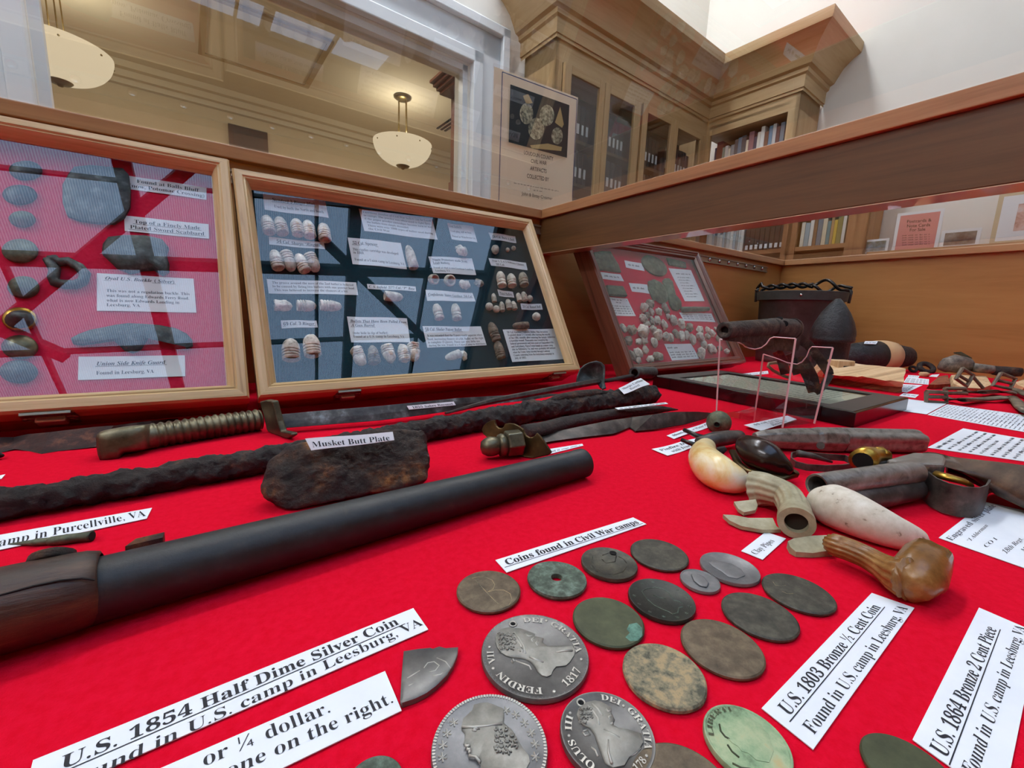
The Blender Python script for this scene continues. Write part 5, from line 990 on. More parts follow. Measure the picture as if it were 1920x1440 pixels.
def bar_(pts, w, th, name, mat=M['rust_lt'], out=None):
    """flat strap: w across the sight line, th along it"""
    pts = [np.asarray(p) for p in pts]; m = MB(); sec = []
    for i, p in enumerate(pts):
        tg = unit(pts[min(i + 1, len(pts) - 1)] - pts[max(i - 1, 0)]); vw = unit(p - EYE); s = unit(np.cross(tg, vw)); ww = w[i] if isinstance(w, (list, tuple)) else w; sec.append([p + s * ww / 2, p + vw * th, p - s * ww / 2, p - vw * th * .2][0:4] if False else [p + s * ww / 2, p + s * ww / 2 + vw * th, p - s * ww / 2 + vw * th, p - s * ww / 2])
    m.loft(sec); m.jitter(.0003, 160, pts[0][0] * 9); return m.build(name, mat, t, bevel=.0006)
bar_([A(*k2(640, 1000), .54), A(*k2(760, 975), .55), A(*k2(900, 960), .565), A(*k2(1080, 985), .58)], [.010, .020, .025, .020], .010, 'frame')
bar_([A(*k2(1010, 880), .575), A(*k2(1080, 930), .582), A(*k2(1180, 1010), .59), A(*k2(1300, 1160), .60), A(*k2(1400, 1300), .605), A(*k2(1415, 1340), .605)], [.010, .013, .012, .012, .012, .010], .012, 'backstrap')
bar_([A(*k2(1095, 1130), .57), A(*k2(1130, 1230), .57), A(*k2(1200, 1370), .572), A(*k2(1250, 1530), .575)], [.008, .017, .017, .016], .010, 'front_strap', M['rust_brown'])
bar_([A(*k2(1245, 1535), .575), A(*k2(1330, 1480), .59), A(*k2(1425, 1330), .604)], [.010, .009, .009], .012, 'butt_strap')
bar_([A(*k2(820, 1070), .57), A(*k2(880, 1180), .575), A(*k2(920, 1330), .58)], .012, .008, 'trigger_guard', M['rust_brown'])
bar_([A(*k2(960, 1100), .585), A(*k2(1010, 1200), .585), A(*k2(1060, 1330), .588)], .012, .010, 'rear_guard_strap')
m = MB(); m.tube([A(*k2(*q), .60) for q in ((920, 1215), (800, 1200), (730, 1210), (720, 1240), (780, 1290), (900, 1350), (960, 1370))], .0022, 8); tag(m.build('bone_hook', M['clay'], smooth=True), 'pale curved hook lying on the cloth behind the acrylic stand', 'hook')

# ---- flat framed document
t = thing('flat_document_frame', (.76, .35, 0), 'black framed printed document lying flat in front of the dark box', 'picture frame')
fa, fb, fc = P(1600, 803, 0), P(1228, 723.5, 0), P(1699.5, 770, 0); ex_, ey_ = fc - fa, fb - fa; ey_ = ey_ - ex_ * np.dot(ex_, ey_) / np.dot(ex_, ex_) * .3; th = .0195
def fq(x, y, z): return fa + ex_ * x + ey_ * y + UP * z
m = MB(); g = .12
for x0, y0, x1, y1 in ((0, 0, 1, g), (0, 1 - g, 1, 1), (0, g, g, 1 - g), (1 - g, g, 1, 1 - g)): m.hexa([fq(x, y, z) for z in (.0004, th) for x, y in ((x0, y0), (x1, y0), (x1, y1), (x0, y1))])
m.build('frame', M['black'], t, bevel=.0012)
m = MB(); 
for x0, y0, x1, y1 in ((.012, .012, .988, g), (.012, 1 - g, .988, .988), (.012, g, g, 1 - g), (1 - g, g, .988, 1 - g)): m.hexa([fq(x, y, z) for z in (th, th + .0004) for x, y in ((x0, y0), (x1, y0), (x1, y1), (x0, y1))])
m.build('frame_face', M['frametop'], t)
m = MB(); m.hexa([fq(x, y, z) for z in (.004, th - .003) for x, y in ((g, g), (1 - g, g), (1 - g, 1 - g), (g, 1 - g))]); m.build('document', M['mat'], t)
m = MB()
for i in range(26): y = .82 - i * .025; put_scribble(m, [fq(.16, y, th - .0027), fq(.84, y, th - .0027), fq(.84, y + .013, th - .0027), fq(.16, y + .013, th - .0027)], 11 + i % 4)
m.build('lettering', M['ink2'], t)
m = MB(); m.hexa([fq(x, y, z) for z in (th - .0022, th - .0008) for x, y in ((g, g), (1 - g, g), (1 - g, 1 - g), (g, 1 - g))]); m.build('glass_pane', M['pane_thin'], t)
# ---- split log
k3 = K(1560, 560, 5.333)
t = thing('split_log', P(1620, 730), 'split piece of pale log on a dark red rotten base behind the document frame', 'wood')
br_, bl_ = P(1690, 738, 0), P(1540, 717, 0); tr_, tl_ = P(1698, 690, .040), P(1538, 676, .042); bk = np.array([.024, .038, 0]); hz = UP * .011
def slab(lo4, hi4, mat, name, n=14):
    m = MB(); sec = []
    for i in range(n + 1):
        x = i / n; q = [lo4[0] * (1 - x) + lo4[1] * x, lo4[2] * (1 - x) + lo4[3] * x, hi4[2] * (1 - x) + hi4[3] * x, hi4[0] * (1 - x) + hi4[1] * x]
        sec.append([q[0], (q[0] + q[1]) / 2, q[1], (q[1] + q[2]) / 2, q[2], q[2] * .66 + q[3] * .34, q[2] * .33 + q[3] * .67, q[3], (q[3] + q[0]) / 2])
    m.loft(sec); m.jitter(.0022, 60, lo4[0][0] * 3); m.jitter(.001, 200, 1); m.min_z(.0004)
    uv = []; d0 = unit(lo4[1] - lo4[0])
    for f in m.f: uv.append([(float(np.dot(np.array(m.v[i]), d0)), float(m.v[i][2] * 2 + m.v[i][1])) for i in f])
    m.uv = uv; return m.build(name, M[mat], t, smooth=False)
tf_r, tf_l = P(1694, 716, .023), P(1545, 700, .024)
slab([bl_, br_, bl_ + bk, br_ + bk], [bl_ + hz * 1.1 + bk * .05, br_ + hz * 1.1 + bk * .05, bl_ + bk + hz, br_ + bk + hz], 'darkwood', 'rotten_base')
slab([bl_ + hz, br_ + hz, bl_ + bk + hz, br_ + bk + hz], [tf_l, tf_r, tl_, tr_], 'splitwood', 'split_top')
# ---- shells, stand and kettle
t = thing('upright_shell', A(1557, 640, .95), 'pointed black artillery shell standing upright before the kettle', 'shell')
o = A(1557, 650, .97); o[2] = 0; r = 36 * .95 / FPX
def zat(v): return float(A(1557, v, .95)[2])
m = MB(); m.lathe([(0, zat(559)), (r * .1, zat(559.5)), (r * .32, zat(568)), (r * .62, zat(585)), (r * .86, zat(604)), (r * .98, zat(620)), (r, zat(628)), (r * .97, zat(632)), (r * 1.0, zat(634)), (r * .98, zat(640)), (r * .84, zat(642)), (r * .82, .03), (r * .86, .02), (r * .84, .001), (0, .001)], o, UP, 36, caps=False); m.jitter(.0006, 110, 3); m.build('shell_body', M['shell'], t, smooth=True)
ln = unit(A(1590, 613, .95) - (o + UP * zat(613))); ln[2] = .1; pc = PL(1591, 613, o + ln * r * .97, unit(ln)); m = MB()
card('label_card', 'small white tag stuck on the side of the upright shell', [(1583, 601), (1596, 600), (1595, 622), (1587, 621)], lambda u, v, h=0: A(u, v, .938 + (u - 1583) * .0013 - h), [('scr', .35, .9, .5, .2, 2), ('scr', .35, .9, .8, .2, 2)])
t = thing('wooden_block', A(1581, 670, .9), 'small brown wooden block with a dark notch beside the upright shell', 'wood')
o = A(1580, 660, .9); o[2] = .024; s = .9 / FPX; m = MB(); m.box(o, 34 * s, .03, .048, unit(np.array([1, -.55, 0])), unit(np.array([.55, 1, 0])), UP); m.build('block', M['splitwood'], t, bevel=.002)
m = MB(); m.box(o + unit(np.array([-.55, -1, 0])) * .0152 + UP * .008, 12 * s, .001, .010, unit(np.array([1, -.55, 0])), unit(np.array([.55, 1, 0])), UP); m.build('notch', plain('dark notch', '#1a0d08', 1), t)
t = thing('lying_shell', A(1650, 660, 1.3), 'black artillery shell lying on its side with a corroded band by the end panel', 'shell')
q0, q1 = A(1596, 656, 1.14), A(1701, 667, 1.18); rs = 28 * 1.16 / FPX; q0[2] = q1[2] = rs; q0[2] += .001; e = unit(q1 - q0); L = np.linalg.norm(q1 - q0)
pr = [(0, -.012), (rs * .5, -.008), (rs * .82, .012), (rs * .96, L * .28), (rs, L * .43)]; m = MB(); m.lathe(pr + [(rs * .9, L * .44)], q0, e, 28); m.jitter(.0008, 100, 1); m.build('shell_body', M['shell'], t, smooth=True)
m = MB(); m.lathe([(rs * .9, L * .43), (rs * 1.04, L * .44), (rs * 1.03, L * .6), (rs * .98, L * .68), (rs * .85, L * .7)], q0, e, 28); m.jitter(.0007, 150, 1); m.build('corroded_band', M['stone'] if False else M['splitwood'], t, smooth=True)
m = MB(); m.lathe([(rs * .85, L * .69), (rs * .86, L * .74), (rs * .74, L * .9), (rs * .68, L * .985), (rs * .6, L), (0, L)], q0, e, 28); m.jitter(.0007, 120, 1); m.build('shell_base', M['shell'], t, smooth=True)
card('label_card', 'white tag on top of the shell that lies on its side', [k3(330, 425), k3(460, 425), k3(440, 455), k3(320, 450)], slope_proj((q0 + e * L * .3) + unit(np.array([-.3, -.5, .8])) * rs * 1.02, unit(np.array([-.3, -.5, .8]))), [('scr', .1, .9, .7, .3, 3)])
t = thing('camp_kettle', A(1490, 640, 1.3), 'dark iron camp kettle with a twisted wire handle in the case corner', 'kettle')
o = A(1489, 640, 1.31); o[2] = 0; zr = float(A(1489, 549, 1.31)[2]); rk = 69 * 1.31 / FPX; zb = float(A(1489, 564, 1.28)[2])
m = MB(); m.lathe([(0, .002), (rk * .86, .002), (rk * .87, .01), (rk * .95, zb - .002), (rk * .97, zb)], o, UP, 44, caps=False); k = len(m.v); m.lathe([(rk * .84, .01), (rk * .92, zr)], o, UP, 44, caps=False); m.build('pot_body', M['kettle'], t, smooth=True)
m = MB(); m.lathe([(rk * .965, zb - .001), (rk * 1.01, zb), (rk * 1.03, zr - .001), (rk * 1.0, zr), (rk * .95, zr), (rk * .94, zb)], o, UP, 44, caps=False); m.build('rim_band', M['kettle'], t, angle=40)
dv = unit(EYE - o); dv[2] = 0; dv = unit(dv); sv = np.cross(UP, dv)
m = MB(); m.lathe([(.004, 0), (.003, .003), (0, .004)], o + UP * (zr * .5 + zb * .5) + dv * rk * 1.02, dv, 10); m.build('rivet', M['chrome'], t, smooth=True)
for s in (-1, 1):
    b_ = o + sv * s * rk * 1.0 + UP * zr; m = MB(); m.tube([b_ - UP * .03 - dv * .0 + sv * s * .004, b_ + UP * .003 + sv * s * .006, b_ + UP * .012], [.004, .004, .003], 8); m.build('handle_ear', M['kettle'], t, smooth=True)
for ph in (0, math.pi):
    m = MB(); pt = []
    for i in range(61):
        x = -1 + 2 * i / 60; q = o + sv * x * rk * 1.06 + UP * (zr + .009 + .012 * (1 - x * x)); w = .007 if .2 > x > -.9 else .007 + .016 * max(0, math.sin((x - .2) / .65 * math.pi)) if x < .85 else .006
        fq_ = 14 if x < .2 else 7; pt.append(q + (UP * math.cos(fq_ * x + ph) * .8 + dv * math.sin(fq_ * x + ph)) * w)
    m.tube(pt, .0044, 7); m.build('handle_wire', M['wire'], t, smooth=True)
# ---- small relics along the end panel
def torus(c, nrm, R_, r, segs=24):
    nrm = unit(nrm); x = unit(np.cross(nrm, (.3, .9, .2))); y = np.cross(nrm, x); m = MB(); rings = []
    for i in range(segs + 1):
        q = 2 * math.pi * i / segs; d = x * math.cos(q) + y * math.sin(q); rings.append([np.asarray(c) + d * R_ + (d * math.cos(p) + nrm * math.sin(p)) * r for p in np.linspace(0, 2 * math.pi, 9)[:-1]])
    return m.loft(rings, caps=False)
c = P(1735, 698.5, .0) + UP * .013; tag(torus(c, (-.5, -.5, .75), .0155, .0065).build('iron_ring', M['rust'], smooth=True), 'rusty thick iron ring lying near the case end panel', 'ring')
c = P(1711, 698, 0) + UP * .009; tag(torus(c, (-.6, -.4, .6), .0075, .0035).build('iron_ring', M['rust'], smooth=True), 'smallest dark iron ring next to the thick one', 'ring')
c = P(1732, 706, 0); m = MB(); m.lathe([(.009, 0), (.010, .004), (.011, .008), (.008, .011), (0, .012)], c, UP, 12); m.jitter(.0015, 120); m.min_z(.0003); tag(m.build('wood_plug', M['splitwood'], smooth=True), 'pale wooden plug standing in front of the thick iron ring', 'plug')
t = thing('bark_chunk', P(1790, 700), 'grey rough bark chunk with a greenish sliver on top', 'wood')
d = 1.05; P3 = [A(*k3(1075, 700), d), A(*k3(1130, 670), d), A(*k3(1230, 650), d), A(*k3(1330, 660), d), A(*k3(1400, 690), d)]; m = MB(); m.tube(P3, [.006, .017, .022, .020, .010], 14); m.jitter(.003, 45, 2); m.jitter(.001, 160, 2); m.min_z(.0004); m.build('chunk', M['stone'], t, smooth=True)
m = MB(); m.hexa([A(*k3(x, y), d + .01) + UP * z for z in (0, .002) for x, y in ((1215, 545), (1290, 538), (1400, 600), (1320, 580))]); m.build('green_sliver', M['greenrelic'], t)
t = thing('bark_log', P(1850, 705), 'grey bark stick with a dark red broken end by the end panel', 'wood')
P3 = [A(*k3(1420, 690), 1.03), A(*k3(1560, 705), 1.02), A(*k3(1620, 712), 1.02)]; m = MB(); m.tube(P3, [.011, .010, .010], 12); m.jitter(.0016, 80, 7); m.min_z(.0004); m.build('bark', M['stone'], t, smooth=True)
P3 = [A(*k3(1610, 715), 1.02), A(*k3(1750, 730), 1.01), A(*k3(1890, 735), 1.0)]; m = MB(); m.tube(P3, [.0115, .012, .010], 10); m.jitter(.0016, 80, 4); m.min_z(.0004); m.build('broken_end', M['darkwood'] if False else M['rust_brown'], t, smooth=True)
def chip(name, label, pts, z0, z1, mat):
    m = MB(); p = [P(*k3(*q), z1) for q in pts]; n = len(p); lo_ = [np.array([q[0], q[1], 0]) + np.array([.004, .003, .0004]) for q in p]; c = sum(p) / n; m.loft([lo_, p, [c + (q - c) * .6 + UP * .002 for q in p]]); m.jitter(.0012, 120, pts[0][0] * .01); m.min_z(.0003)
    m.uv = [[(m.v[i][0], m.v[i][1]) for i in f] for f in m.f]; return tag(m.build(name, M[mat]), label, 'wood')
chip('wood_chip', 'dark red edged splinter of wood, nearest the white cards', [(970, 855), (1075, 772), (1160, 765), (1180, 850), (1050, 860)], 0, .010, 'darkwood')
chip('wood_chip', 'wide pale splinter of wood under the bronze strap loops', [(1190, 765), (1250, 752), (1400, 765), (1540, 775), (1600, 860), (1500, 895), (1320, 890), (1215, 850)], 0, .011, 'splitwood')
chip('wood_chip', 'pale splinter of wood cut by the picture edge', [(1840, 830), (1930, 805), (2050, 830), (2040, 880), (1920, 885), (1850, 860)], 0, .010, 'splitwood')
def hardware(label, band_, loops, bars, zb, r=.0034, wb=.014):
    t = thing('bronze_strap', P(*k3(*band_[0]), 0), label, 'strap', 'bronze strap hardware')
    pts = [P(*k3(*q), zb + .004 * (i % 2)) for i, q in enumerate(band_)]; m = MB(); m.tube(pts, [wb * .55] * len(pts), 10, sy=.45); m.min_z(.0004); m.build('strap', M['strap'], t, smooth=True)
    for lp in loops:
        p = [A(*k3(*q), lp[1]) for q in lp[0]]; m = MB(); m.tube(p + [p[0]], r, 8); m.min_z(.0004); m.build('buckle_loop', M['strap'], t)
    for a_, b_, d in bars: m = MB(); m.tube([A(*k3(*a_), d), A(*k3(*b_), d)], r * .85, 8); m.build('buckle_bar', M['strap'], t)
hardware('bronze strap with a flat square buckle, nearest of the strap hardware', [(1150, 1000), (1300, 1012), (1500, 1008), (1700, 990), (1800, 985), (1850, 1030), (1890, 1090), (1960, 1130)], [([(945, 930), (1140, 938), (1145, 1045), (940, 1030)], .70)], [((945, 980), (1140, 985), .70)], .005)
hardware('bronze strap with a tilted open loop standing up in the middle', [(1330, 930), (1500, 935), (1650, 928), (1800, 940)], [([(1305, 695), (1410, 765), (1345, 875), (1240, 800)], .80), ([(1125, 900), (1330, 900), (1345, 945), (1150, 945)], .76)], [((1265, 765), (1375, 830), .80), ((1400, 770), (1510, 895), .80)], .006)
hardware('bronze strap with a tilted open loop, partly cut by the picture edge', [(1790, 900), (1860, 920), (1960, 970), (2040, 990)], [([(1690, 745), (1835, 800), (1780, 900), (1605, 865)], .80)], [((1640, 810), (1800, 850), .80)], .007)

# ================================================================== CARDS LYING ON THE CLOTH
c7 = K(1380, 1080, 3.5556); c2_ = K(500, 1100, 4.174); c1_ = K(0, 1000, 3.2733); c3_ = K(820, 960, 4.174)
card('label_card', 'large white card headed U.S. 1854 Half Dime Silver Coin', [(62, 1425), (775, 1140), (803, 1180), (40, 1511)], TBL, [('px', 'U.S. 1854 Half Dime Silver Coin', (112, 1444), (749, 1170), (117, 1417), (739, 1157), 'bu'), ('px', 'Found in U.S. camp in Leesburg, VA', (95, 1494), (794, 1171), (102, 1467), (784, 1158), 'r')], res=4)
card('label_card', 'large white card ending with the words on the right', [(100, 1527), (722, 1258), (753, 1332), (215, 1592)], TBL, [('px', 'or ¼ dollar.', (382, 1437), (620, 1335), (380, 1410), (610, 1314), 'r'), ('px', 'one on the right.', (424, 1459), (738, 1317), (424, 1432), (727, 1297), 'r')], res=4)
card('label_card', 'white strip reading Coins found in Civil War camps above the coins', [(929, 1050), (1187, 970), (1212, 982.5), (950, 1073)], TBL, [('px', 'Coins found in Civil War camps', (951, 1059.5), (1199, 981), (944, 1049.5), (1189, 974.5), 'bhu')], res=4)
card('label_card', 'small white card reading Clay Pipes', [(1389.7, 1032.6), (1436, 997), (1473.7, 1009.6), (1430, 1049)], TBL, [('px', 'Clay Pipes', (1418, 1040), (1453, 1015), (1406, 1034.5), (1441.5, 1010), 'r')], res=4)
card('label_card', 'white card headed U.S. 1803 Bronze half Cent Coin', [(1428, 1327.5), (1634.5, 1111.5), (1714.6, 1139.6), (1525, 1405)], TBL, [('px', 'U.S. 1803 Bronze ½ Cent Coin', (1480, 1343), (1652, 1139), (1456, 1323), (1631, 1131), 'bu'), ('px', 'Found in U.S. camp in Leesburg, VA', (1527, 1378), (1703, 1141), (1502, 1359), (1683, 1133), 'r')], res=4)
card('label_card', 'white card headed U.S. 1864 Bronze 2 Cent Piece, cut by the picture edge', [(1711, 1386.5), (1835.6, 1139), (1947, 1187), (1881, 1509)], TBL, [('px', 'U.S. 1864 Bronze 2 Cent Piece', (1775, 1422), (1869, 1181), (1741, 1399), (1845, 1170), 'bu'), ('px', 'Found in U.S. camp in Leesburg, VA', (1831, 1461), (1922, 1178), (1801, 1437), (1902, 1169), 'r')], res=4)
card('label_card', 'white strip about Purcellville, VA under the small brass piece', [(-120, 1024), (285, 952), (275, 972), (-120, 1056)], TBL, [('px', 'U.S. camp in Purcellville, VA', (-88, 1043), (274, 967), (-80, 1024), (270, 956), 'r')], res=4)
card('label_card', 'tiny white card corner at the picture edge behind the Purcellville strip', [(-50, 903), (10, 889), (3, 897), (-50, 912)], TBL, [])
card('label_card', 'white card about the water mouthpiece behind the ivory grip pistol', [kp(300, 515), kp(475, 484), kp(480, 530), kp(178, 592)] if False else [kp(185, 580), kp(475, 484), kp(505, 512), kp(235, 603)], TBL, [('uv', 'Mouthpiece of Water Pipe', .06, .98, .62, .36, 'b')], curl=.0008)
card('label_card', 'white two-line card headed Pinfire Double Barrel under the ivory grip', [kp(80, 675), kp(395, 598), kp(440, 640), kp(190, 720)], TBL, [('uv', 'Pinfire Double', .07, .95, .45, .26, 'b'), ('uv', 'with Ivory Grip', .2, .98, .85, .26, 'b')], curl=.0008)
card('label_card', 'white card on the acrylic base under the relic revolver', [kp(720, 505), kp(1020, 440), kp(1085, 465), kp(840, 545)], lambda u, v, h=0: P(u, v, .0036 + h), [('uv', '.44 cal Army', .1, .7, .36, .22, 'r'), ('uv', '“A” D Va.', .35, .8, .64, .2, 'r'), ('uv', 'Rebellion', .35, .75, .9, .2, 'r')])
card('label_card', 'small white card seen through the acrylic stand beyond the document frame', [kp(705, 150), kp(885, 130), kp(890, 150), kp(718, 165)], TBL, [('scr', .1, .9, .7, .3, 5)])
kk8 = K(1640, 840, 6.546)
card('label_card', 'white card about the engraved silver plate under the trigger guard', [(1760, 1008), (1848, 941), (2060, 988), (1990, 1089)], TBL, [('px', 'Engraved silver plate', (1785, 1014), (1868, 949), (1772, 1009), (1855, 944), 'r'), ('px', '“I Alderman', (1818, 1017), (1853, 986), (1812, 1012), (1846, 982), 'r'), ('px', 'CO I', (1850, 1027), (1871, 1011), (1843, 1022), (1864, 1007), 'r'), ('px', '18th Regt.', (1887, 1039), (1919, 1011), (1878, 1032), (1911, 1006), 'r'), ('px', 'Mass Vol', (1922, 1036), (1950, 1013), (1913, 1030), (1942, 1008), 'r')], res=4)
def sheet(label, cs, n, words, head=False, w=.9):
    L = [('scr', .05, .05 + w * (1 - .3 * (i % 5 == 4)), (i + 1) / (n + .6), .36 / n, words) for i in range(1 if head else 0, n)]
    if head: L.append(('uv', 'Old Western Revolver', .03, .5, .9 / n, .4 / n, 'bu')) if False else L.append(('scr', .03, .45, 1 / (n + .6), .45 / n, 4))
    card('printed_sheet', label, cs, TBL, L, cat='printed sheet', ink='ink2')
sheet('shorter white printed sheet tucked against the document frame corner', [(1737, 777), (1774, 757.5), (1699, 748), (1672, 768)], 12, 5)
sheet('long white printed sheet below the bronze straps, cut by the picture edge', [(1739, 777.5), (1776, 758), (2010, 790), (1990, 822)], 30, 6)
sheet('white printed sheet with an underlined heading behind the double barrelled pistol', [(1739, 839), (1806, 803), (2010, 838), (1985, 874)], 11, 9, True)
card('label_card', 'farthest small white card before the thick iron ring', [(1703, 703), (1724, 704.5), (1722, 708.5), (1702, 706.5)], TBL, [('scr', .1, .9, .6, .3, 4)])
card('label_card', 'white card before the splinters, second in the row of small cards', [(1701, 706.5), (1742, 711), (1741, 721), (1694, 717)], TBL, [('scr', .05, .95, .3 + .2 * i, .12, 6) for i in range(4)])
card('label_card', 'white card with a slanted edge, third in the row of small cards', [(1693, 720), (1730, 722), (1700, 736), (1690, 734)], TBL, [('scr', .05, .8, .3 + .2 * i, .12, 5) for i in range(4)])
card('label_card', 'small white card beside the near end of the split log', [(1694, 737), (1723, 740), (1716, 746), (1686, 742)], TBL, [('scr', .1, .9, .6, .3, 3)])
card('label_card', 'tiny white card between two splinters near the bark chunk', [k3(1000, 760), k3(1075, 755), k3(1050, 785), k3(970, 778)], TBL, [])

# ================================================================== COINS
def coinmat(name, stops, scale=130, rough=.45, metal=.45, b=.25): M[name] = mottled(name, stops, scale, rough, metal, b, 500, bdist=.0004); return name
coinmat('brown bronze', [(.3, '#3f3527'), (.5, '#5f513e'), (.7, '#7a6a52')], 170, .5, .25, .4); coinmat('dark bronze', [(.3, '#2a2822'), (.5, '#424036'), (.7, '#5e5a4b')], 190, .5, .25, .5); coinmat('near black bronze', [(.3, '#1f211e'), (.6, '#31332c'), (.8, '#4c4f40')], 130, .4, .25, .5)
coinmat('green copper', [(.3, '#2d342a'), (.5, '#4d5a4c'), (.65, '#6f8073'), (.8, '#94a493')], 220, .6, .25, .6); coinmat('olive copper', [(.3, '#353926'), (.6, '#4d5238'), (.8, '#5d6248')], 90, .55, .3)
coinmat('crusted copper', [(.36, '#4f4f40'), (.5, '#8a8066'), (.62, '#b0976f'), (.75, '#7d7a62')], 260, .75, .1, .7); coinmat('verdigris', [(.3, '#4e5a3c'), (.45, '#86a07a'), (.6, '#a9b58d'), (.75, '#b9a473')], 120, .6, .15, .3)
coinmat('old silver', [(.3, '#4e4c4a'), (.55, '#676562'), (.8, '#85827d')], 90, .36, .4, .12); coinmat('bright silver', [(.3, '#a39f95'), (.6, '#bab6ab'), (.8, '#d0ccc2')], 120, .4, .35, .15); coinmat('worn silver', [(.3, '#6f6c64'), (.55, '#89867d'), (.8, '#a6a298')], 160, .42, .3, .25); coinmat('grey silver', [(.3, '#656566'), (.6, '#7d7c7c'), (.8, '#989795')], 140, .4, .35, .2)
coinmat('turquoise patina', [(.35, '#47685a'), (.6, '#6d9682'), (.8, '#8fb39f')], 300, .8, .05, .5)
TH = .0019
def coin(name, c, mat, label, th=TH, hole=None, rim=True, wob=0.0):
    x, y, r = c; t = thing('coin', (x, y, .0003), label, 'coin', 'coins on the red cloth'); m = MB()
    if hole: pr = [(hole * r, 0), (hole * r * .9, th * .5), (hole * r * 1.05, th), (hole * r * 1.6, th * 1.02), (r * .9, th), (r * .98, th * .9), (r, th * .5), (r * .97, 0), (hole * r, 0)]
    elif rim: pr = [(0, 0), (r * .97, 0), (r, th * .25), (r, th * .85), (r * .985, th + .00022), (r * .945, th + .00022), (r * .92, th), (0, th)]
    else: pr = [(0, 0), (r * .96, 0), (r, th * .3), (r, th * .75), (r * .96, th), (r * .5, th * 1.04), (0, th * 1.04)]
    m.lathe(pr, (x, y, .0003), UP, 56, caps=False)
    if wob: m.jitter(wob, 90, x * 50, 2); m.min_z(.0003)
    m.build('disc', M[mat], t, angle=35); t['r'] = r; return t
def zt(h=.0): return TH + .0003 + h
def relief(t, k, pts, h, name, mat, z0=None):
    base = [P(*k(*q), zt() - .0002 if z0 is None else z0) for q in pts]; c = sum(base) / len(base); m = MB()
    m.loft([base, [p + UP * (h * .8 + .0002) for p in base], [c + (p - c) * .9 + UP * (h + .0003) for p in base], [c + (p - c) * .75 + UP * (h * 1.5 + .0003) for p in base], [c + (p - c) * .4 + UP * (h * 2.0 + .0003) for p in base], [c + (p - c) * .1 + UP * (h * 2.1 + .0003) for p in base]]); return m.build(name, M[mat], t, angle=70)
def raised(t, k, lines, r, name, mat, closed=False, up=0):
    m = MB()
    for ln in lines: m.tube([P(*k(*q), zt(up)) for q in ln], r, 6)
    return m.build(name, M[mat], t, smooth=True)
def arc(mb, s, c, r, a0, a1, rb, cap, inward=False, mat=None):
    v, f, _ = text_mesh(s, 'b', 2); out = []
    for x, y in v:
        a = a0 + (a1 - a0) * x; q = r * (rb - cap * y if inward else rb + cap * y); out.append((c[0] + q * math.cos(a), c[1] + q * math.sin(a), zt(.0003)))
    mb.add(out, f)
def ang(c, k, q):
    p = P(*k(*q), zt()); return math.atan2(p[1] - c[1], p[0] - c[0])
def cw(a0, a1):
    while a1 > a0: a1 -= 2 * math.pi
    return a1
def ccw(a0, a1):
    while a1 < a0: a1 += 2 * math.pi
    return a1
CO = {'B': (0.0894, 0.1435, 0.0140), 'hole': (0.1205, 0.1342, 0.0137), 'wreath': (0.1509, 0.1305, 0.0137), 'green': (0.1208, 0.1025, 0.0141), 'c1817': (0.0856, 0.1047, 0.0193), 'silver': (0.2001, 0.0969, 0.0135), 'small': (0.1780, 0.0987, 0.0088), 'right': (0.2090, 0.0699, 0.0143), 'mid': (0.1781, 0.0718, 0.0143), 'brown': (0.1476, 0.0705, 0.0144), 'orange': (0.1178, 0.0739, 0.0137), 'olive': (0.1800, 0.1231, 0.0144), 'head': (0.1504, 0.0995, 0.0140), 'half': (0.0547, 0.0846, 0.0163), 'carol': (0.0856, 0.0696, 0.0137), 'liberty': (0.1186, 0.0462, 0.0116), 'botl': (0.0246, 0.0924, 0.0075)}
for k in CO: x, y, r = CO[k]; CO[k] = (x, y, r)
a6, a5, a4 = K(1020, 1130, 4.646), K(780, 1130, 4.646), K(1200, 960, 4.174)
t = coin('coin', CO['B'], 'brown bronze', 'smooth brown coin scratched with a large letter B', rim=False)
raised(t, c3_, [[(300, 535), (350, 590), (400, 645), (450, 695), (510, 748)], [(270, 520), (320, 508), (380, 512), (430, 535), (450, 570), (435, 605), (390, 628)], [(390, 628), (450, 612), (520, 612), (570, 640), (585, 690), (560, 730), (510, 750)]], .00016, 'scratched_letter', 'bright silver' if False else 'crusted copper')
coin('coin', CO['hole'], 'green copper', 'green crusted coin pierced through the middle', hole=.19, th=.0022, wob=.0002)
t = coin('coin', CO['wreath'], 'dark bronze', 'dark coin with a worn wreath and a hole near its edge')
raised(t, c3_, [[(1215, 350), (1210, 390), (1240, 440), (1300, 480), (1380, 490), (1450, 470), (1480, 430)], [(1290, 340), (1340, 320), (1400, 345), (1390, 390), (1320, 400), (1290, 370)], [(1200, 420), (1220, 450), (1260, 470)], [(1420, 350), (1460, 370), (1480, 400)]], .00028, 'worn_wreath', 'dark bronze')
m = MB(); p = P(*c3_(1375, 322), zt(.0002)); m.lathe([(.0016, -.0003), (.0018, .0003), (.0012, .0002), (0, -.0001)], p, UP, 14); m.build('pierced_hole', plain('coin hole', '#0b0908', 1), t)
t = coin('coin', CO['green'], 'olive copper', 'smooth olive green coin with a turquoise stain on one edge', rim=False)
relief(t, c3_, [(1500, 880), (1560, 870), (1600, 910), (1605, 970), (1570, 1010), (1510, 1015), (1470, 985), (1505, 950), (1480, 920)], .00003, 'turquoise_stain', 'turquoise patina')
coin('coin', CO['olive'], 'dark bronze', 'smooth dark green grey coin, farthest from the big silver coins', rim=False)
coin('coin', CO['brown'], 'brown bronze', 'large plain brown coin just behind the 1803 card', rim=False)
coin('coin', CO['mid'], 'dark bronze', 'mottled dark coin between two plain brown ones', wob=.00008, rim=False)
t = coin('coin', CO['right'], 'dark bronze', 'plain dark brown coin nearest the brown glazed pipe', rim=False)
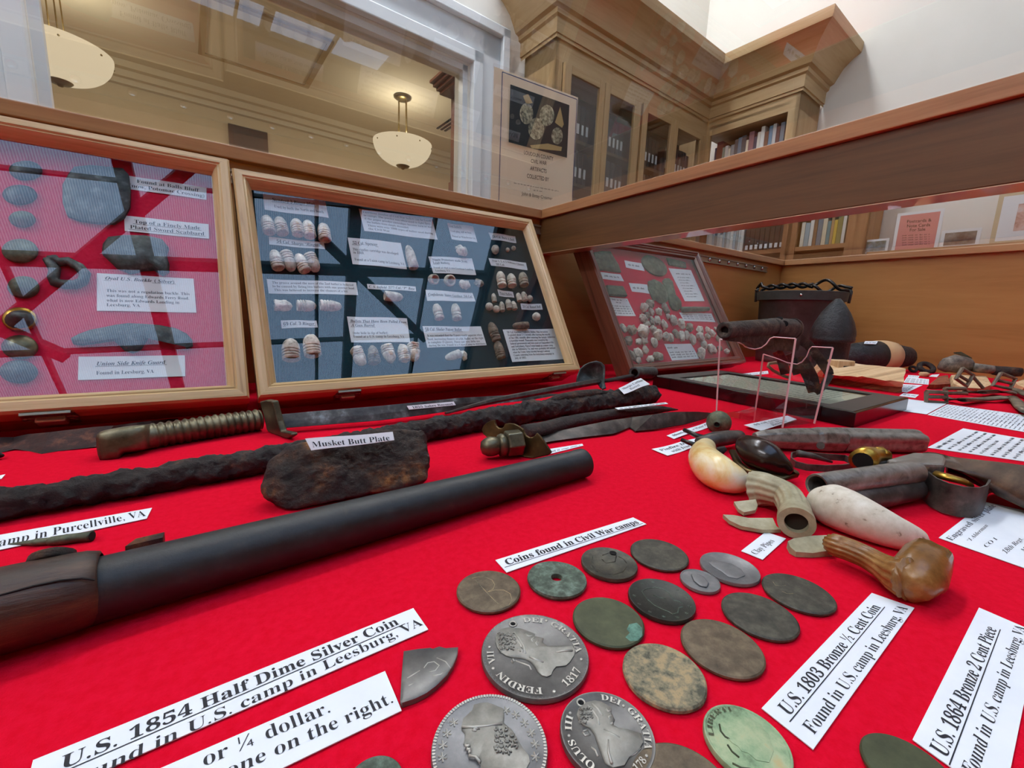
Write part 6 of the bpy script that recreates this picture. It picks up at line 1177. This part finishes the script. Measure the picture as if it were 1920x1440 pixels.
raised(t, a4, [[(1040, 545), (1060, 575), (1100, 580), (1140, 575)], [(1110, 620), (1150, 640), (1200, 640)]], .00012, 'scratches', 'crusted copper')
t = coin('coin', CO['silver'], 'grey silver', 'pale grey silver coin with a worn seated figure', th=.0017)
relief(t, a4, [(540, 400), (580, 380), (640, 390), (720, 410), (790, 450), (820, 500), (760, 525), (690, 510), (640, 470), (570, 430)], .0001, 'worn_figure', 'grey silver')
t = coin('coin', CO['small'], 'grey silver', 'smallest grey silver coin touching the pale grey one', th=.0014)
relief(t, a4, [(400, 490), (440, 480), (500, 510), (540, 560), (520, 590), (470, 580), (420, 540)], .0001, 'worn_figure', 'grey silver')
t = coin('coin', CO['head'], 'near black bronze', 'near black cent with the pale outline of a head')
raised(t, c3_, [[(1600, 620), (1640, 600), (1700, 590), (1760, 600), (1810, 630), (1850, 690)], [(1600, 620), (1640, 680), (1700, 730), (1760, 760), (1810, 780), (1840, 800), (1880, 790), (1890, 750), (1920, 740)], [(1690, 650), (1740, 670), (1790, 680)], [(1850, 690), (1890, 700), (1920, 720)]], .00022, 'head_outline', 'green copper')
m = MB(); c = CO['head']
for i in range(13):
    q = i * 2 * math.pi / 13; p = np.array([c[0] + c[2] * .82 * math.cos(q), c[1] + c[2] * .82 * math.sin(q), zt()])
    for j in range(3):
        a = j * math.pi / 3 + q; d = np.array([math.cos(a), math.sin(a), 0]) * .0008; m.tube([p - d, p + d], .0001, 4)
m.build('star_ring', M['green copper'], t)
t = coin('coin', CO['orange'], 'crusted copper', 'crusted orange and grey coin dated 1787', wob=.00025, th=.0023, rim=False)
m = MB(); c = CO['orange']; a0, a1 = ang(c, a6, (775, 545)), ang(c, a6, (865, 440)); arc(m, '1787', c, c[2], a0, cw(a0, a1), .72, .13); m.build('lettering', M['dark bronze'], t)
relief(t, a6, [(840, 520), (900, 450), (1000, 430), (1100, 470), (1200, 540), (1280, 640), (1290, 740), (1220, 810), (1120, 820), (1000, 770), (900, 700), (840, 620)], .00004, 'crusted_centre', 'green copper')
# 1817 silver
t = coin('coin', CO['c1817'], 'old silver', 'big silver coin lettered FERDIN VII DEI GRATIA 1817', th=TH)
bust = [(455, 985), (470, 950), (500, 925), (560, 912), (600, 920), (640, 918), (690, 935), (730, 950), (765, 965), (752, 980), (800, 990), (830, 1000), (822, 1030), (850, 1050), (880, 1070), (950, 1072), (1010, 1062), (1055, 1060), (1075, 1085), (1070, 1130), (1040, 1180), (1005, 1212), (930, 1220), (905, 1250), (890, 1285), (855, 1300), (820, 1290), (785, 1260), (760, 1215), (730, 1180), (690, 1160), (640, 1150), (590, 1148), (540, 1135), (500, 1110), (470, 1070), (455, 1030)]
relief(t, c3_, bust, .0005, 'portrait', 'worn silver')
raised(t, c3_, [[(900, 1190), (960, 1150), (1060, 1110)], [(880, 1160), (960, 1120), (1050, 1085)], [(590, 1150), (605, 1170), (590, 1185), (580, 1165)], [(610, 1165), (680, 1190), (720, 1205), (735, 1235)], [(560, 930), (600, 950), (640, 945), (690, 965)]], .00028, 'ribbon_and_folds', 'bright silver')
m = MB(); c = CO['c1817']
a0, a1 = ang(c, a5, (1105, 800)), ang(c, a5, (680, 640)); arc(m, 'FERDIN', c, c[2], a0, cw(a0, a1), .77, .13)
a0, a1 = ang(c, a5, (650, 540)), ang(c, a5, (625, 425)); arc(m, 'VII', c, c[2], a0, cw(a0, a1), .77, .13)
a0, a1 = ang(c, a5, (928, 150)), ang(c, a5, (1110, 160)); arc(m, 'DEI', c, c[2], a0, cw(a0, a1), .77, .13)
a0, a1 = ang(c, a5, (1175, 185)), ang(c, a5, (1435, 440)); arc(m, 'GRATIA', c, c[2], a0, cw(a0, a1), .77, .13)
a0, a1 = ang(c, a5, (1310, 745)), ang(c, a5, (1440, 590)); arc(m, '1817', c, c[2], a0, ccw(a0, a1), .89, .14, True)
for q in ((640, 390), (672, 575), (1135, 160), (1440, 497), (1203, 777)): p = P(*a5(*q), zt()); m.lathe([(.0006, 0), (.0005, .0003), (0, .0004)], p, UP, 8)
m.build('lettering', M['bright silver'], t)
m = MB(); p = P(*a5(845, 187), zt(.0001)); torus(p, UP, .0013, .00035).build('hole_rim', M['bright silver'], t, smooth=True); m.lathe([(.0013, 0), (0, .0003)], p, UP, 16); m.build('pierced_hole', plain('silver coin hole', '#080707', 1), t)
m = MB()
for i in range(90):
    q = 2 * math.pi * i / 90; m.lathe([(.00028, 0), (.0002, .0002), (0, .00025)], (c[0] + c[2] * .955 * math.cos(q), c[1] + c[2] * .955 * math.sin(q), zt(.0001)), UP, 5)
m.build('rim_beads', M['grey silver'], t)
def curls(t, k, spots, r, h0, name, mat):
    m = MB()
    for x, y, q, a in spots:
        m.tube([P(*k(x + q * math.cos(a + s) * (1 - .06 * i), y + q * math.sin(a + s) * (1 - .06 * i)), zt(h0 + .0004)) for i, s in enumerate(np.linspace(0, 4.4, 11))], r, 5)
    return m.build(name, M[mat], t, smooth=True)
rc = random.Random(3)
curls(t, c3_, [(490 + 28 * (i % 5) + rc.uniform(-6, 6), 955 + 34 * (i // 5) + 6 * (i % 2), 15, rc.uniform(0, 6)) for i in range(20)], .0002, .0007, 'hair_curls', 'worn silver')
raised(t, c3_, [[(560, 945), (610, 985), (650, 1040), (670, 1100)], [(600, 945), (640, 990), (675, 1050), (690, 1110)], [(690, 958), (715, 975), (742, 972)], [(760, 985), (735, 1000), (745, 1020)], [(790, 1005), (770, 1030), (785, 1050)], [(650, 1060), (665, 1080), (650, 1095), (632, 1078)], [(720, 1130), (760, 1150), (830, 1180)], [(930, 1100), (1000, 1085), (1060, 1080)]], .0004, 'face_lines', 'bright silver', up=.0008)
# second pierced silver coin
t = coin('coin', CO['carol'], 'old silver', 'pierced silver coin lettered OLUS III, cut by the bottom edge', th=TH)
relief(t, a6, [(285, 985), (300, 935), (370, 880), (440, 865), (500, 875), (560, 910), (590, 932), (583, 970), (600, 1000), (615, 1035), (598, 1075), (640, 1100), (668, 1150), (730, 1135), (800, 1140), (850, 1155), (862, 1230), (820, 1300), (740, 1360), (700, 1430), (600, 1450), (530, 1410), (500, 1330), (470, 1250), (440, 1160), (400, 1105), (340, 1080), (300, 1040)], .0005, 'portrait', 'worn silver')
raised(t, a6, [[(340, 1120), (380, 1110), (400, 1150), (360, 1160), (335, 1130)], [(410, 1260), (450, 1290), (470, 1340)], [(700, 1330), (780, 1290), (850, 1230)], [(720, 1350), (790, 1320), (840, 1270)]], .0003, 'ribbon_and_folds', 'bright silver')
m = MB(); c = CO['carol']
a0, a1 = ang(c, a6, (440, 1430)), ang(c, a6, (225, 1205)); arc(m, 'OLUS', c, c[2], a0, cw(a0, a1), .75, .15)
a0, a1 = ang(c, a6, (215, 1120)), ang(c, a6, (222, 985)); arc(m, 'III', c, c[2], a0, cw(a0, a1), .75, .15)
a0, a1 = ang(c, a6, (495, 830)), ang(c, a6, (665, 890)); arc(m, 'DEI', c, c[2], a0, cw(a0, a1), .77, .15)
a0, a1 = ang(c, a6, (720, 945)), ang(c, a6, (930, 1300)); arc(m, 'GRATIA', c, c[2], a0, cw(a0, a1), .77, .15)
a0, a1 = ang(c, a6, (780, 1440)), ang(c, a6, (885, 1375)); arc(m, '178', c, c[2], a0, ccw(a0, a1), .88, .14, True)
for q in ((228, 965), (218, 1163), (692, 903), (893, 1338)): p = P(*a6(*q), zt()); m.lathe([(.0005, 0), (.0004, .0003), (0, .0004)], p, UP, 8)
m.build('lettering', M['bright silver'], t)
m = MB(); p = P(*a6(322, 872), zt(.0001)); torus(p, UP, .0012, .0003).build('hole_rim', M['bright silver'], t, smooth=True); m.lathe([(.0012, 0), (0, .0003)], p, UP, 16); m.build('pierced_hole', plain('second coin hole', '#080707', 1), t)
curls(t, a6, [(315 + 32 * (i % 4) + rc.uniform(-6, 6), 925 + 38 * (i // 4), 15, rc.uniform(0, 6)) for i in range(14)], .00018, .0007, 'hair_curls', 'worn silver')
raised(t, a6, [[(380, 900), (430, 950), (470, 1010), (480, 1070)], [(420, 885), (470, 930), (510, 990)], [(540, 930), (560, 950), (580, 945)], [(585, 985), (560, 1000), (575, 1020)], [(600, 1050), (575, 1062)], [(520, 1110), (600, 1150), (660, 1180)], [(560, 1200), (560, 1300), (590, 1400)]], .0004, 'face_lines', 'bright silver', up=.0008)
# half dollar
t = coin('coin', CO['half'], 'grey silver', 'bright silver coin with a capped curly head ringed by stars', th=TH)
relief(t, a5, [(505, 900), (560, 885), (620, 880), (690, 905), (760, 935), (770, 1000), (765, 1060), (800, 1090), (835, 1120), (870, 1170), (900, 1230), (930, 1280), (980, 1340), (990, 1400), (960, 1460), (560, 1460), (562, 1400), (540, 1360), (480, 1335), (455, 1325), (460, 1300), (440, 1290), (450, 1270), (432, 1262), (440, 1248), (412, 1245), (425, 1200), (425, 1150), (400, 1120), (395, 1090), (412, 1020), (450, 985), (490, 950)], .0004, 'portrait', 'worn silver')
cur = [[(690, 1090), (720, 1070), (770, 1080), (790, 1120), (740, 1130), (700, 1110)], [(790, 1150), (830, 1130), (860, 1180), (810, 1200)], [(760, 1230), (820, 1210), (880, 1230), (900, 1270), (840, 1270)], [(660, 1190), (680, 1240), (720, 1270), (700, 1310), (660, 1330)], [(850, 1290), (920, 1300), (970, 1340), (950, 1400), (880, 1390)], [(560, 1140), (620, 1120), (660, 1150), (620, 1180), (570, 1165)], [(780, 1330), (850, 1340), (900, 1390), (860, 1430)], [(500, 1110), (540, 1105), (545, 1130), (500, 1130)], [(415, 1030), (520, 1040), (640, 1040), (760, 1060)], [(470, 960), (560, 950), (660, 940), (750, 950)], [(460, 990), (580, 995), (700, 985)]]
raised(t, a5, cur, .0004, 'curls_and_band', 'bright silver')
curls(t, a5, [(700 + 42 * (i % 5) + rc.uniform(-8, 8), 1100 + 48 * (i // 5) + 10 * (i % 2), 20, rc.uniform(0, 6)) for i in range(24) if i // 5 < 5 and (i % 5) * 42 < 90 + 42 * (i // 5)], .00028, .0006, 'hair_curls', 'worn silver')
raised(t, a5, [[(490, 1105), (520, 1095), (550, 1108), (520, 1118), (490, 1105)], [(425, 1240), (450, 1250), (470, 1240)], [(440, 1275), (480, 1280)], [(455, 1300), (480, 1298)], [(400, 1080), (500, 1085), (620, 1075), (750, 1050)], [(460, 1330), (520, 1340), (560, 1390)]], .0004, 'face_lines', 'bright silver', up=.0008)
m = MB()
for q in ((330, 1045), (270, 1138), (235, 1242), (230, 1348), (785, 940), (868, 978), (945, 1048), (1003, 1135), (1038, 1232), (1040, 1342)):
    p = P(*a5(*q), zt(.0001))
    for j in range(3):
        a = j * math.pi / 3 + .2; d = np.array([math.cos(a), math.sin(a), 0]) * .0013; m.tube([p - d, p + d], .00022, 5)
m.build('star_ring', M['bright silver'], t)
m = MB(); c = CO['half']
for i in range(110):
    q = 2 * math.pi * i / 110; d = np.array([math.cos(q), math.sin(q), 0]); p = np.array([c[0], c[1], zt(.0002)]); m.box(p + d * c[2] * .955, .0009, .0004, .0003, d, np.cross(UP, d), UP)
m.build('rim_teeth', M['bright silver'], t)
# half cent with verdigris
t = coin('coin', CO['liberty'], 'verdigris', 'pale green coin lettered LIBERTY, cut by the bottom edge', th=TH)
m = MB(); c = CO['liberty']; a0, a1 = ang(c, a6, (1490, 1170)), ang(c, a6, (1640, 945)); arc(m, 'LIBERTI', c, c[2], a0, cw(a0, a1), .78, .13); m.build('lettering', M['olive copper'], t)
relief(t, a6, [(1525, 1060), (1570, 1015), (1640, 990), (1720, 985), (1800, 1010), (1880, 1070), (1960, 1160), (2000, 1300), (1960, 1400), (1850, 1380), (1780, 1320), (1720, 1300), (1690, 1260), (1640, 1230), (1600, 1190), (1550, 1130)], .0002, 'worn_head', 'turquoise patina' if False else 'verdigris')
raised(t, a6, [[(1530, 1060), (1540, 1120), (1580, 1170), (1640, 1200)], [(1600, 1240), (1640, 1300), (1700, 1350)], [(1640, 1400), (1720, 1440), (1800, 1450)], [(1620, 1050), (1680, 1090), (1720, 1150)], [(1740, 1040), (1790, 1110), (1810, 1190)], [(1700, 1210), (1780, 1250), (1830, 1320)]], .0003, 'dark_folds', 'olive copper')
coin('coin', CO['botl'], 'green copper', 'tiny dark green coin at the bottom edge under the dollar card', th=.0013, rim=False)
q = P(1284, 1495, TH); coin('coin', (q[0], q[1], .0142), 'brown bronze', 'brown coin whose rim barely shows between two lettered coins at the bottom edge', rim=False)
q = P(1716, 1466, TH); coin('coin', (q[0], q[1], .0140), 'near black bronze', 'dark green coin under the corner of the 1864 card at the bottom edge', th=.0019, rim=False) if False else coin('coin', (P(1706, 1445, TH)[0], P(1706, 1445, TH)[1] , .0108), 'olive copper', 'dark green coin beside the corner of the 1864 card at the bottom edge', rim=False)
# cut quarter of a coin
t = thing('cut_coin', P(805, 1275), 'wedge shaped quarter cut from a silver coin beside the dollar card', 'coin')
pp = [P(*c2_(*q), .0003) for q in ((1072, 540), (1180, 522), (1280, 512), (1300, 520), (1350, 502), (1400, 515), (1498, 508), (1492, 570), (1460, 650), (1410, 730), (1330, 810), (1250, 870), (1160, 915), (1060, 948), (1045, 930), (1055, 750))]
m = MB(); c = sum(pp) / len(pp); m.loft([pp, [p + UP * .0018 for p in pp], [c + (p - c) * .93 + UP * .0021 for p in pp]]); m.build('wedge', M['old silver'], t, angle=40)
raised(t, c2_, [[(1230, 640), (1260, 600), (1310, 590), (1350, 620), (1320, 660), (1270, 670)], [(1100, 720), (1150, 690), (1200, 660)], [(1110, 780), (1150, 760)], [(1330, 560), (1400, 590), (1440, 640)], [(1300, 700), (1360, 690), (1400, 660)]], .0003, 'worn_relief', 'bright silver')

# ================================================================== SIGNS BEHIND THE CASE
t = thing('poster_stand', (.58, .81, .336), 'clear acrylic sign holder with a cream exhibit poster standing on the back rail', 'sign')
YP = .79
def QP(u, v, h=0): p = PY(u, v, YP); return p + np.array([0, -h, 0])
tl, tr, br, bl = PY(928, 118, YP), PY(1087, 178, YP), PY(1078, 383, YP), PY(920, 372, YP)
x0, x1, z0, z1 = tl[0] - .002, tr[0] + .002, .3355, (tl[2] + tr[2]) / 2
sl = (tr[2] - tl[2]) / (tr[0] - tl[0])
m = MB(); m.hexa([(x, y, z1 + (x - (x0 + x1) / 2) * sl * k if k else z0) for y in (YP, YP + .004) for x, k in ((x0, 0), (x1, 0), (x1, 1), (x0, 1))]); m.span((x0, YP + .004, z0), (x1, YP + .035, z0 + .003)); m.build('acrylic_holder', M['acrylic'], t)
pp_, nt_, b_ = newmat('cream poster paper'); b_.inputs['Base Color'].default_value = lin('#fbf4e4'); b_.inputs['Roughness'].default_value = .8; tr_n = nt_.nodes.new('ShaderNodeBsdfTranslucent'); tr_n.inputs[0].default_value = lin('#fbf4e4'); mx_ = nt_.nodes.new('ShaderNodeMixShader'); mx_.inputs[0].default_value = .55; nt_.links.new(b_.outputs[0], mx_.inputs[1]); nt_.links.new(tr_n.outputs[0], mx_.inputs[2]); nt_.links.new(mx_.outputs[0], nt_.nodes['Material Output'].inputs[0])
m = MB(); m.hexa([(x, y, z1 - .004 + (x - (x0 + x1) / 2) * sl * k if k else z0 + .002) for y in (YP + .0042, YP + .0047) for x, k in ((x0 + .003, 0), (x1 - .003, 0), (x1 - .003, 1), (x0 + .003, 1))]); m.build('poster_paper', pp_, t)
kw = K(640, 0, 3)
def onp(u, v): return PY(u, v, YP) + np.array([0, -.0006, 0])
def rule(pts, w, mat, name):
    m = MB()
    for (a_, b_) in zip(pts[:-1], pts[1:]):
        p, q = onp(*a_), onp(*b_); d = unit(q - p); n = np.cross(d, (0, 1, 0)) * w; m.add([p - n, q - n, q + n, p + n], [(0, 1, 2, 3)])
    return m.build(name, mat, t)
rule([kw(885, 1130), kw(905, 405), kw(1325, 560), kw(1298, 1115)], .0009, plain('blue rule', '#2b3a6b', .7), 'blue_border')
m = MB(); m.add([onp(*kw(*q)) for q in ((940, 800), (1268, 888), (1282, 592), (950, 475))], [(0, 1, 2, 3)]); ph = m.build('photograph', plain('dark photograph', '#1b1d1a', .5), t)
m = MB()
for cx, cy, rx, ry in ((1040, 640, 38, 60), (1155, 650, 42, 60), (1095, 725, 45, 62), (1212, 765, 32, 48)): m.add([onp(*kw(cx + rx * math.cos(a), cy + ry * math.sin(a))) + np.array([0, -.0003, 0]) for a in np.linspace(0, 2 * math.pi, 17)[:-1]], [tuple(range(16))])
m.build('pictured_jar', mottled('pictured bullets', [(.35, '#3c3d30'), (.5, '#8f8d70'), (.65, '#c9c6a4')], 160, .6), ph)
m = MB(); m.add([onp(*kw(*q)) + np.array([0, -.0003, 0]) for q in ((1060, 818), (1160, 808), (1240, 828), (1235, 850), (1150, 842), (1070, 834))], [tuple(range(6))]); m.add([onp(*kw(*q)) + np.array([0, -.0003, 0]) for q in ((1020, 540), (1050, 530), (1075, 580), (1040, 590))], [(0, 1, 2, 3)]); m.add([onp(*kw(*q)) + np.array([0, -.0003, 0]) for q in ((1200, 690), (1230, 600), (1250, 700), (1240, 720))], [(0, 1, 2, 3)])
m.build('pictured_bone', plain('pictured bone', '#b09a63', .6), ph)
m = MB()
def pt(s, a_, b_, c_, d_, st): o_ = np.array([0, -.0006, 0]); put_text(m, s, st, [onp(*kw(*a_)) + o_, onp(*kw(*b_)) + o_, onp(*kw(*d_)) + o_, onp(*kw(*c_)) + o_])
pt('LOUDOUN COUNTY', (1026, 868), (1190, 905), (1026, 847), (1191, 883), 'sh'); pt('CIVIL WAR', (1064, 916), (1153, 930), (1065, 895), (1154, 908), 'sh'); pt('ARTIFACTS', (1060, 957), (1152, 975), (1061, 935), (1153, 953), 'sh'); pt('COLLECTED BY', (1042, 1000), (1165, 1022), (1043, 977), (1166, 1000), 'sh'); pt('John & Betsy Creamer', (1012, 1098), (1185, 1126), (1013, 1078), (1186, 1108), 's')
put_scribble(m, [onp(*kw(*q)) for q in ((970, 1032), (1220, 1078), (1220, 1072), (970, 1026))], 16); put_scribble(m, [onp(*kw(*q)) for q in ((1080, 1072), (1128, 1080), (1128, 1074), (1080, 1066))], 3)
m.build('lettering', M['ink'], t)
# cards for sale on the counter
XP = 2.75; CZ = .478
def OX(u, v): return RM(*onRX(u, v, XP)) - REX * .0012
t = thing('sale_sign', RM(XP, .53, CZ), 'pink sign reading Postcards and Note Cards For Sale', 'sign')
cs = [onRX(*p, XP) for p in ((1689, 405), (1763, 401), (1752, 466), (1680, 469))]
m = MB(); m.rspan((XP, cs[1][1] - .012, CZ), (XP + .004, cs[0][1] + .012, cs[0][2] + .012)); m.build('holder', M['tagw'], t)
m = MB(); m.rspan((XP - .001, cs[1][1], CZ + .002), (XP - .0002, cs[0][1], cs[0][2])); m.build('pink_sheet', plain('pink paper', '#d98b86', .8), t)
kz = K(1280, 0, 3); m = MB()
for s, a_, b_ in (('Postcards &', (1262, 1255), (1400, 1245)), ('Note Cards', (1262, 1280), (1392, 1272)), ('For Sale', (1278, 1302), (1365, 1297))): put_text(m, s, 'sh', [OX(*kz(*a_)), OX(*kz(*b_)), OX(*kz(b_[0] + 1, b_[1] - 17)), OX(*kz(a_[0] + 1, a_[1] - 17))])
for y in (1325, 1338, 1350, 1365, 1378): put_scribble(m, [OX(*kz(*q)) for q in ((1235, y + 3), (1390, y - 4), (1391, y - 10), (1236, y - 3))], 6)
m.build('lettering', M['ink'], t)
def picture(label, p, z1, mats, edge):
    t = thing('picture_card', RM(XP, (p[0] + p[1]) / 2, CZ), label, 'picture'); y0, y1 = min(p), max(p)
    m = MB(); m.rspan((XP - .002, y0, CZ), (XP + .006, y1, z1)); m.build('card_mount', M['tagw'], t)
    f = mottled('picture ' + label[:14], mats, 14, .6); m = MB(); m.rspan((XP - .0032, y0 + edge, CZ + edge), (XP - .002, y1 - edge, z1 - edge)); m.build('print', f, t)
picture('small white mounted view print at the case corner', (.745, .63), .545, [(.4, '#5d6a5c'), (.6, '#9fb0bd'), (.75, '#e3e6e4')], .01)
picture('white mounted view print beside the pink sign', (.448, .325), .556, [(.4, '#4f463c'), (.6, '#8f8a80'), (.75, '#c3ccd6')], .012)
t = thing('picture_card', RM(XP, .2, CZ), 'larger gilt framed blossom picture with a wide white mat', 'picture')
ys = [onRX(*p, XP)[1] for p in ((1873, 372), (1880, 372), (1893, 400))]; zt_ = onRX(1876, 364, XP)[2]
m = MB(); m.rspan((XP - .006, ys[0] - .42, CZ), (XP + .01, ys[0], zt_)); m.build('frame', plain('pale gilt frame', '#c9b896', .5), t)
m = MB(); m.rspan((XP - .0065, ys[0] - .405, CZ + .014), (XP - .006, ys[0] - .015, zt_ - .014)); m.build('mount', M['tagw'], t)
m = MB(); m.rspan((XP - .007, ys[0] - .36, CZ + .05), (XP - .0065, ys[0] - .06, zt_ - .05)); m.build('print', mottled('blossom print', [(.35, '#5c7a3a'), (.5, '#b98a80'), (.6, '#d9b7ad'), (.75, '#cfd6dc')], 16, .6), t)
bpy.data.scenes.remove(_tmp)
